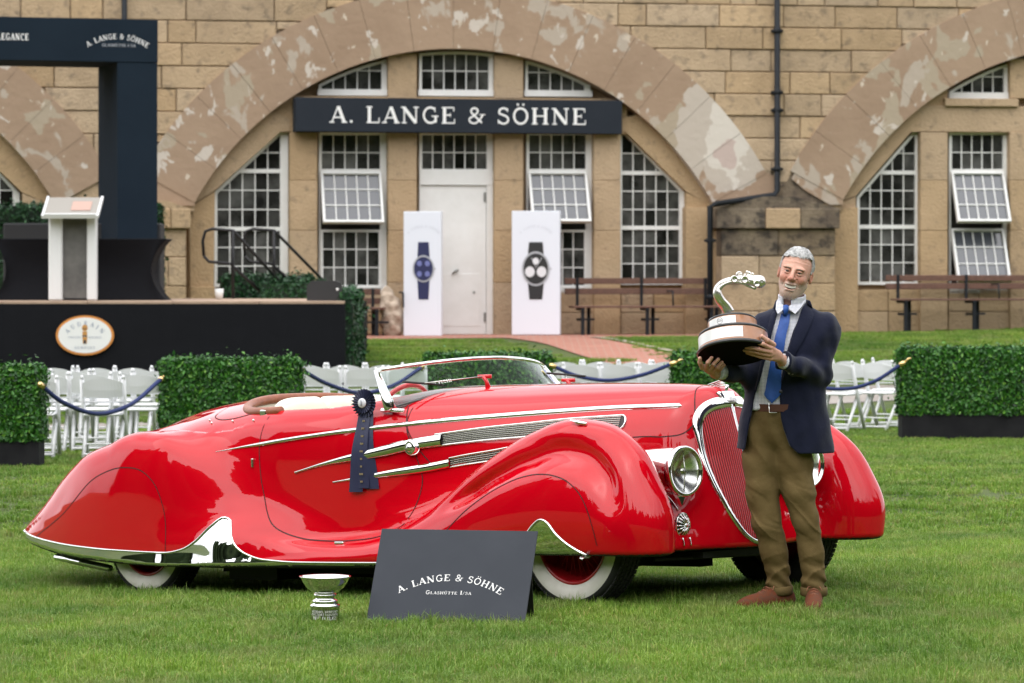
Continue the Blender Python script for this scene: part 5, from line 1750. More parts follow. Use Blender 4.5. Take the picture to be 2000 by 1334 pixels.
for s in (-1, 1):
    ribbon('panel_seam', dens(DOOR, 6)[2:-3], .0055, M_GAP, s, profile=GAPP)
    ribbon('panel_seam', dens(SPAT_F[:-4], 6), .005, M_GAP, s, profile=GAPP)
    ribbon('panel_seam', dens(SPAT_R[:-2], 6), .005, M_GAP, s, profile=GAPP)
    ribbon('panel_seam', dens(HOODP[2:-1], 6), .0055, M_GAP, s, profile=GAPP, f=car_body)
    # the flap over the folded hood behind the seats
# seams running over the top
def over_seam(x0, ymax, bow=0.0):
    ys = np.linspace(-ymax, ymax, 31)
    return np.stack([x0+bow*(ys/ymax)**2, ys], 1)
ribbon('panel_seam', over_seam(0.20, .235, 0.12), .0055, M_GAP, profile=GAPP, coords='top')
ribbon('panel_seam', over_seam(-1.18, .60, -0.24), .0055, M_GAP, profile=GAPP, coords='top')
_fl = [(-2.50,-.66),(-2.75,-.655),(-2.92,-.625),(-3.02,-.54),(-3.08,-.3),(-3.10,0)]
_fl = catmull(_fl+[(x, -y) for x, y in _fl[-2::-1]], 5)
ribbon('panel_seam', _fl, .006, M_GAP, profile=GAPP, coords='top')

# bright edges of the chrome skirts
for s in (-1, 1):
    xs_ = np.linspace(-4.76, -1.05, 150)
    ribbon('skirt_edge', np.stack([xs_, skirt_z(xs_)], 1), .013, M_CHROME, s, rise=.007)
    ribbon('spat_edge', dens(TIP[:-2], 6), .012, M_CHROME, s, rise=.010)
# long waist moulding and the two darts with their vents
for s in (-1, 1):
    p = CP(-.78, (430,882),(470,874),(520,866),(600,853),(690,840)) + CP(-.72, (785,829),) + CP(-.62,(880,820),)+CP(-.53,(980,812),)+CP(-.44, (1100,803),)+CP(-.36,(1200,797),)+CP(-.29, (1290,794),(1318,793))
    p = dens(p, 6)
    u = np.linspace(0, 1, len(p))
    ribbon('waist_moulding', p, .022*np.clip(np.minimum(u/.18, (1-u)/.015), .12, 1), M_CHROME, s, rise=.010, f=lambda P: np.where(P[:, 0] < -1.7, car_fields(P), car_body(P)))
    # upper dart
    p = CP(-.80, (575,923),(620,909),(660,899),(700,890),(740,880)) + CP(-.76, (780,871),(834,861))
    p = dens(p, 6); u = np.linspace(0, 1, len(p))
    ribbon('door_dart', p, .010+.052*smooth01(u/.75), M_CHROME, s, rise=.022)
    p = CP(-.80, (648,942),(690,935),(740,926),(800,916)) + CP(-.74, (855,906),)
    p = dens(p, 6); u = np.linspace(0, 1, len(p))
    ribbon('door_dart', p, .008+.040*smooth01(u/.8), M_CHROME, s, rise=.014)
def vent(path, wid, nrib, s):
    p = dens(path, 6); u = np.linspace(0, 1, len(p))
    W = np.interp(u, np.linspace(0, 1, len(wid)), wid)
    o = ribbon('bonnet_vent', p, W, M_CARD, s, profile=[(-.5, .002), (0, .002), (.5, .002)], f=car_body)
    T = np.gradient(p, axis=0); T /= np.linalg.norm(T, axis=1, keepdims=True); Nn = np.stack([-T[:, 1], T[:, 0]], 1)
    rb = MB()
    for k in range(nrib):
        t = (k+.5)/nrib-.5
        m_ = ribbon(None, p+Nn*(W*t)[:, None], W/nrib*.50, None, s, profile=[(-.5, .002), (0, .007), (.5, .002)], f=car_body)
        rb.add(m_.v, m_.f, True)
    rb.build('vent_ribs', M_CHROME_S, o)
    fr = MB()
    for t in (-.5, .5):
        m_ = ribbon(None, p+Nn*(W*t)[:, None], .010, None, s, rise=.009, f=car_body)
        fr.add(m_.v, m_.f, True)
    # rounded end nearest the grille
    e = p[-1]; nn = Nn[-1]; tt = T[-1]; w2 = W[-1]/2
    arc = [e+nn*w2*math.cos(a)+tt*w2*.9*math.sin(a) for a in np.linspace(0, math.pi, 13)]
    m_ = ribbon(None, arc, .010, None, s, rise=.009, f=car_body); fr.add(m_.v, m_.f, True)
    fr.build('vent_frame', M_CHROME, o)
    c = MB()
    th = np.linspace(0, math.pi, 13)
    A = []
    for r_ in (0.02, .5, 1.0):
        q = np.array([e+nn*w2*r_*math.cos(a)+tt*w2*.9*r_*math.sin(a) for a in th])
        A.append(np.stack([q[:, 0], side_y(q[:, 0], q[:, 1], s, car_body), q[:, 1]], 1)+np.array([0, .002*s, 0]))
    c.grid(np.stack(A)).build('vent_end', M_CARD, o)
for s in (-1, 1):
    vent(CP(-.72, (834,861),)+CP(-.63,(930,849),)+CP(-.53,(1020,841),)+CP(-.44,(1110,832),)+CP(-.36, (1215,825)), [.060,.066,.070,.070,.070], 7, s)
    vent(CP(-.73, (858,905),)+CP(-.66,(905,898),)+CP(-.62,(960,889),)+CP(-.5,(1040,876),(1080,870)), [.048,.052,.054,.054], 5, s)
    # door handle boss, hinge and lock details
    x, z = car_pixel(771, 876, -.84)
    y = float(side_y([x], [z], s)[0])
    m_ = MB().lathe([(0, .048), (.016, .048), (.020, .040), (.028, .036), (.032, .040), (.040, .030), (.046, 0)], 20, Matrix.Translation((x, y, z)) @ Matrix.Rotation(RAD(90)*(1 if s < 0 else -1), 4, 'X'))
    m_.build('door_handle', M_CHROME, CAR)
    x, z = car_pixel(482, 905, -.84); y = float(side_y([x], [z], s)[0])
    MB().box((x-.008, y-.012, z-.025), (x+.008, y+.012, z+.025), bev=.004).build('hinge', M_CHROME_S, CAR)
    x, z = car_pixel(667, 1062, -.86); y = float(side_y([x], [z], s)[0])
    MB().box((x-.035, y-.012, z-.004), (x+.035, y+.012, z+.012), bev=.004).box((x-.02, y-.010, z-.022), (x+.02, y+.010, z-.004), bev=.004).build('step_badge', M_CHROME, CAR)
    x, z = car_pixel(1262, 820, -.36); y = float(side_y([x], [z], s)[0])
    MB().tube([(x-.07, y+.022*s, z+.012), (x-.01, y+.026*s, z), (x+.035, y+.018*s, z-.008)], [.004, .010, .009], 10).tube([(x-.01, y-.01*s, z-.01), (x-.01, y+.024*s, z)], .006, 8).build('bonnet_catch', M_CHROME, CAR)
    for px, py in ((392,823),(404,828),(450,824),(500,822)):
        x, z = car_pixel(px, py, -.70); y = float(side_y([x], [z], s)[0])
        p = np.array([[x, y, z]]); n_ = Vector(nrm_at(p)[0])
        MB().lathe([(.0001, .012), (.006, .011), (.005, 0)], 10, Matrix.Translation((x, y, z)) @ n_.to_track_quat('Z', 'Y').to_matrix().to_4x4()).build('snap_fastener', M_CHROME, CAR)

# ---- grille: chrome shell, two fields of red bars
gl_out = [(-.012,.985),(-.06,.985),(-.125,.972),(-.178,.94),(-.212,.885),(-.222,.80),(-.220,.70),(-.208,.60),(-.185,.50),(-.152,.41),(-.105,.335),(-.055,.295),(-.012,.280)]
def grille_side(s):
    out = catmull(gl_out, 5)
    out[:, 0] *= -s * -1 if False else 1
    o2 = out.copy(); o2[:, 0] = out[:, 0]*(1 if s < 0 else -1)
    # dark backing
    zs = np.linspace(.285, .982, 40)
    wz = np.interp(zs, out[:, 1][::-1], (-out[:, 0])[::-1])
    A = []
    for t in np.linspace(.03, 1, 9):
        y = s*wz*t
        A.append(np.stack([front_x(y, zs)+.003, y, zs], 1))
    A = np.stack(A)
    if s < 0: A = A[::-1]
    g = MB().grid(A).build('grille_field', mat('grille_dark', (0.012, 0.001, 0.001), .9, spec=.1), CAR)
    mb = MB()
    nb = 18
    for k in range(nb):
        t = (k+.5)/nb*.212+.010
        ok = (wz > t+.004)
        if ok.sum() < 3: continue
        zz = np.linspace(zs[ok].min(), zs[ok].max(), 26)
        # bars run down, leaning with the shell
        yy = s*np.full_like(zz, t)
        rows = []
        for o, h in ((-.0032, .000), (-.0022, .0075), (.0022, .0075), (.0032, .000)):
            x = front_x(yy+o, zz)
            rows.append(np.stack([x+h, yy+o, zz], 1))
        mb.grid(np.stack(rows))
    b = mb.build('grille_bars', mat('grille_red', (0.55, 0.012, 0.02), .3, coat=.5), g)
    b['kind'] = 'stuff'
    # chrome surround
    wch = np.interp(np.linspace(0, 1, len(o2)), [0, .12, .28, .45, .9, 1], [.05, .060, .048, .034, .026, .024])
    ribbon('grille_surround', o2, wch, M_CHROME, rise=.02, coords='front')
grille_side(-1); grille_side(1)
zc_ = np.linspace(1.035, .285, 30)
ribbon('grille_centre_bar', np.stack([np.zeros(30), zc_], 1), np.interp(zc_, [.285, .8, .95, 1.03], [.016, .022, .05, .13]), M_CHROME, rise=.016, coords='front')
# enamel badge and winged mascot
_bx = float(front_x([0], [.995])[0])
MB().lathe([(.0001, .008), (.02, .007), (.026, 0)], 24, Matrix.Translation((_bx+.012, 0, .997)) @ Matrix.Rotation(RAD(62), 4, 'Y') @ Matrix.Diagonal((.75, 1.6, 1, 1))).build('badge', mat('badge_enamel', (.70, .68, .66), .25, .6, noise=(90, (.35, .3, .32), .9)), CAR)
ms = MB()
for k in range(4):
    ms.tube([(_bx-.10-.015*k, 0, 1.062+.006*k), (_bx-.06, 0, 1.072+.009*k), (_bx-.005-.012*k, 0, 1.068+.008*k)], [.002, .004, .002], 6)
ms.tube([(_bx-.03, 0, 1.035), (_bx-.01, 0, 1.075)], [.012, .006], 8)
ms.build('mascot', M_CHROME, CAR)

# ---- headlamps, fog lamps
M_REFL = mat('lamp_reflector', (0.86, 0.86, 0.84), 0.22, 1.0)
def headlamp(s):
    c = Vector((.445, .47*s, .655))
    rot = Matrix.Rotation(RAD(90), 4, 'Y')
    Mh = Matrix.Translation(c) @ rot
    # chrome nacelle streaming back into the wing
    A = []
    for i in range(15):
        t = i/14
        x = c.x-.02-t*.52
        r = .118*(1-t**1.9)**.6+.002
        cy = c.y+s*.14*t; cz = c.z+.035*t
        A.append([(x, cy+r*math.cos(a)*(1+.15*t), cz+r*math.sin(a)*(1-.25*t)) for a in np.linspace(0, 2*math.pi, 33)])
    hl = MB().grid(np.array(A)[::-1] if True else 0).build('headlamp', M_CHROME, CAR)
    MB().lathe([(.118, -.03), (.124, -.02), (.128, .0), (.124, .016), (.112, .020), (.109, .010)], 40, Mh).build('lamp_rim', M_CHROME, hl)
    MB().lathe([(.0001, -.055), (.03, -.052), (.06, -.038), (.09, -.012), (.110, .010)], 32, Mh).build('reflector', M_REFL, hl)
    MB().lathe([(.0001, .030), (.04, .027), (.08, .019), (.109, .009)], 32, Mh).build('lens', mat('lens_glass', (.97, .98, .96), 0.0, trans=1.0, ior=1.12), hl)
    MB().tube([c+Vector((-.03, 0, 0)), c+Vector((.005, 0, 0))], .016, 12).build('bulb', M_CHROME_S, hl)
    MB().tube([c+Vector((-.0, 0, -.1)), c+Vector((.012, 0, 0)), c+Vector((-.0, 0, .1))], .003, 6).build('bulb_bracket', M_CHROME_S, hl)
    # pointed drip under the lamp
    MB().prism([(-.05, -.105), (.05, -.105), (.02, -.135), (0, -.175), (-.02, -.135)], -.01, .01, Matrix.Translation((c.x-.03, c.y, c.z)) @ Matrix.Rotation(RAD(90), 4, 'Z')).build('lamp_point', M_CHROME, hl)
    # fog lamp of sunburst bars
    z = .385; y = .45*s
    x = float(front_x([y], [z])[0])
    fg = MB().lathe([(.0001, .030), (.03, .026), (.045, .012), (.050, 0)], 28, Matrix.Translation((x, y, z)) @ rot @ Matrix.Diagonal((1.25, 1, 1, 1))).build('fog_lamp', mat('fog_dark', (.05, .05, .05), .15, .9), CAR)
    mb = MB()
    for k in range(16):
        a = k*math.pi/8
        mb.tube([(x+.032, y+.012*math.cos(a), z+.012*math.sin(a)), (x+.026, y+.030*math.cos(a), z+.037*math.sin(a)), (x+.010, y+.047*math.cos(a), z+.058*math.sin(a))], [.002, .0035, .005], 6)
    mb.lathe([(.0001, .036), (.011, .034), (.013, .026)], 16, Matrix.Translation((x, y, z)) @ rot)
    mb.lathe([(.047, .0), (.052, .010), (.050, .014), (.046, .010)], 28, Matrix.Translation((x, y, z)) @ rot @ Matrix.Diagonal((1.25, 1, 1, 1)))
    mb.build('sunburst', M_CHROME, fg)
    mb = MB()
    for dy in (-.022, .022):
        for za, zb in ((.46, .54), (.285, .325)):
            zz = np.linspace(za, zb, 6); yy = np.full(6, y+dy)
            mb.tube(np.stack([front_x(yy, zz)+.006, yy, zz], 1), .004, 6)
    mb.build('lamp_stay', M_CHROME, fg)
headlamp(-1); headlamp(1)

# ---- wheels
def wheel(X, side, steer=0):
    R, W = .352, .17
    t = 1 if side > 0 else -1
    root = empty('wheel', (X, .755*side, R), (0, 0, steer), CAR)
    rot = Matrix.Rotation(RAD(90)*-t, 4, 'X')       # lathe axis -> outward
    prof = [(.245, -.075), (.30, -.086), (.33, -.082), (.345, -.066), (.352, -.035), (.352, .035), (.345, .066), (.335, .079), (.320, .082)]
    MB().lathe(prof, 64, rot).build('tyre', M_RUBBER, root)
    mb = MB()
    for k in range(80):
        a = k*math.pi/40
        for q in range(5):
            wv = (-.056+.028*q)
            mb.box((-.011, wv-.010, .350), (.011, wv+.010, .357), Matrix.Rotation(a+(.02 if q % 2 else 0), 4, 'Y'))
    o = mb.build('tread_block', M_RUBBER, root); o['kind'] = 'stuff'
    MB().lathe([(.322, .0825), (.318, .084), (.296, .088), (.262, .083), (.243, .070)], 64, rot).build('white_wall', M_WHITEWALL, root)
    MB().lathe([(.335, .0805), (.338, .079)], 64, rot)
    MB().lathe([(.246, .074), (.240, .078), (.228, .070), (.222, .050), (.205, .0), (.0001, -.03)], 48, rot).build('rim', mat('rim_red', (.35, .008, .012), .3, coat=.6), root)
    sp = MB()
    for k in range(36):
        a = k*math.pi/18; b = a+(.35 if k % 2 else -.35)
        sp.tube([rot @ Vector((.04*math.cos(b), .04*math.sin(b), .055)), rot @ Vector((.215*math.cos(a), .215*math.sin(a), .01))], .0028, 5)
    sp.build('spokes', mat('spoke_red', (.4, .01, .015), .3, .2), root)
    MB().lathe([(.0001, .085), (.03, .08), (.042, .06), (.045, .0)], 24, rot).build('hub', M_CHROME, root)
wheel(0, -1, 0); wheel(0, 1, 0); wheel(-3.33, -1); wheel(-3.33, 1)

# ---- windscreen
def screen_pt(u, v):
    """u -1..1 across, v 0..1 up"""
    bx = -1.24-.215*abs(u)**2.2; by = .685*u; bz = 1.105-.09*abs(u)**2.4
    tx = -1.37-.225*abs(u)**2.2; ty = .635*u; tz = 1.262-.050*abs(u)**2
    return (bx+(tx-bx)*v, by+(ty-by)*v, bz+(tz-bz)*v)
us = np.linspace(-1, 1, 41)
A = np.array([[screen_pt(u, v) for v in np.linspace(-.12, 1, 8)] for u in us])
ws = empty('windscreen', (0, 0, 0), parent=CAR)
A2 = A[:, ::-1].copy(); A2[..., 0] -= .005
gl = MB().grid(A).grid(A2)
gl.build('glass', mat('screen_glass', (0.86, 0.93, 0.90), 0.0, trans=1.0, ior=1.12), ws)
MB().tube([screen_pt(u, 1.0) for u in us], .011, 8).build('top_frame', M_CHROME, ws)
for s in (-1, 1):
    p0, p1 = Vector(screen_pt(s, -.08)), Vector(screen_pt(s, 1.0))
    d = (p1-p0).normalized()
    mb = MB()
    mb.tube([p0+Vector((.012, 0, 0)), p0.lerp(p1, .5)+Vector((.004, 0, 0)), p1], [.040, .026, .017], 10, flat=.6)
    mb.tube([p1, p1+d*.022], [.006, .004], 6)
    mb.tube([p0+Vector((-.06, 0, .0)), p0+Vector((.10, -.01*s, -.005))], [.012, .010], 8)
    mb.build('side_post', M_CHROME, ws)
MB().tube([(p[0]+.012, p[1], p[2]-.0) for p in [screen_pt(u, -.02) for u in us]], .006, 6).build('base_seal', mat('grey_rubber', (.10, .10, .10), .6), ws)
for (bx_, by_, dx_, dy_) in ((-1.17, -.22, -1.40, -.50), (-1.17, .42, -1.33, .52)):
    z0 = float(top_z([bx_], [by_])[0])
    wr = MB().tube([(bx_, by_, z0-.01), (bx_-.015, by_, z0+.03), (bx_-.03, by_-.01, z0+.055)], [.016, .010, .012], 8)
    wr.tube([(bx_-.06, by_-.02, z0+.056), (bx_+.005, by_+.02, z0+.054)], [.009, .011], 8)
    w0 = wr.build('wiper', mat('red_trim', (.55, .006, .012), .3, coat=.6), CAR)
    e1 = Vector((dx_+.02, dy_, 1.135 if by_ < 0 else 1.16))
    MB().tube([(bx_-.03, by_-.01, z0+.055), tuple(e1)], .0035, 6).build('wiper_arm', M_CHROME_S, w0)
    MB().tube([tuple(e1+Vector((-.03, -.12, .012))), tuple(e1+Vector((.03, .12, -.012)))], .0065, 6).build('wiper_blade', mat('wiper_black', (.03, .03, .03), .5), w0)
# sticker discs on the glass
def on_screen(u, v, r, m_, name, squash=1):
    c = Vector(screen_pt(u, v)); a = Vector(screen_pt(u+.02, v))-c; b = Vector(screen_pt(u, v+.02))-c
    a.normalize(); b.normalize(); n_ = a.cross(b)
    if n_.x < 0: n_ = -n_
    Mx = Matrix((( a.x, b.x, n_.x, c.x+n_.x*.006), (a.y, b.y, n_.y, c.y+n_.y*.006), (a.z, b.z, n_.z, c.z+n_.z*.006), (0, 0, 0, 1)))
    return Mx
Mx = on_screen(.78, .52, .05, None, '')
st = MB().lathe([(.0001, 0), (.055, 0)], 32, Mx).build('sticker', mat('sticker_white', (.75, .77, .80), .5), ws)
MB().lathe([(.042, .001), (.052, .001)], 32, Mx).build('sticker_ring', mat('sticker_blue', (.05, .07, .35), .5), st)
MB().box((-.02, -.004, .001), (.02, .004, .0015), Mx).box((-.004, -.028, .001), (.004, .028, .0015), Mx).build('sticker_print', MATS['sticker_blue'], st)

Mx = on_screen(-.60, .40, .05, None, '')
lettering('TALASCHI', .020, Mx @ Matrix.Rotation(RAD(90), 4, 'X') @ Matrix.Translation((0, 0, 0)) @ Matrix.Rotation(0, 4, 'X'), track=.08, m=M_LETTER, parent=ws, name='screen_lettering')
# ---- cockpit furniture
def rounded(name, fn, lo, hi, h, m, parent=CAR):
    V, Q, N = surface_nets(fn, lo, hi, h)
    return link(name, np_mesh(name, V, Q, N), m, parent)
def seat_f(P):
    X, Y, Z = P[:, 0], P[:, 1], P[:, 2]
    x0 = -2.70+.36*(Y/.66)**2 + (Z-.6)*-.12
    a = smax(smax(np.abs(X-x0)-.055, np.abs(Y)-.635, .08), np.abs(Z-.75)-(.335-.09*(Y/.62)**4), .06)
    b = smax(smax(np.abs(X+2.25)-.38, np.abs(Y)-.60, .08), np.abs(Z-.52)-.07, .06)
    f = smin(a, b, .04)
    return f+.012*np.exp(-(Y/.02)**2)
rounded('seat', seat_f, (-2.98, -.70, .40), (-1.75, .70, 1.16), .02, M_CREAM)
# rolled leather edge round the rear of the cockpit
rp = [(-2.36, -.668), (-2.60, -.640), (-2.76, -.56), (-2.87, -.42), (-2.92, -.22), (-2.93, 0)]
rp = rp+[(x, -y) for x, y in rp[-2::-1]]
rp = catmull(rp, 6)
rz = top_z(rp[:, 0], rp[:, 1])
MB().tube(np.stack([rp[:, 0]+.02, rp[:, 1], rz+.000-.014*np.cos(rp[:, 1]*2.2)], 1), .027, 10).build('rear_cowl_roll', M_TAN, CAR)
for s in (-1, 1):
    xs_ = np.linspace(-2.45, -1.56, 24); ys_ = np.full(24, .662*s)
    zz = top_z(xs_, np.full(24, .70*s))
    ysd = s*np.interp(xs_, [-2.45, -2.2, -1.8, -1.56], [.672, .672, .672, .665])
    MB().tube(np.stack([xs_, ysd, zz+.003], 1), .010, 8).build('door_cap', M_CHROME, CAR)
    MB().box((-2.5, -.015, -.02), (-2.44, .015, .03), Matrix.Translation((0, .672*s, float(zz[0])+.01)), bev=.008).build('door_latch', M_CHROME, CAR)
    # inner door trim
    A = np.array([[(x, (.640+.0*z)*s, z) for z in (.55, .8, .985)] for x in xs_])
    MB().grid(A if s > 0 else A[::-1]).build('door_trim', M_CREAM, CAR)
# dashboard and steering wheel on the near (right-hand) side
MB().box((-1.62, -.62, .80), (-1.52, .62, 1.0), bev=.03).build('dashboard', M_RED, CAR)
swc = Vector((-1.76, -.31, .955)); swn = Vector((-.90, 0, .45)).normalized()
Ms = Matrix.Translation(swc) @ swn.to_track_quat('Z', 'Y').to_matrix().to_4x4()
sw = MB().tube([Ms @ Vector((.195*math.cos(a), .195*math.sin(a), 0)) for a in np.linspace(0, 2*math.pi, 41)[:-1]], .014, 10, closed=True).build('steering_wheel', mat('wheel_red', (.55, .01, .02), .3, coat=.6), CAR)
mb = MB()
for a in (.2, math.pi-.2, -math.pi/2):
    mb.tube([Ms @ Vector((.02*math.cos(a), .02*math.sin(a), -.02)), Ms @ Vector((.19*math.cos(a), .19*math.sin(a), 0))], .008, 8)
mb.tube([Ms @ Vector((0, 0, -.35)), Ms @ Vector((0, 0, .01))], [.016, .028], 10)
mb.build('wheel_spokes', MATS['wheel_red'], sw)
# exhaust / bumper blade at the tail and chassis bits under the sills
mb = MB()
p_ = [car_pixel(110, 1088, -.62), car_pixel(150, 1096, -.66), car_pixel(215, 1110, -.72)]
mb.tube([(p_[0][0], -.62, p_[0][1]), (p_[1][0], -.66, p_[1][1]), (p_[2][0], -.72, p_[2][1])], [.018, .022, .02], 10)
mb.tube([(p_[0][0], -.62, p_[0][1]), (p_[0][0]-.06, -.35, p_[0][1]+.01), (p_[0][0]-.09, 0, p_[0][1]+.01), (p_[0][0]-.06, .35, p_[0][1]+.01), (p_[0][0], .62, p_[0][1])], .018, 8)
mb.build('rear_bumper', M_CHROME, CAR)
mb = MB()
mb.box((-3.0, -.55, .12), (-.3, -.45, .22)).box((-3.0, .45, .12), (-.3, .55, .22))
mb.tube([(-2.9, -.35, .13), (-1.6, -.35, .12), (-.3, -.3, .15)], .035, 10)
mb.tube([(0, -.68, .30), (0, .68, .30)], .03, 8).tube([(-3.33, -.68, .33), (-3.33, .68, .33)], .04, 8)
mb.box((-2.75, -.72, .09), (-2.35, -.3, .17)).box((.1, -.30, .215), (.40, .30, .245)).tube([(.3, -.55, .22), (.36, .2, .21)], .012, 6).box((-1.3, -.3, .15), (-.3, .3, .3))
mb.build('chassis', M_BLACK, CAR)

# ================================================================== the man in the blazer
MD = 17.85; MS = FPX/MD
MAN = empty('person', ((1540-1000)/MS, MD, 0.0)); tag(MAN, 'grey haired bearded man in navy blazer and blue tie holding a trophy beside the car', 'person')
BZ = 1187.0
def mp(px, py, y=0.0):
    """photo pixel -> point in the man's frame at depth y"""
    s = FPX/(MD+y)
    X = (px-1000)/s - MAN.location.x
    return (X, y, CAMH-(py-YHOR)/s)
def mx(px): return (px-1540)/MS
def mz(py): return CAMH-(py-YHOR)/MS

M_SKIN = mat('skin', (.62, .345, .255), .5, sss=.12, noise=(55, (.55, .28, .20), .8), noise2=(16, (.66, .36, .27), .5, .5, .2), bump=(180, .15, .002))
M_HAIR = mat('grey_hair', (.55, .55, .54), .55, noise=(60, (.30, .30, .30), .9), bump=(150, .8, .006))
M_BEARD = mat('white_stubble', (.52, .345, .27), .7, noise=(200, (.66, .61, .56), 1.0), noise2=(70, (.42, .33, .28), .5), bump=(260, .8, .004))
M_BLAZER = mat('navy_wool', (.0080, .0105, .028), .85, bump=(11, .45, .02), sheen=.15, spec=.15)
M_SHIRT = None
def shirt_mat():
    m = bpy.data.materials.new('checked_shirt'); m.use_nodes = True
    nt = m.node_tree; b = nt.nodes['Principled BSDF']; b.inputs['Roughness'].default_value = .8
    tc = nt.nodes.new('ShaderNodeTexCoord'); sx = nt.nodes.new('ShaderNodeSeparateXYZ')
    nt.links.new(tc.outputs['Object'], sx.inputs[0])
    outs = []
    for ax in ('X', 'Z'):
        m1 = nt.nodes.new('ShaderNodeMath'); m1.operation = 'MULTIPLY'; m1.inputs[1].default_value = 150
        m2 = nt.nodes.new('ShaderNodeMath'); m2.operation = 'FRACT'
        m3 = nt.nodes.new('ShaderNodeMath'); m3.operation = 'LESS_THAN'; m3.inputs[1].default_value = .22
        nt.links.new(sx.outputs[ax], m1.inputs[0]); nt.links.new(m1.outputs[0], m2.inputs[0]); nt.links.new(m2.outputs[0], m3.inputs[0])
        outs.append(m3.outputs[0])
    mxm = nt.nodes.new('ShaderNodeMath'); mxm.operation = 'MAXIMUM'
    nt.links.new(outs[0], mxm.inputs[0]); nt.links.new(outs[1], mxm.inputs[1])
    mix = nt.nodes.new('ShaderNodeMixRGB'); mix.inputs['Color1'].default_value = (.78, .78, .80, 1); mix.inputs['Color2'].default_value = (.22, .25, .36, 1)
    nt.links.new(mxm.outputs[0], mix.inputs['Fac']); nt.links.new(mix.outputs[0], b.inputs['Base Color'])
    return m
M_SHIRT = shirt_mat()
M_TIE = mat('blue_tie', (.016, .085, .36), .55, bump=(300, .2, .002), noise=(60, (.012, .065, .30), 1))
M_CHINO = mat('olive_chinos', (.150, .105, .043), .85, noise=(7, (.125, .085, .033), 1), bump=(20, .5, .012), spec=.15)
M_SUEDE = mat('brown_suede', (.115, .052, .033), .9, noise=(40, (.16, .045, .02), 1), spec=.1)
M_BELT = mat('brown_belt', (.085, .028, .014), .5)

def mesh_sdf(name, f, lo, hi, h, m, parent):
    V, Q, N = surface_nets(f, lo, hi, h)
    return link(name, np_mesh(name, V, Q, N), m, parent)

# -- trousers
def C_(P, a, b, ra, rb): return capsule(P, a, b, ra, rb)
LEG_L = [(mx(1492), .02, mz(845), .104), (mx(1488), .0, mz(900), .089), (mx(1489), -.015, mz(960), .079), (mx(1497), -.03, mz(1018), .071), (mx(1511), -.01, mz(1077), .063), (mx(1523), .02, mz(1148), .058)]
LEG_R = [(mx(1536), .0, mz(845), .106), (mx(1547), -.015, mz(900), .092), (mx(1559), -.04, mz(960), .077), (mx(1573), -.05, mz(1018), .061), (mx(1583), -.04, mz(1077), .058), (mx(1589), -.02, mz(1150), .059)]
def chain(P, pts, k=.05):
    f = None
    for a, b in zip(pts[:-1], pts[1:]):
        g = capsule(P, a[:3], b[:3], a[3], b[3])
        f = g if f is None else smin(f, g, k)
    return f
def trousers(P):
    x, y, z = P[:, 0], P[:, 1], P[:, 2]
    a, b = chain(P, LEG_L, .03), chain(P, LEG_R, .03)
    f = smin(a, b, .018)
    hip = ellipsoid(P, (mx(1520), .02, mz(835)), (.170, .130, .13))
    wst = ellipsoid(P, (mx(1522), .015, mz(805)), (.150, .140, .10))
    f = smin(f, smin(hip, wst, .05), .04)
    # creases behind knees, at the crotch and piled over the shoes
    zz = z
    w = .0035*np.sin((zz*52+x*30+np.sin(x*23+y*9)*1.5))*np.exp(-((zz-.47)/.13)**2)
    w += .0060*np.sin(zz*88+x*60+np.sin(x*31)*1.2)*np.exp(-((zz-.12)/.09)**2)
    w += .006*np.sin((x-mx(1517))*60+zz*36)*np.exp(-((zz-.80)/.11)**2)*(y < .0)
    w += .0022*np.sin(zz*23+x*75+y*20)+.0045*np.exp(-((np.sin((zz+x*.9-y*.5)*19+np.sin(zz*31)*.8)-.9)/.25)**2)*np.exp(-((zz-.45)/.3)**2)
    def rid(ph): return (1-np.abs(np.sin(ph)))**3
    w -= .0085*rid(zz*17+x*14-y*9+.6*np.sin(zz*9+x*20))*np.exp(-((zz-.44)/.12)**2)
    w -= .0085*rid(zz*34-x*16+y*8+.8*np.sin(zz*21))*np.exp(-((zz-.16)/.09)**2)
    w -= .006*rid((x-mx(1517))*13+zz*9+.5)*np.exp(-((zz-.78)/.12)**2)
    f = f+w
    f = smax(f, .072-zz, .01)
    f = smax(f, zz-mz(793), .006)
    return f*.9
mesh_sdf('trousers', trousers, (-.32, -.22, .03), (.30, .24, 1.02), .0085, M_CHINO, MAN)
# centre seam and fly
MB().tube([(mx(1514), -.120, mz(808)), (mx(1516), -.112, mz(830)), (mx(1517), -.106, mz(855))], .0022, 5).build('fly_seam', mat('chino_seam', (.05, .035, .016), .9), MAN)
# turn-ups
for nm, L in (('turn_up', LEG_L), ('turn_up', LEG_R)):
    c = L[-1]
    mb = MB().lathe([(c[3]+.004, -.030), (c[3]+.009, -.026), (c[3]+.008, .008), (c[3]+.002, .014)], 32, Matrix.Translation((c[0], c[1], c[2]-.0)) @ Matrix.Rotation(RAD(6), 4, 'X'))
    mb.build(nm, M_CHINO, MAN)
# belt
bl = []
for a in np.linspace(0, 2*math.pi, 41)[:-1]:
    bl.append((mx(1524)+.156*math.cos(a), .015+.150*math.sin(a), mz(795)))
mb = MB()
A = np.array([[(p[0]*1.0, p[1], p[2]-.018) , (p[0], p[1], p[2]+.018)] for p in bl]); A2 = A.copy()
mb.grid(A, closed_u=True); mb.build('belt', M_BELT, MAN)
b0 = mx(1503)
MB().tube([(b0-.012, -.134, mz(786)), (b0-.012, -.137, mz(804)), (b0+.026, -.140, mz(804))], .0035, 6).build('buckle', M_CHROME_S if 'brushed_nickel' in MATS else M_LETTER, MAN)

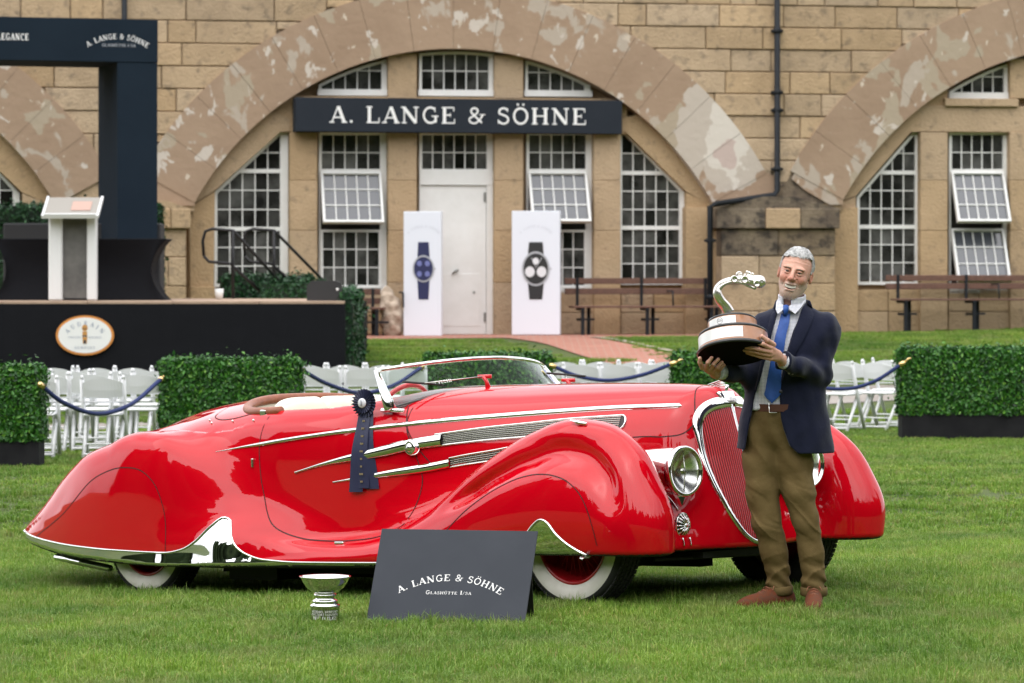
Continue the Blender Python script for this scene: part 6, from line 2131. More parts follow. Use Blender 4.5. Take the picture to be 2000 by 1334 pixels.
# -- shoes
def shoe(name, cx, cy, ang, m):
    def f(P):
        c, s = math.cos(-ang), math.sin(-ang)
        X = (P[:, 0]-cx)*c-(P[:, 1]-cy)*s; Y = (P[:, 0]-cx)*s+(P[:, 1]-cy)*c; Z = P[:, 2]
        Q = np.stack([X, Y, Z], 1)
        toe = ellipsoid(Q, (0, -.205, .030), (.043, .062, .034))
        mid = ellipsoid(Q, (0, -.125, .040), (.044, .095, .046))
        ins = ellipsoid(Q, (0, -.055, .062), (.037, .080, .050))
        heel = ellipsoid(Q, (0, .015, .045), (.036, .055, .060))
        ank = capsule(Q, np.array((0, -.01, .05)), np.array((0, -.01, .10)), .036, .034)
        f_ = smin(smin(smin(smin(toe, mid, .03), ins, .03), heel, .03), ank, .02)
        return smax(f_, .006-Z, .006)
    o = mesh_sdf(name, f, (cx-.3, cy-.3, -.01), (cx+.3, cy+.3, .19), .0065, m, MAN)
    R = Matrix.Translation((cx, cy, 0)) @ Matrix.Rotation(ang, 4, 'Z')
    sole = [(.046*math.sin(t)*(1 if math.cos(t) > -2 else 1), -.11-.155*math.cos(t)) for t in np.linspace(0, 2*math.pi, 25)[:-1]]
    mb = MB(); n = len(sole)
    v = [(a, b, .0) for a, b in sole]+[(a, b, .014) for a, b in sole]
    mb.add(v, [tuple(range(n))[::-1], tuple(range(n, 2*n))]+[(i, (i+1) % n, n+(i+1) % n, n+i) for i in range(n)])
    mb.v = [tuple(R @ Vector(p)) for p in mb.v]
    mb.build('sole', mat('dark_sole', (.04, .03, .025), .8), o)
    mb = MB()
    for k in range(4):
        y0 = -.070-.022*k; z0 = .118-.011*k
        mb.tube([R @ Vector((-.020, y0, z0-.003)), R @ Vector((0, y0-.004, z0+.005)), R @ Vector((.020, y0, z0-.003))], .0026, 5)
    mb.tube([R @ Vector((0, -.05, .118)), R @ Vector((.028, -.07, .117)), R @ Vector((.040, -.085, .10))], .0022, 5).tube([R @ Vector((0, -.05, .118)), R @ Vector((-.028, -.075, .117)), R @ Vector((-.036, -.095, .10))], .0022, 5)
    mb.build('laces', mat('lace_brown', (.28, .11, .06), .8), o)
shoe('shoe', mx(1530), .02, RAD(-62), M_SUEDE)
shoe('shoe', mx(1590), -.01, RAD(-6), M_SUEDE)

# -- torso: shirt inside, blazer outside
_tc = table([(.70, mx(1534)), (.98, mx(1533)), (1.2, mx(1538)), (1.40, mx(1548)), (1.5, mx(1549))], .6, 1.6)
_tw = table([(.70, .236), (.765, .230), (.85, .222), (.985, .200), (1.10, .186), (1.20, .190), (1.30, .200), (1.38, .195), (1.43, .165), (1.47, .10), (1.50, .06)], .6, 1.6)
_td = table([(.70, .150), (.85, .146), (1.0, .135), (1.15, .135), (1.30, .130), (1.40, .105), (1.46, .075), (1.50, .055)], .6, 1.6)
def torso(P, grow):
    x, y, z = P[:, 0], P[:, 1], P[:, 2]
    c, w, d = _tc(z), _tw(z)+grow, _td(z)+grow
    k = ((np.abs(x-c)/w)**2.5+(np.abs(y-.015)/d)**2.3+1e-9)**(1/2.4)
    return (k-1)*np.minimum(w, d)*.9
R_SH, R_EL, R_WR = (mx(1497), .02, mz(635)), (mx(1476), .03, mz(733)), mp(1408, 728, -.20)
L_SH, L_EL, L_WR = (mx(1611), .02, mz(640)), (mx(1602), -.05, mz(731)), mp(1531, 706, -.27)
OPEN_PX = [(1520,588),(1504,655),(1487,720),(1470,783),(1454,872),(1448,930),(1562,930),(1554,884),(1540,869),(1526,836),(1520,802),(1519,760),(1528,700),(1547,645),(1572,588)]
_open = poly_sd([(mx(a), mz(b)) for a, b in OPEN_PX])
def blazer(P):
    x, y, z = P[:, 0], P[:, 1], P[:, 2]
    f = torso(P, .012)
    ra = smin(capsule(P, R_SH, R_EL, .066, .055), capsule(P, R_EL, R_WR, .054, .040), .02)
    la = smin(capsule(P, L_SH, L_EL, .065, .052), capsule(P, L_EL, L_WR, .053, .046), .02)
    # stops where the cuffs are
    def cut(q, a, b, over=.0):
        a, b = np.array(a), np.array(b); d = (b-a)/np.linalg.norm(b-a)
        return smax(q, (P-b)@d-over, .006)
    ra = cut(ra, R_EL, R_WR); la = cut(la, L_EL, L_WR)
    arms = np.minimum(ra, la)
    fold = .0035*np.sin(z*60+x*25+y*40)*np.exp(-((z-mz(735))/.06)**2)*(x > .03)
    fold += .004*np.sin(x*45-z*38+y*10)+.0025*np.sin(x*90+z*21)
    op = np.where(y < .02, _open(x, z), .05)
    f = smax(f, -op, .006)
    f = smin(f, ra+fold*.7, .045); f = smin(f, la+fold, .03+.05*smooth01((z-1.28)/.08))
    f = f+fold*.35
    # hem, rounded towards the front edge
    f = smax(f, mz(884)+.02*np.clip((mx(1475)-x)/.08, 0, 1)-z, .006)
    f = smax(f, z-mz(597)-.10*np.clip(1-np.abs(x-mx(1549))/.09, 0, 1), .02)
    return f*.85
mesh_sdf('blazer', blazer, (-.42, -.36, .72), (.30, .20, 1.50), .0088, M_BLAZER, MAN)
def shirt(P):
    f = torso(P, .0)
    z = P[:, 2]; x = P[:, 0]
    f = smax(f, mz(800)-z, .01)
    f = smax(f, z-mz(601), .01)
    return f+.0025*np.sin(x*70+z*30)
mesh_sdf('shirt', shirt, (-.2, -.16, .93), (.14, .02, 1.5), .009, M_SHIRT, MAN)

def front_y(f, X, Z, y0=-.35, y1=.05):
    X = np.atleast_1d(X); Z = np.atleast_1d(Z)
    ys = np.linspace(y0, y1, 200)
    P = np.stack(np.broadcast_arrays(X[:, None], ys[None, :], Z[:, None]), -1).reshape(-1, 3)
    F = f(P).reshape(len(X), -1); i = np.clip((F < 0).argmax(1), 1, None); r = np.arange(len(X))
    t = np.clip(F[r, i-1]/(F[r, i-1]-F[r, i]+1e-12), 0, 1)
    return np.where((F < 0).any(1), ys[i-1]+(ys[1]-ys[0])*t, -.03)
def patch(name, left, right, m, off, f=shirt, n=5, thick=.004, parent=None, m_cut=None):
    """cloth between two edges (photo pixels), lying on f"""
    L = catmull([(mx(a), mz(b)) for a, b in left], 6); R = catmull([(mx(a), mz(b)) for a, b in right], 6)
    A = []
    for k in range(n):
        q = L+(R-L)*k/(n-1)
        y = front_y(f, q[:, 0], q[:, 1])-off*(1 if np.isscalar(off) else 1)-.004*math.sin(math.pi*k/(n-1))
        A.append(np.stack([q[:, 0], y, q[:, 1]], 1))
    A = np.stack(A, 1)
    B = A.copy(); B[..., 1] += thick
    mb = MB().grid(A).grid(B[:, ::-1])
    for e in (0, -1):
        E_ = np.stack([A[:, e], B[:, e]], 1); mb.grid(E_ if e == -1 else E_[:, ::-1], smooth=False)
        E_ = np.stack([A[e], B[e]], 1); mb.grid(E_ if e == 0 else E_[:, ::-1], smooth=False)
    return mb.build(name, m, parent or MAN)
patch('tie', [(1524,612),(1518,632),(1510,660),(1501,707),(1492,757),(1490,771),(1503,785)], [(1541,612),(1538,632),(1531,660),(1524,707),(1521,757),(1520,769),(1504,786)], M_TIE, .014)
MB().tube([(mx(1533), float(front_y(shirt, mx(1533), mz(612))[0])-.012, mz(598)), (mx(1532), float(front_y(shirt, mx(1533), mz(612))[0])-.020, mz(607)), (mx(1531), float(front_y(shirt, mx(1533), mz(617))[0])-.016, mz(616))], [.025, .024, .015], 12, flat=.6).build('tie_knot', M_TIE, MAN)
torso_j = lambda P: torso(P, .012)
lap = patch('lapel', [(1573,591),(1563,606),(1549,645),(1530,700),(1521,745)], [(1583,597),(1588,612),(1571,652),(1543,702),(1524,748)], M_BLAZER, .006, torso_j, thick=.006)
patch('lapel', [(1512,596),(1502,622),(1494,655),(1484,700),(1472,760)], [(1519,590),(1510,630),(1503,657),(1489,712),(1474,765)], M_BLAZER, .006, torso_j, thick=.006)
# collar leaves, folded down from the band
def leaf(name, pts):
    a = [Vector(mp(px, py, y)) for px, py, y in pts]
    c = sum(a, Vector())/len(a)
    mb = MB(); n = len(a)
    v = a+[p+Vector((0, .006, 0)) for p in a]+[c+Vector((0, -.004, 0))]
    mb.add(v, [(i, (i+1) % n, 2*n) for i in range(n)]+[(i, n+i, n+(i+1) % n, (i+1) % n) for i in range(n)], False)
    return mb.build(name, M_SHIRT, MAN)
leaf('collar_leaf', [(1571,577,-.005),(1556,590,-.055),(1538,599,-.078),(1544,606,-.100),(1553,613,-.108),(1563,602,-.085),(1574,588,-.035)])
leaf('collar_leaf', [(1521,581,-.010),(1526,591,-.050),(1533,600,-.078),(1527,607,-.098),(1519,613,-.104),(1515,604,-.080),(1516,590,-.035)])
def jcollar(P):
    q = P-np.array((mx(1549), .012, mz(592)))
    r = np.sqrt(q[:, 0]**2+(q[:, 1]*.95)**2)
    rr = .082-.35*(q[:, 2])
    f = smax(np.abs(r-rr)-.008, np.abs(q[:, 2]+.012-.10*q[:, 1])-.026, .008)
    return smax(f, -.012-q[:, 1]-.35*(.0-q[:, 2]), .006)
mesh_sdf('blazer_collar', jcollar, (mx(1549)-.12, -.10, 1.42), (mx(1549)+.12, .12, 1.58), .005, M_BLAZER, MAN)
def collar_f(P):
    q = P-np.array((mx(1547), .005, mz(592)))
    r = np.sqrt((q[:, 0]/1.0)**2+((q[:, 1])/1.05)**2)
    zt = .012+.22*q[:, 1]+.03
    f = smax(np.abs(r-.064)-.005, np.maximum(q[:, 2]-zt, -.05-q[:, 2]), .006)
    gap = np.hypot(q[:, 0]+.030, q[:, 1]+.06)-.020
    return smax(f, -gap, .005)
mesh_sdf('collar_band', collar_f, (mx(1547)-.09, -.09, 1.38), (mx(1547)+.09, .10, 1.56), .0045, M_SHIRT, MAN)
MB().lathe([(.0001, .004), (.007, .003), (.009, 0)], 14, Matrix.Translation((mx(1521), float(front_y(torso_j, mx(1524), mz(762))[0])-.006, mz(763))) @ Matrix.Rotation(RAD(90), 4, 'X')).build('button', mat('dark_button', (.03, .03, .04), .3), MAN)
d_ = (Vector(L_EL)-Vector(L_WR)).normalized()
for k in range(4):
    p = mp(1528+6.5*k, 727+.8*k, -.26-.008*k*-1)
    q = Vector(p)
    yy = float(front_y(lambda P: capsule(P, L_EL, L_WR, .053, .046), [q.x], [q.z], -.4, .0)[0])
    MB().lathe([(.0001, .004), (.005, .003), (.0065, 0)], 12, Matrix.Translation((q.x, yy-.001, q.z)) @ Matrix.Rotation(RAD(90), 4, 'X')).build('cuff_button', mat('horn_button', (.22, .20, .18), .35), MAN)
# shirt cuffs
for el, wr, r in ((R_EL, R_WR, .037), (L_EL, L_WR, .038)):
    a, b = Vector(el), Vector(wr); d = (b-a).normalized()
    ln = .030 if r < .0375 else .008
    MB().tube([b-d*.02, b+d*ln], [r, r*.98], 20, caps=True).build('shirt_cuff', M_SHIRT, MAN)

# -- hands
def hand_sdf(fingers, palm, wrist):
    def f(P):
        g = None
        for pts in fingers:
            h = chain(P, pts, .004)
            g = h if g is None else smin(g, h, .0035)
        pl = None
        for a, b, ra, rb in palm:
            h = capsule(P, a, b, ra, rb); pl = h if pl is None else smin(pl, h, .012)
        g = smin(g, pl, .007)
        g = smin(g, capsule(P, wrist[0], wrist[1], wrist[2], wrist[3]), .012)
        return g
    return f
def H(px, py, y, r): 
    p = mp(px, py, y); return (p[0], p[1], p[2], r)
# his left hand (right in the picture): thumb on the wood, fingers spread under the base
yb = -.40
fl = [[H(1511,673,-.36,.013), H(1499,665,-.395,.012), H(1488,657,-.405,.0105)],
      [H(1503,679,-.38,.0115), H(1490,672,-.408,.0105), H(1475,668,-.408,.009)],
      [H(1504,687,-.375,.0115), H(1483,682,-.395,.0105), H(1468,679,-.385,.0095), H(1457,678,-.37,.0088)],
      [H(1504,694,-.365,.0112), H(1482,689,-.375,.010), H(1466,686,-.36,.0092), H(1454,684,-.345,.0085)],
      [H(1505,701,-.35,.0105), H(1485,696,-.355,.0095), H(1470,692,-.345,.0085), H(1459,689,-.33,.0078)]]
pa = [(mp(1506,680,-.37), mp(1519,690,-.33), .013, .017), (mp(1505,690,-.365), mp(1519,694,-.325), .014, .019), (mp(1506,699,-.35), mp(1520,700,-.32), .013, .019)]
wr_ = (mp(1518,695,-.32), L_WR, .023, .029)
c0_ = mp(1490, 682, -.36)
mesh_sdf('hand', hand_sdf(fl, pa, wr_), (c0_[0]-.11, -.45, c0_[2]-.085), (c0_[0]+.12, -.22, c0_[2]+.075), .0032, M_SKIN, MAN)
# his right hand (left in the picture): palm up beneath the base
fr_ = [[H(1372,718,-.30,.012), H(1367,708,-.335,.011), H(1367,700,-.35,.0095)],
       [H(1380,720,-.30,.0115), H(1383,708,-.345,.0105), H(1390,699,-.355,.009)],
       [H(1388,722,-.29,.0112), H(1394,711,-.335,.010), H(1403,702,-.345,.009)],
       [H(1394,724,-.28,.011), H(1402,717,-.315,.0098), H(1410,708,-.325,.0088)],
       [H(1397,727,-.25,.0105), H(1407,721,-.275,.0092), H(1414,713,-.285,.008)]]
pa = [(mp(1374,717,-.29), mp(1393,727,-.235), .015, .019), (mp(1384,721,-.29), mp(1396,729,-.235), .016, .020), (mp(1392,724,-.275), mp(1398,731,-.235), .015, .019)]
c1_ = mp(1388, 712, -.3)
mesh_sdf('hand', hand_sdf(fr_, pa, (mp(1397,729,-.225), R_WR, .024, .028)), (c1_[0]-.09, -.40, c1_[2]-.085), (c1_[0]+.10, -.16, c1_[2]+.06), .0032, M_SKIN, MAN)
MB().tube([mp(1515+1.5*math.sin(t), 697+8*math.cos(t), -.315-.022*math.sin(t)) for t in np.linspace(0, math.pi*1.2, 9)], .003, 6).build('bracelet', mat('gold', (.75, .55, .25), .25, 1.0), MAN)

# -- head
HC = Vector((mx(1552), -.01, mz(537)))
HM = Matrix.Translation(HC) @ Matrix.Rotation(RAD(-13), 4, Vector((0, -1, 0))) @ Matrix.Rotation(RAD(-11), 4, 'Z') @ Matrix.Rotation(RAD(2), 4, 'X')
# (rotation about -y by a negative angle leans the crown to the picture's right)
HEAD = empty('head', parent=MAN); HEAD.matrix_local = HM
def head(P):
    x, y, z = np.abs(P[:, 0]), P[:, 1], P[:, 2]
    Q = np.stack([x, y, z], 1)
    f = ellipsoid(Q, (0, .018, .038), (.077, .096, .090))
    f = smin(f, ellipsoid(Q, (0, -.030, -.020), (.066, .062, .082)), .03)      # mid face
    f = smin(f, ellipsoid(Q, (0, -.042, -.086), (.038, .042, .038)), .03)      # chin
    f = smin(f, capsule(Q, (.046, .010, -.046), (.016, -.050, -.097), .021, .016), .03)   # jaw line
    f = smin(f, ellipsoid(Q, (.038, -.060, -.018), (.024, .022, .020)), .018)  # cheek
    f = smin(f, ellipsoid(Q, (.030, -.080, .033), (.028, .012, .009)), .012)   # brow
    f = smax(f, -ellipsoid(Q, (.030, -.096, .013), (.019, .018, .0115)), .010)  # socket
    nose = capsule(Q, (0, -.088, .022), (0, -.116, -.018), .0085, .0125)
    nose = smin(nose, ellipsoid(Q, (.013, -.103, -.022), (.0085, .011, .0085)), .006)
    f = smin(f, nose, .010)
    f = smax(f, -ellipsoid(Q, (.0075, -.112, -.033), (.0045, .006, .003)), .003)
    f = f+.0007*np.sin(z*360+x*40)*np.exp(-((z-.068)/.014)**2)*(y < -.03)+.0008*np.sin((z-.013)*700*(1+x*2))*np.exp(-((x-.056)/.008)**2)*np.exp(-((z-.008)/.014)**2)
    # smile folds and lips
    f = f+.0034*np.exp(-(((x-.028-.30*(-.022-z))/.0045)**2))*(z < -.018)*(z > -.06)*(y < -.04)
    f = smin(f, ellipsoid(Q, (0, -.088, -.047), (.026, .010, .007)), .008)
    f = smin(f, ellipsoid(Q, (0, -.086, -.0755), (.022, .010, .006)), .007)
    zc = -.0615+5.5*x**2
    mouth = ellipsoid(np.stack([x, y, z-8.5*x**2], 1), (0, -.090, -.0635), (.0345, .022, .0098))
    f = smax(f, -mouth, .002)
    f = smin(f, capsule(Q, (0, .020, -.06), (0, .035, -.15), .056, .060), .03)  # neck
    ear = smax(ellipsoid(Q, (.080, .020, .002), (.010, .020, .033)), -ellipsoid(Q, (.090, .010, .004), (.008, .010, .020)), .004)
    f = smin(f, ear, .006)
    return f
V_, Q_, N__ = surface_nets(head, (-.105, -.14, -.17), (.105, .125, .140), .0036)
T_ = np.concatenate([Q_[:, [0, 1, 2]], Q_[:, [0, 2, 3]]])
def beardphi(v):
    x, y, z = np.abs(v[:, 0]), v[:, 1], v[:, 2]
    lo = z-(-.039-.24*np.clip(.062-x, 0, .05)*1.0)              # under the cheeks
    face = np.maximum(y-.016, x-.074)
    lip = .0155-np.hypot(x/1.9, (z+.061-4*x*x))                # bare lips
    neck = -(z+.118+.10*np.clip(-y, 0, .1))
    d = np.maximum(np.maximum(lo, face), np.maximum(lip, neck))
    ms = np.maximum(np.abs(z+.043-.12*0+ .25*x)-.0085, x-.033)      # moustache
    ms = np.maximum(ms, y+.05)
    sb = np.maximum(np.maximum(np.abs(y+.004)-.011, np.maximum(.055-x, x-.074)), np.maximum(z-.03, -.04-z))
    return np.minimum(np.minimum(d, ms), sb)
N__ = grad(head, V_, .0012); N__ /= (np.linalg.norm(N__, axis=1, keepdims=True)+1e-12)
_me = np_mesh('face', V_, T_, N__)
_bw = 1-smooth01((beardphi(V_)+.004)/.010+.35*np.sin(V_[:, 0]*900)*np.sin(V_[:, 1]*800+V_[:, 2]*700))
_a = _me.attributes.new('beard', 'FLOAT', 'POINT'); _a.data.foreach_set('value', _bw.astype(np.float32))
_ck = np.exp(-(((np.abs(V_[:, 0])-.040)/.02)**2+((V_[:, 2]+.015)/.02)**2))*(V_[:, 1] < -.03)+np.exp(-((V_[:, 0]/.014)**2+((V_[:, 2]+.02)/.02)**2))*(V_[:, 1] < -.08)+.8*np.exp(-(((np.abs(V_[:, 0])-.082)/.012)**2))+.9*np.exp(-((V_[:, 0]/.028)**2+((V_[:, 2]+.064)/.012)**2))*(V_[:, 1] < -.05)
_a = _me.attributes.new('flush', 'FLOAT', 'POINT'); _a.data.foreach_set('value', np.clip(_ck, 0, 1).astype(np.float32))
def face_mat():
    m = M_SKIN.copy(); m.name = 'face_skin'; nt = m.node_tree; b = nt.nodes['Principled BSDF']
    src = b.inputs['Base Color'].links[0].from_socket
    def attr(n):
        a = nt.nodes.new('ShaderNodeAttribute'); a.attribute_name = n; return a.outputs['Fac']
    m1 = nt.nodes.new('ShaderNodeMixRGB'); m1.inputs['Color2'].default_value = (.60, .19, .135, 1)
    k = nt.nodes.new('ShaderNodeMath'); k.operation = 'MULTIPLY'; k.inputs[1].default_value = .55
    nt.links.new(attr('flush'), k.inputs[0]); nt.links.new(k.outputs[0], m1.inputs['Fac']); nt.links.new(src, m1.inputs['Color1'])
    tc = nt.nodes.new('ShaderNodeTexCoord'); n = nt.nodes.new('ShaderNodeTexNoise'); n.inputs['Scale'].default_value = 330; n.inputs['Detail'].default_value = 3
    nt.links.new(tc.outputs['Object'], n.inputs['Vector'])
    r = nt.nodes.new('ShaderNodeValToRGB'); r.color_ramp.elements[0].position = .42; r.color_ramp.elements[0].color = (.46, .31, .24, 1); r.color_ramp.elements[1].position = .58; r.color_ramp.elements[1].color = (.66, .575, .51, 1)
    nt.links.new(n.outputs[0], r.inputs[0])
    m2 = nt.nodes.new('ShaderNodeMixRGB')
    k2 = nt.nodes.new('ShaderNodeMath'); k2.operation = 'MULTIPLY'; k2.inputs[1].default_value = .72
    nt.links.new(attr('beard'), k2.inputs[0]); nt.links.new(k2.outputs[0], m2.inputs['Fac'])
    nt.links.new(m1.outputs[0], m2.inputs['Color1']); nt.links.new(r.outputs[0], m2.inputs['Color2'])
    nt.links.new(m2.outputs[0], b.inputs['Base Color'])
    return m
link('face', _me, face_mat(), HEAD)
# mouth, teeth, eyes
MB().lathe([(.0001, -1), (1, 0), (.0001, 1)], 16, Matrix.Translation((0, -.078, -.060)) @ Matrix.Diagonal((.032, .006, .012, 1))).build('mouth_inside', mat('mouth_dark', (.05, .012, .010), .6), HEAD)
tb = MB()
for k in range(-5, 6):
    x = k*.0050; w = .00243
    tb.box((x-w, -.0905+22*x*x*.25, -.0668+8*x*x), (x+w, -.084+22*x*x*.25, -.0560+8*x*x), bev=.0005)
tb.build('teeth', mat('teeth', (.85, .82, .74), .25), HEAD)
for s in (-1, 1):
    e = MB().lathe([(.0115*math.sin(t), .0115*math.cos(t)) for t in np.linspace(.02, math.pi-.02, 14)], 20, Matrix.Translation((.030*s, -.0775, .0130))).build('eye', mat('eye_white', (.62, .58, .55), .2), HEAD)
    MB().lathe([(.0001, .0122), (.0050, .0113), (.0082, .0088)], 16, Matrix.Translation((.0295*s, -.0782, .0130)) @ Matrix.Rotation(RAD(90), 4, 'X')).build('iris', mat('iris_dark', (.03, .018, .012), .15), e)
    # lids narrowed by the smile
    for (zo, r_, zz) in ((.0085, .0046, 1), (-.0086, .0044, -1)):
        MB().tube([(s*(.030+dx), -.0885+abs(dx)*.38, .0130+zo-abs(dx)*.22*zz) for dx in (-.015, -.008, 0, .008, .015)], [.0024, r_, r_*1.05, r_, .0024], 8).build('eyelid', M_SKIN, HEAD)
    MB().tube([(s*(.030+dx), -.0925+abs(dx+.004)*.34, .0325-abs(dx)*.15) for dx in (-.020, -.010, 0, .010, .020)], [.0020, .0042, .0046, .0042, .0018], 8, flat=.7).build('eyebrow', mat('brow_hair', (.20, .16, .13), .8), HEAD)
def hairf(P):
    x, y, z = np.abs(P[:, 0]), P[:, 1], P[:, 2]
    f = ellipsoid(np.stack([x, y, z], 1), (0, .022, .044), (.0855, .103, .0985))
    f = f+.0014*np.sin(P[:, 0]*260+np.sin(z*90+y*60)*2)+.0018*np.sin(P[:, 0]*80+y*70)
    # hairline: forehead bare, temples grey, cropped at the nape
    front = (-.058+.30*x)-y                       # positive in front of the hairline
    line = np.where(z > .082, -.06, .0)
    cutf = np.maximum(-(y+.062-.0*x), .0)
    fore = smax(-(y-(.008-.55*(z-.0)-.25*(x/.08)**2*-.02)), z-.088-.10*(y+.06)-.18*np.clip(P[:, 0], -.05, .05), .01)
    fore = smax((-.010-.62*(z-.045)-.0)-y, z-.092, .008)
    side = smax(-.018+.0*z-y, z-.070, .006)
    f = smax(f, smax((-.004)-y, (.086-.0*x)-z, .006)*1.0, .004) if False else smax(f, np.minimum(-.002-y-.30*(x-.07), .092+.10*P[:, 0]-.35*np.maximum(x-.045, 0)-z+.004*np.sin(P[:, 0]*150)), .006)
    f = smax(f, np.minimum(.012-y+.0*x, .010-z), .006)
    f = smax(f, -.055-z+.0*y, .008)
    ear = np.hypot(y-.018, z-.0)-.026
    f = smax(f, -np.where(x > .06, ear, .1), .003)
    return f
mesh_sdf('hair', hairf, (-.10, -.12, -.07), (.10, .14, .155), .0034, M_HAIR, HEAD)
# short strands combed over the crown
r7 = np.random.default_rng(9); hs = MB()
for k in range(4200):
    a, b = r7.uniform(0, 2*math.pi), math.acos(r7.uniform(-.05, 1))
    d = np.array((math.sin(b)*math.cos(a), math.sin(b)*math.sin(a), math.cos(b)))
    p = np.array((0, .022, .044))+d*np.array((.0835, .101, .0965))
    if p[1] < -.004 and p[2] < .094+.10*p[0]: continue
    if p[2] < .012 and p[1] < .015: continue
    if p[1] < .05 and p[2] < .03 and abs(p[0]) > .06: continue
    t = np.array((.35+r7.normal(0, .4), -.9+r7.normal(0, .3), r7.normal(-.1, .3))); t -= d*t.dot(d); t /= np.linalg.norm(t)
    if p[2] < .07: t = np.array((0, .25*r7.normal(), -1.)); t -= d*t.dot(d); t /= np.linalg.norm(t)
    l = r7.uniform(.012, .024); w = np.cross(t, d)*.00055
    q0, q1, q2 = p-d*.001, p+t*l*.5+d*.0022, p+t*l+d*.0014
    hs.add([q0-w, q0+w, q1+w, q1-w, q2], [(0, 1, 2, 3), (3, 2, 4)])
h_ = hs.build('hair_strands', mat('silver_strands', (.72, .72, .71), .45, noise=(90, (.22, .22, .22), .9)), HEAD); h_['kind'] = 'stuff'

# ================================================================== trophy held by the man
TC = at(1434, 691, MD-.30)
TR = empty('trophy', TC); tag(TR, 'tiered wooden trophy with white plates and a curling silver sculpture held by the man', 'trophy')
TR.rotation_euler = Euler((RAD(-21), RAD(-2.5), 0), 'XYZ')
# turned so that its underside faces the viewer
M_WOODT = mat('trophy_wood', (.40, .19, .095), .35, noise=(9, (.30, .135, .065), 1), coat=.4)
M_EBONY = mat('trophy_black', (.022, .022, .024), .35, coat=.3)
MB().lathe([(.0001, -.0006), (.1755, -.0006)], 64).build('underside', mat('black_baize', (.008, .008, .009), .95, spec=.05), TR)
MB().lathe([(.0001, 0), (.176, 0), (.181, .004), (.181, .014), (.172, .020)], 64).build('foot', M_EBONY, TR)
MB().lathe([(.172, .020), (.170, .024), (.168, .086), (.165, .088)], 64).build('lower_drum', M_WOODT, TR)
MB().lathe([(.165, .088), (.168, .091), (.168, .098), (.160, .104), (.128, .112)], 64).build('middle_rim', M_EBONY, TR)
MB().lathe([(.123, .108), (.121, .112), (.120, .158), (.118, .160)], 64).build('upper_drum', M_WOODT, TR)
MB().lathe([(.118, .160), (.120, .163), (.118, .170), (.104, .176), (.0001, .180)], 64).build('top_disc', M_EBONY, TR)
M_PLATE = mat('plate_silver', (.80, .80, .80), .35, .2)
MB().lathe([(.1705, .028), (.1705, .082)], 24, a0=RAD(180), a1=RAD(283)).build('name_plate', M_PLATE, TR)
pl = MB().lathe([(.1230, .116), (.1230, .154)], 20, a0=RAD(203), a1=RAD(275)).build('name_plate', M_PLATE, TR)
em = MB()
for k in range(28):
    a = 2*math.pi*k/28; b = 2*math.pi*(k+1)/28
    def q(t, r): 
        th = RAD(238)+r*math.cos(t)/.1235; return (.1238*math.cos(th), .1238*math.sin(th), .135+r*math.sin(t))
    em.add([q(a, .0165), q(b, .0165), q(b, .0145), q(a, .0145)], [(0, 1, 2, 3)])
for dz in (-.004, .0, .006): 
    em.add([(.1238*math.cos(RAD(238)+x/.1235), .1238*math.sin(RAD(238)+x/.1235), .135+dz+h) for x, h in ((-.012, 0), (.012, 0), (.012, .002), (-.012, .002))], [(0, 1, 2, 3)])
em.build('engraved_emblem', mat('engraving', (.12, .12, .13), .5), pl)
TR_INV = None
bpy.context.view_layer.update()
TRI = TR.matrix_world.inverted()
def tp(px, py, dy=0.0): return TRI @ at(px, py, MD-.30+dy)
M_SILV = mat('trophy_silver', (.88, .84, .80), .27, 1.0, bump=(40, .15, .004))
path = [(1424,611,.03,.028),(1418,600,.03,.026),(1408,588,.03,.024),(1401,574,.03,.022),(1403,562,.03,.019),(1414,552,.02,.016),(1430,547,.01,.014),(1448,548,-.01,.015),(1464,554,-.02,.017),(1478,561,-.03,.014)]
P_ = catmull([tuple(tp(a, b, c)) for a, b, c, r in path], 6); R_ = np.interp(np.linspace(0, 1, len(P_)), np.linspace(0, 1, len(path)), [p[3]*1.3 for p in path])
sw = MB().tube(P_, R_, 14, flat=.45)
sw.tube([p+np.array((.006*math.sin(i*.25), -.008, .006*math.cos(i*.25))) for i, p in enumerate(P_[4:-6])], .004, 8).tube([p+np.array((-.01*math.cos(i*.2), -.008, -.004)) for i, p in enumerate(P_[2:-10])], .0035, 8)
sc_ = sw.build('sculpture', M_SILV, TR)
def sp_(px, py, dy=0.): return np.array(tp(px, py, dy))
nose_, tail_ = sp_(1483, 550, -.03), sp_(1435, 543, .0)
def racer(P):
    f = capsule(P, nose_, sp_(1462, 548, -.02), .031, .026)
    f = smin(f, capsule(P, sp_(1462, 548, -.02), tail_, .018, .010), .01)
    f = smin(f, capsule(P, sp_(1463, 541, -.02), sp_(1463, 533, -.02), .011, .009), .006)
    for a, b in ((1455, 537), (1470, 535), (1448, 543), (1459, 531)):
        f = smin(f, np.linalg.norm(P-sp_(a, b, -.03), axis=1)-.007, .004)
    return f+.0016*np.sin(P[:, 0]*420)*np.sin(P[:, 2]*380)*np.sin(P[:, 1]*400)
c_ = sp_(1460, 545, -.02)
mesh_sdf('racing_car', racer, c_-.10, c_+.10, .0040, M_SILV, sc_)
for k, (px, py, dy, r) in enumerate(((1434, 545, -.03, .017), (1454, 546, -.045, .018), (1478, 554, -.060, .016), (1444, 537, .03, .017))):
    MB().lathe([(r*.72, -.004), (r, -.004), (r*1.04, 0), (r, .005), (r*.72, .005), (r*.6, .001), (.0001, .003)], 24, Matrix.Translation(tp(px, py, dy)) @ Matrix.Rotation(RAD(90+18), 4, 'X') @ Matrix.Rotation(RAD(12), 4, 'Y')).build('racing_wheel', M_SILV, sc_)
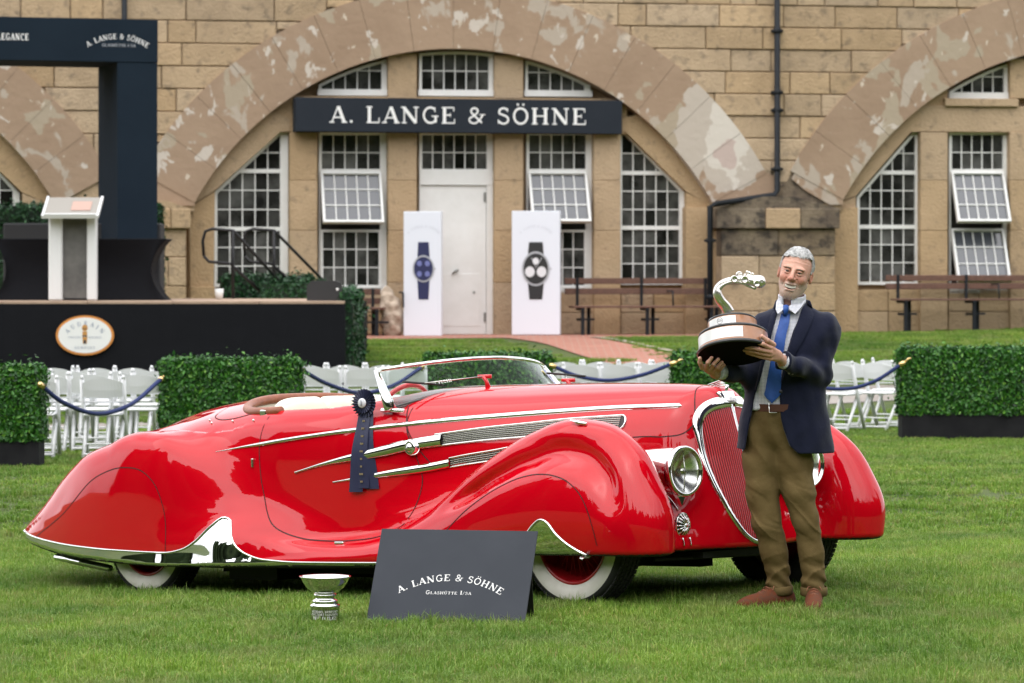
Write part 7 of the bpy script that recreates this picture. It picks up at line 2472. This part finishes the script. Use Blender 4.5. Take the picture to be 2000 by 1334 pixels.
MB().lathe([(.018, -.01), (.024, 0), (.022, .004), (.0001, .002)], 20, Matrix.Translation(tp(1491, 549, -.03)) @ Matrix.Rotation(RAD(78), 4, 'Y')).build('radiator', M_SILV, sc_)

# ================================================================== board, bowl and rosette
bb = gpt(868, 1224)
BD = empty('display_board', (bb.x, bb.y, bb.z), (0, 0, RAD(-13))); tag(BD, 'leaning dark grey board with white arched lettering on the grass before the car', 'sign')
sB = FPX/bb.y
lean = math.atan2(.29, .425)
Wb = 316/sB/math.cos(RAD(13))/2*.985; Hb = math.hypot(.29, .425)+.01
ML = Matrix.Rotation(-lean, 4, 'X')
M_BOARD = mat('board_grey', (.045, .050, .061), .75, spec=.15, noise=(4, (.050, .055, .067), 1), bump=(2.5, .06, .05))
MB().box((-Wb, 0, -.02), (Wb, .006, Hb), ML, bev=.001).build('panel', M_BOARD, BD)
top = ML @ Vector((0, .006, Hb*.86))
for s in (-1, 1):
    MB().box((s*(Wb-.05)-.02, top.y-.004, 0), (s*(Wb-.05)+.02, top.y+.004, top.z), Matrix.Translation((0, 0, 0)) @ Matrix.Translation((0, top.y, top.z)) @ Matrix.Rotation(RAD(14), 4, 'X') @ Matrix.Translation((0, -top.y, -top.z))).build('back_strut', M_BLKMETAL, BD)
cxb = (868-868)/sB
lettering('A. LANGE & SÖHNE', .0350, ML @ Matrix.Translation((cxb, 0, .245)), arc=.46, track=.06, m=M_LETTER, parent=BD, widen=1.16, lift=.0008, each=True)
lettering('GLASHÜTTE I/SA', .0200, ML @ Matrix.Translation((cxb-.006, 0, .172)), track=.07, m=M_LETTER, parent=BD, name='small_lettering', widen=1.25, lift=.0008, small=(1,2,3,4,5,6,7,8,12,13))

b2 = gpt(635, 1221)
BW = empty('trophy_bowl', (b2.x, b2.y, b2.z+.018)); tag(BW, 'polished silver footed bowl standing in the grass by the dark board', 'trophy')
q = 1/(FPX/b2.y)
M_SIL2 = mat('polished_silver', (.84, .85, .84), .045, 1.0)
z0 = lambda py: (1216-py)*q
MB().lathe([(.0001, z0(1163)), (10*q, z0(1163)), (22*q, z0(1160)), (36*q, z0(1150)), (44*q, z0(1138)), (47*q, z0(1131)), (50*q, z0(1129)), (50.5*q, z0(1127.5)), (47*q, z0(1128)), (40*q, z0(1141)), (20*q, z0(1156)), (.0001, z0(1158))], 56).build('bowl', M_SIL2, BW)
MB().lathe([(8*q, z0(1163)), (21*q, z0(1161)), (22.5*q, z0(1166)), (19*q, z0(1168)), (19*q, z0(1172)), (24*q, z0(1174)), (25*q, z0(1178)), (23*q, z0(1180)), (29*q, z0(1183)), (29.5*q, z0(1187)), (28.5*q, z0(1188)), (28.5*q, z0(1222)), (.0001, z0(1222))], 56).build('base', M_SIL2, BW)
lettering('AUDRAIN NEWPORT', 4.0*q, Matrix.Translation((0, 0, z0(1197))), track=.12, m=M_LETTER, parent=BW, name='engraved_line', fold=28.6*q)
lettering('CONCOURS ELEGANCE', 4.0*q, Matrix.Translation((0, 0, z0(1202.5))), track=.08, m=M_LETTER, parent=BW, name='engraved_line', fold=28.6*q, widen=.95)
lettering('FIRST IN CLASS', 6.5*q, Matrix.Translation((0, 0, z0(1211))), track=.06, m=M_LETTER, parent=BW, name='engraved_line', fold=28.6*q, widen=.72)

# rosette hanging at the door top
rx, rz = car_pixel(713, 787, -.735)
RO = empty('rosette'); tag(RO, 'navy prize rosette with long ribbons hanging on the car door', 'rosette')
RO.matrix_world = CAR_M @ Matrix.Translation((rx, -.735, rz)) @ Matrix.Rotation(RAD(14), 4, 'Z')
M_NAVYR = mat('navy_ribbon', (.010, .014, .055), .45, sheen=.2)
mb = MB()
for (ri, ro, n, yy, am) in ((.012, .074, 26, -.010, .009), (.010, .054, 22, -.024, .007)):
    A = []
    for k in range(n*4):
        a = 2*math.pi*k/(n*4); w = math.sin(a*n)
        A.append([(r*math.cos(a), yy-am*w*(r/ro), r*math.sin(a)) for r in (ri, (ri+ro)/2, ro*(1+.05*w))])
    mb.grid(np.array(A), closed_u=True)
mb.build('pleats', M_NAVYR, RO)
MB().lathe([(.0001, .0), (.024, .0), (.026, -.004)], 28, Matrix.Translation((0, -.034, 0)) @ Matrix.Rotation(RAD(90), 4, 'X')).build('centre_disc', mat('rosette_white', (.70, .72, .76), .5), RO)
MB().box((-.002, -.0395, -.012), (.002, -.0385, .014)).box((-.005, -.0395, -.012), (.005, -.0385, -.009)).build('centre_print', mat('print_dark', (.06, .06, .12), .6), RO)
for x0_, x1_, w0, w1, l, yy in ((-.012, -.045, .030, .045, .44, .008), (.012, .055, .030, .048, .425, .010), (.0, .008, .030, .036, .42, .004)):
    A = []
    for t in np.linspace(0, 1, 14):
        x = x0_+(x1_-x0_)*t; w = w0+(w1-w0)*t
        zz = -.03-l*t; bend = -.055*math.sin(min(t*1.3, 1)*math.pi/2)
        A.append([(x-w, yy+bend+.004*math.sin(t*9), zz), (x, yy+bend-.003, zz), (x+w, yy+bend+.004*math.sin(t*9+1), zz)])
    MB().grid(np.array(A)).build('ribbon', M_NAVYR, RO)
gm = MB(); r8 = random.Random(3)
for k in range(9):
    z = -.095-.040*k; w = r8.uniform(.006, .013); bend = -.055*math.sin(min((-.03-z)/.435*1.3, 1)*math.pi/2)
    for j in range(3): gm.box((-w+j*w*.7, -.0035+bend, z-.005), (-w+j*w*.7+w*.5, -.0015+bend, z+.005))
gm.build('gold_print', mat('gold_print', (.42, .34, .20), .4, .5), RO)['kind'] = 'stuff'

# ------------------------------------------------------------------ grass last, once the bare places are known
GP = [grass_patch('turf_a', .62, 2600, .028, .050, .0034, 1, .8), grass_patch('turf_b', .62, 2600, .026, .046, .0034, 2, .9), grass_patch('turf_c', .62, 2500, .030, .060, .0034, 3, .6)]
lawn('near_grass', 13.6, 24.5, .40, GP, 'short trimmed lawn grass around the car')
GF = [grass_patch('far_turf_a', 1.3, 3600, .025, .045, .007, 4, .8), grass_patch('far_turf_b', 1.3, 3600, .025, .045, .007, 5, .9)]
lawn('far_grass', 24.5, 56.0, .95, GF, 'mown grass running up to the building', margin=1.0)

# scattered taller tufts
GT = [grass_patch('tuft_a', .10, 40, .05, .085, .0042, 8, .55), grass_patch('tuft_b', .12, 46, .045, .075, .0042, 9, .8)]
P_, R_, S_2 = [], [], []
r5 = np.random.default_rng(12)
for _ in range(5200):
    y = r5.uniform(13.6, 24); x = r5.uniform(-1, 1)*(y*.1414+.3)
    if math.sin(x*3.1+y*1.7)+math.sin(x*1.3-y*2.9+1) < r5.uniform(-1.6, 1.6): continue
    P_.append((x, y, gz(x, y))); R_.append(r5.uniform(0, 6.28)); S_2.append(r5.uniform(.6, 1.15))
scatter('grass_tufts', P_, R_, S_2, GT, 'longer tufts standing out of the lawn')
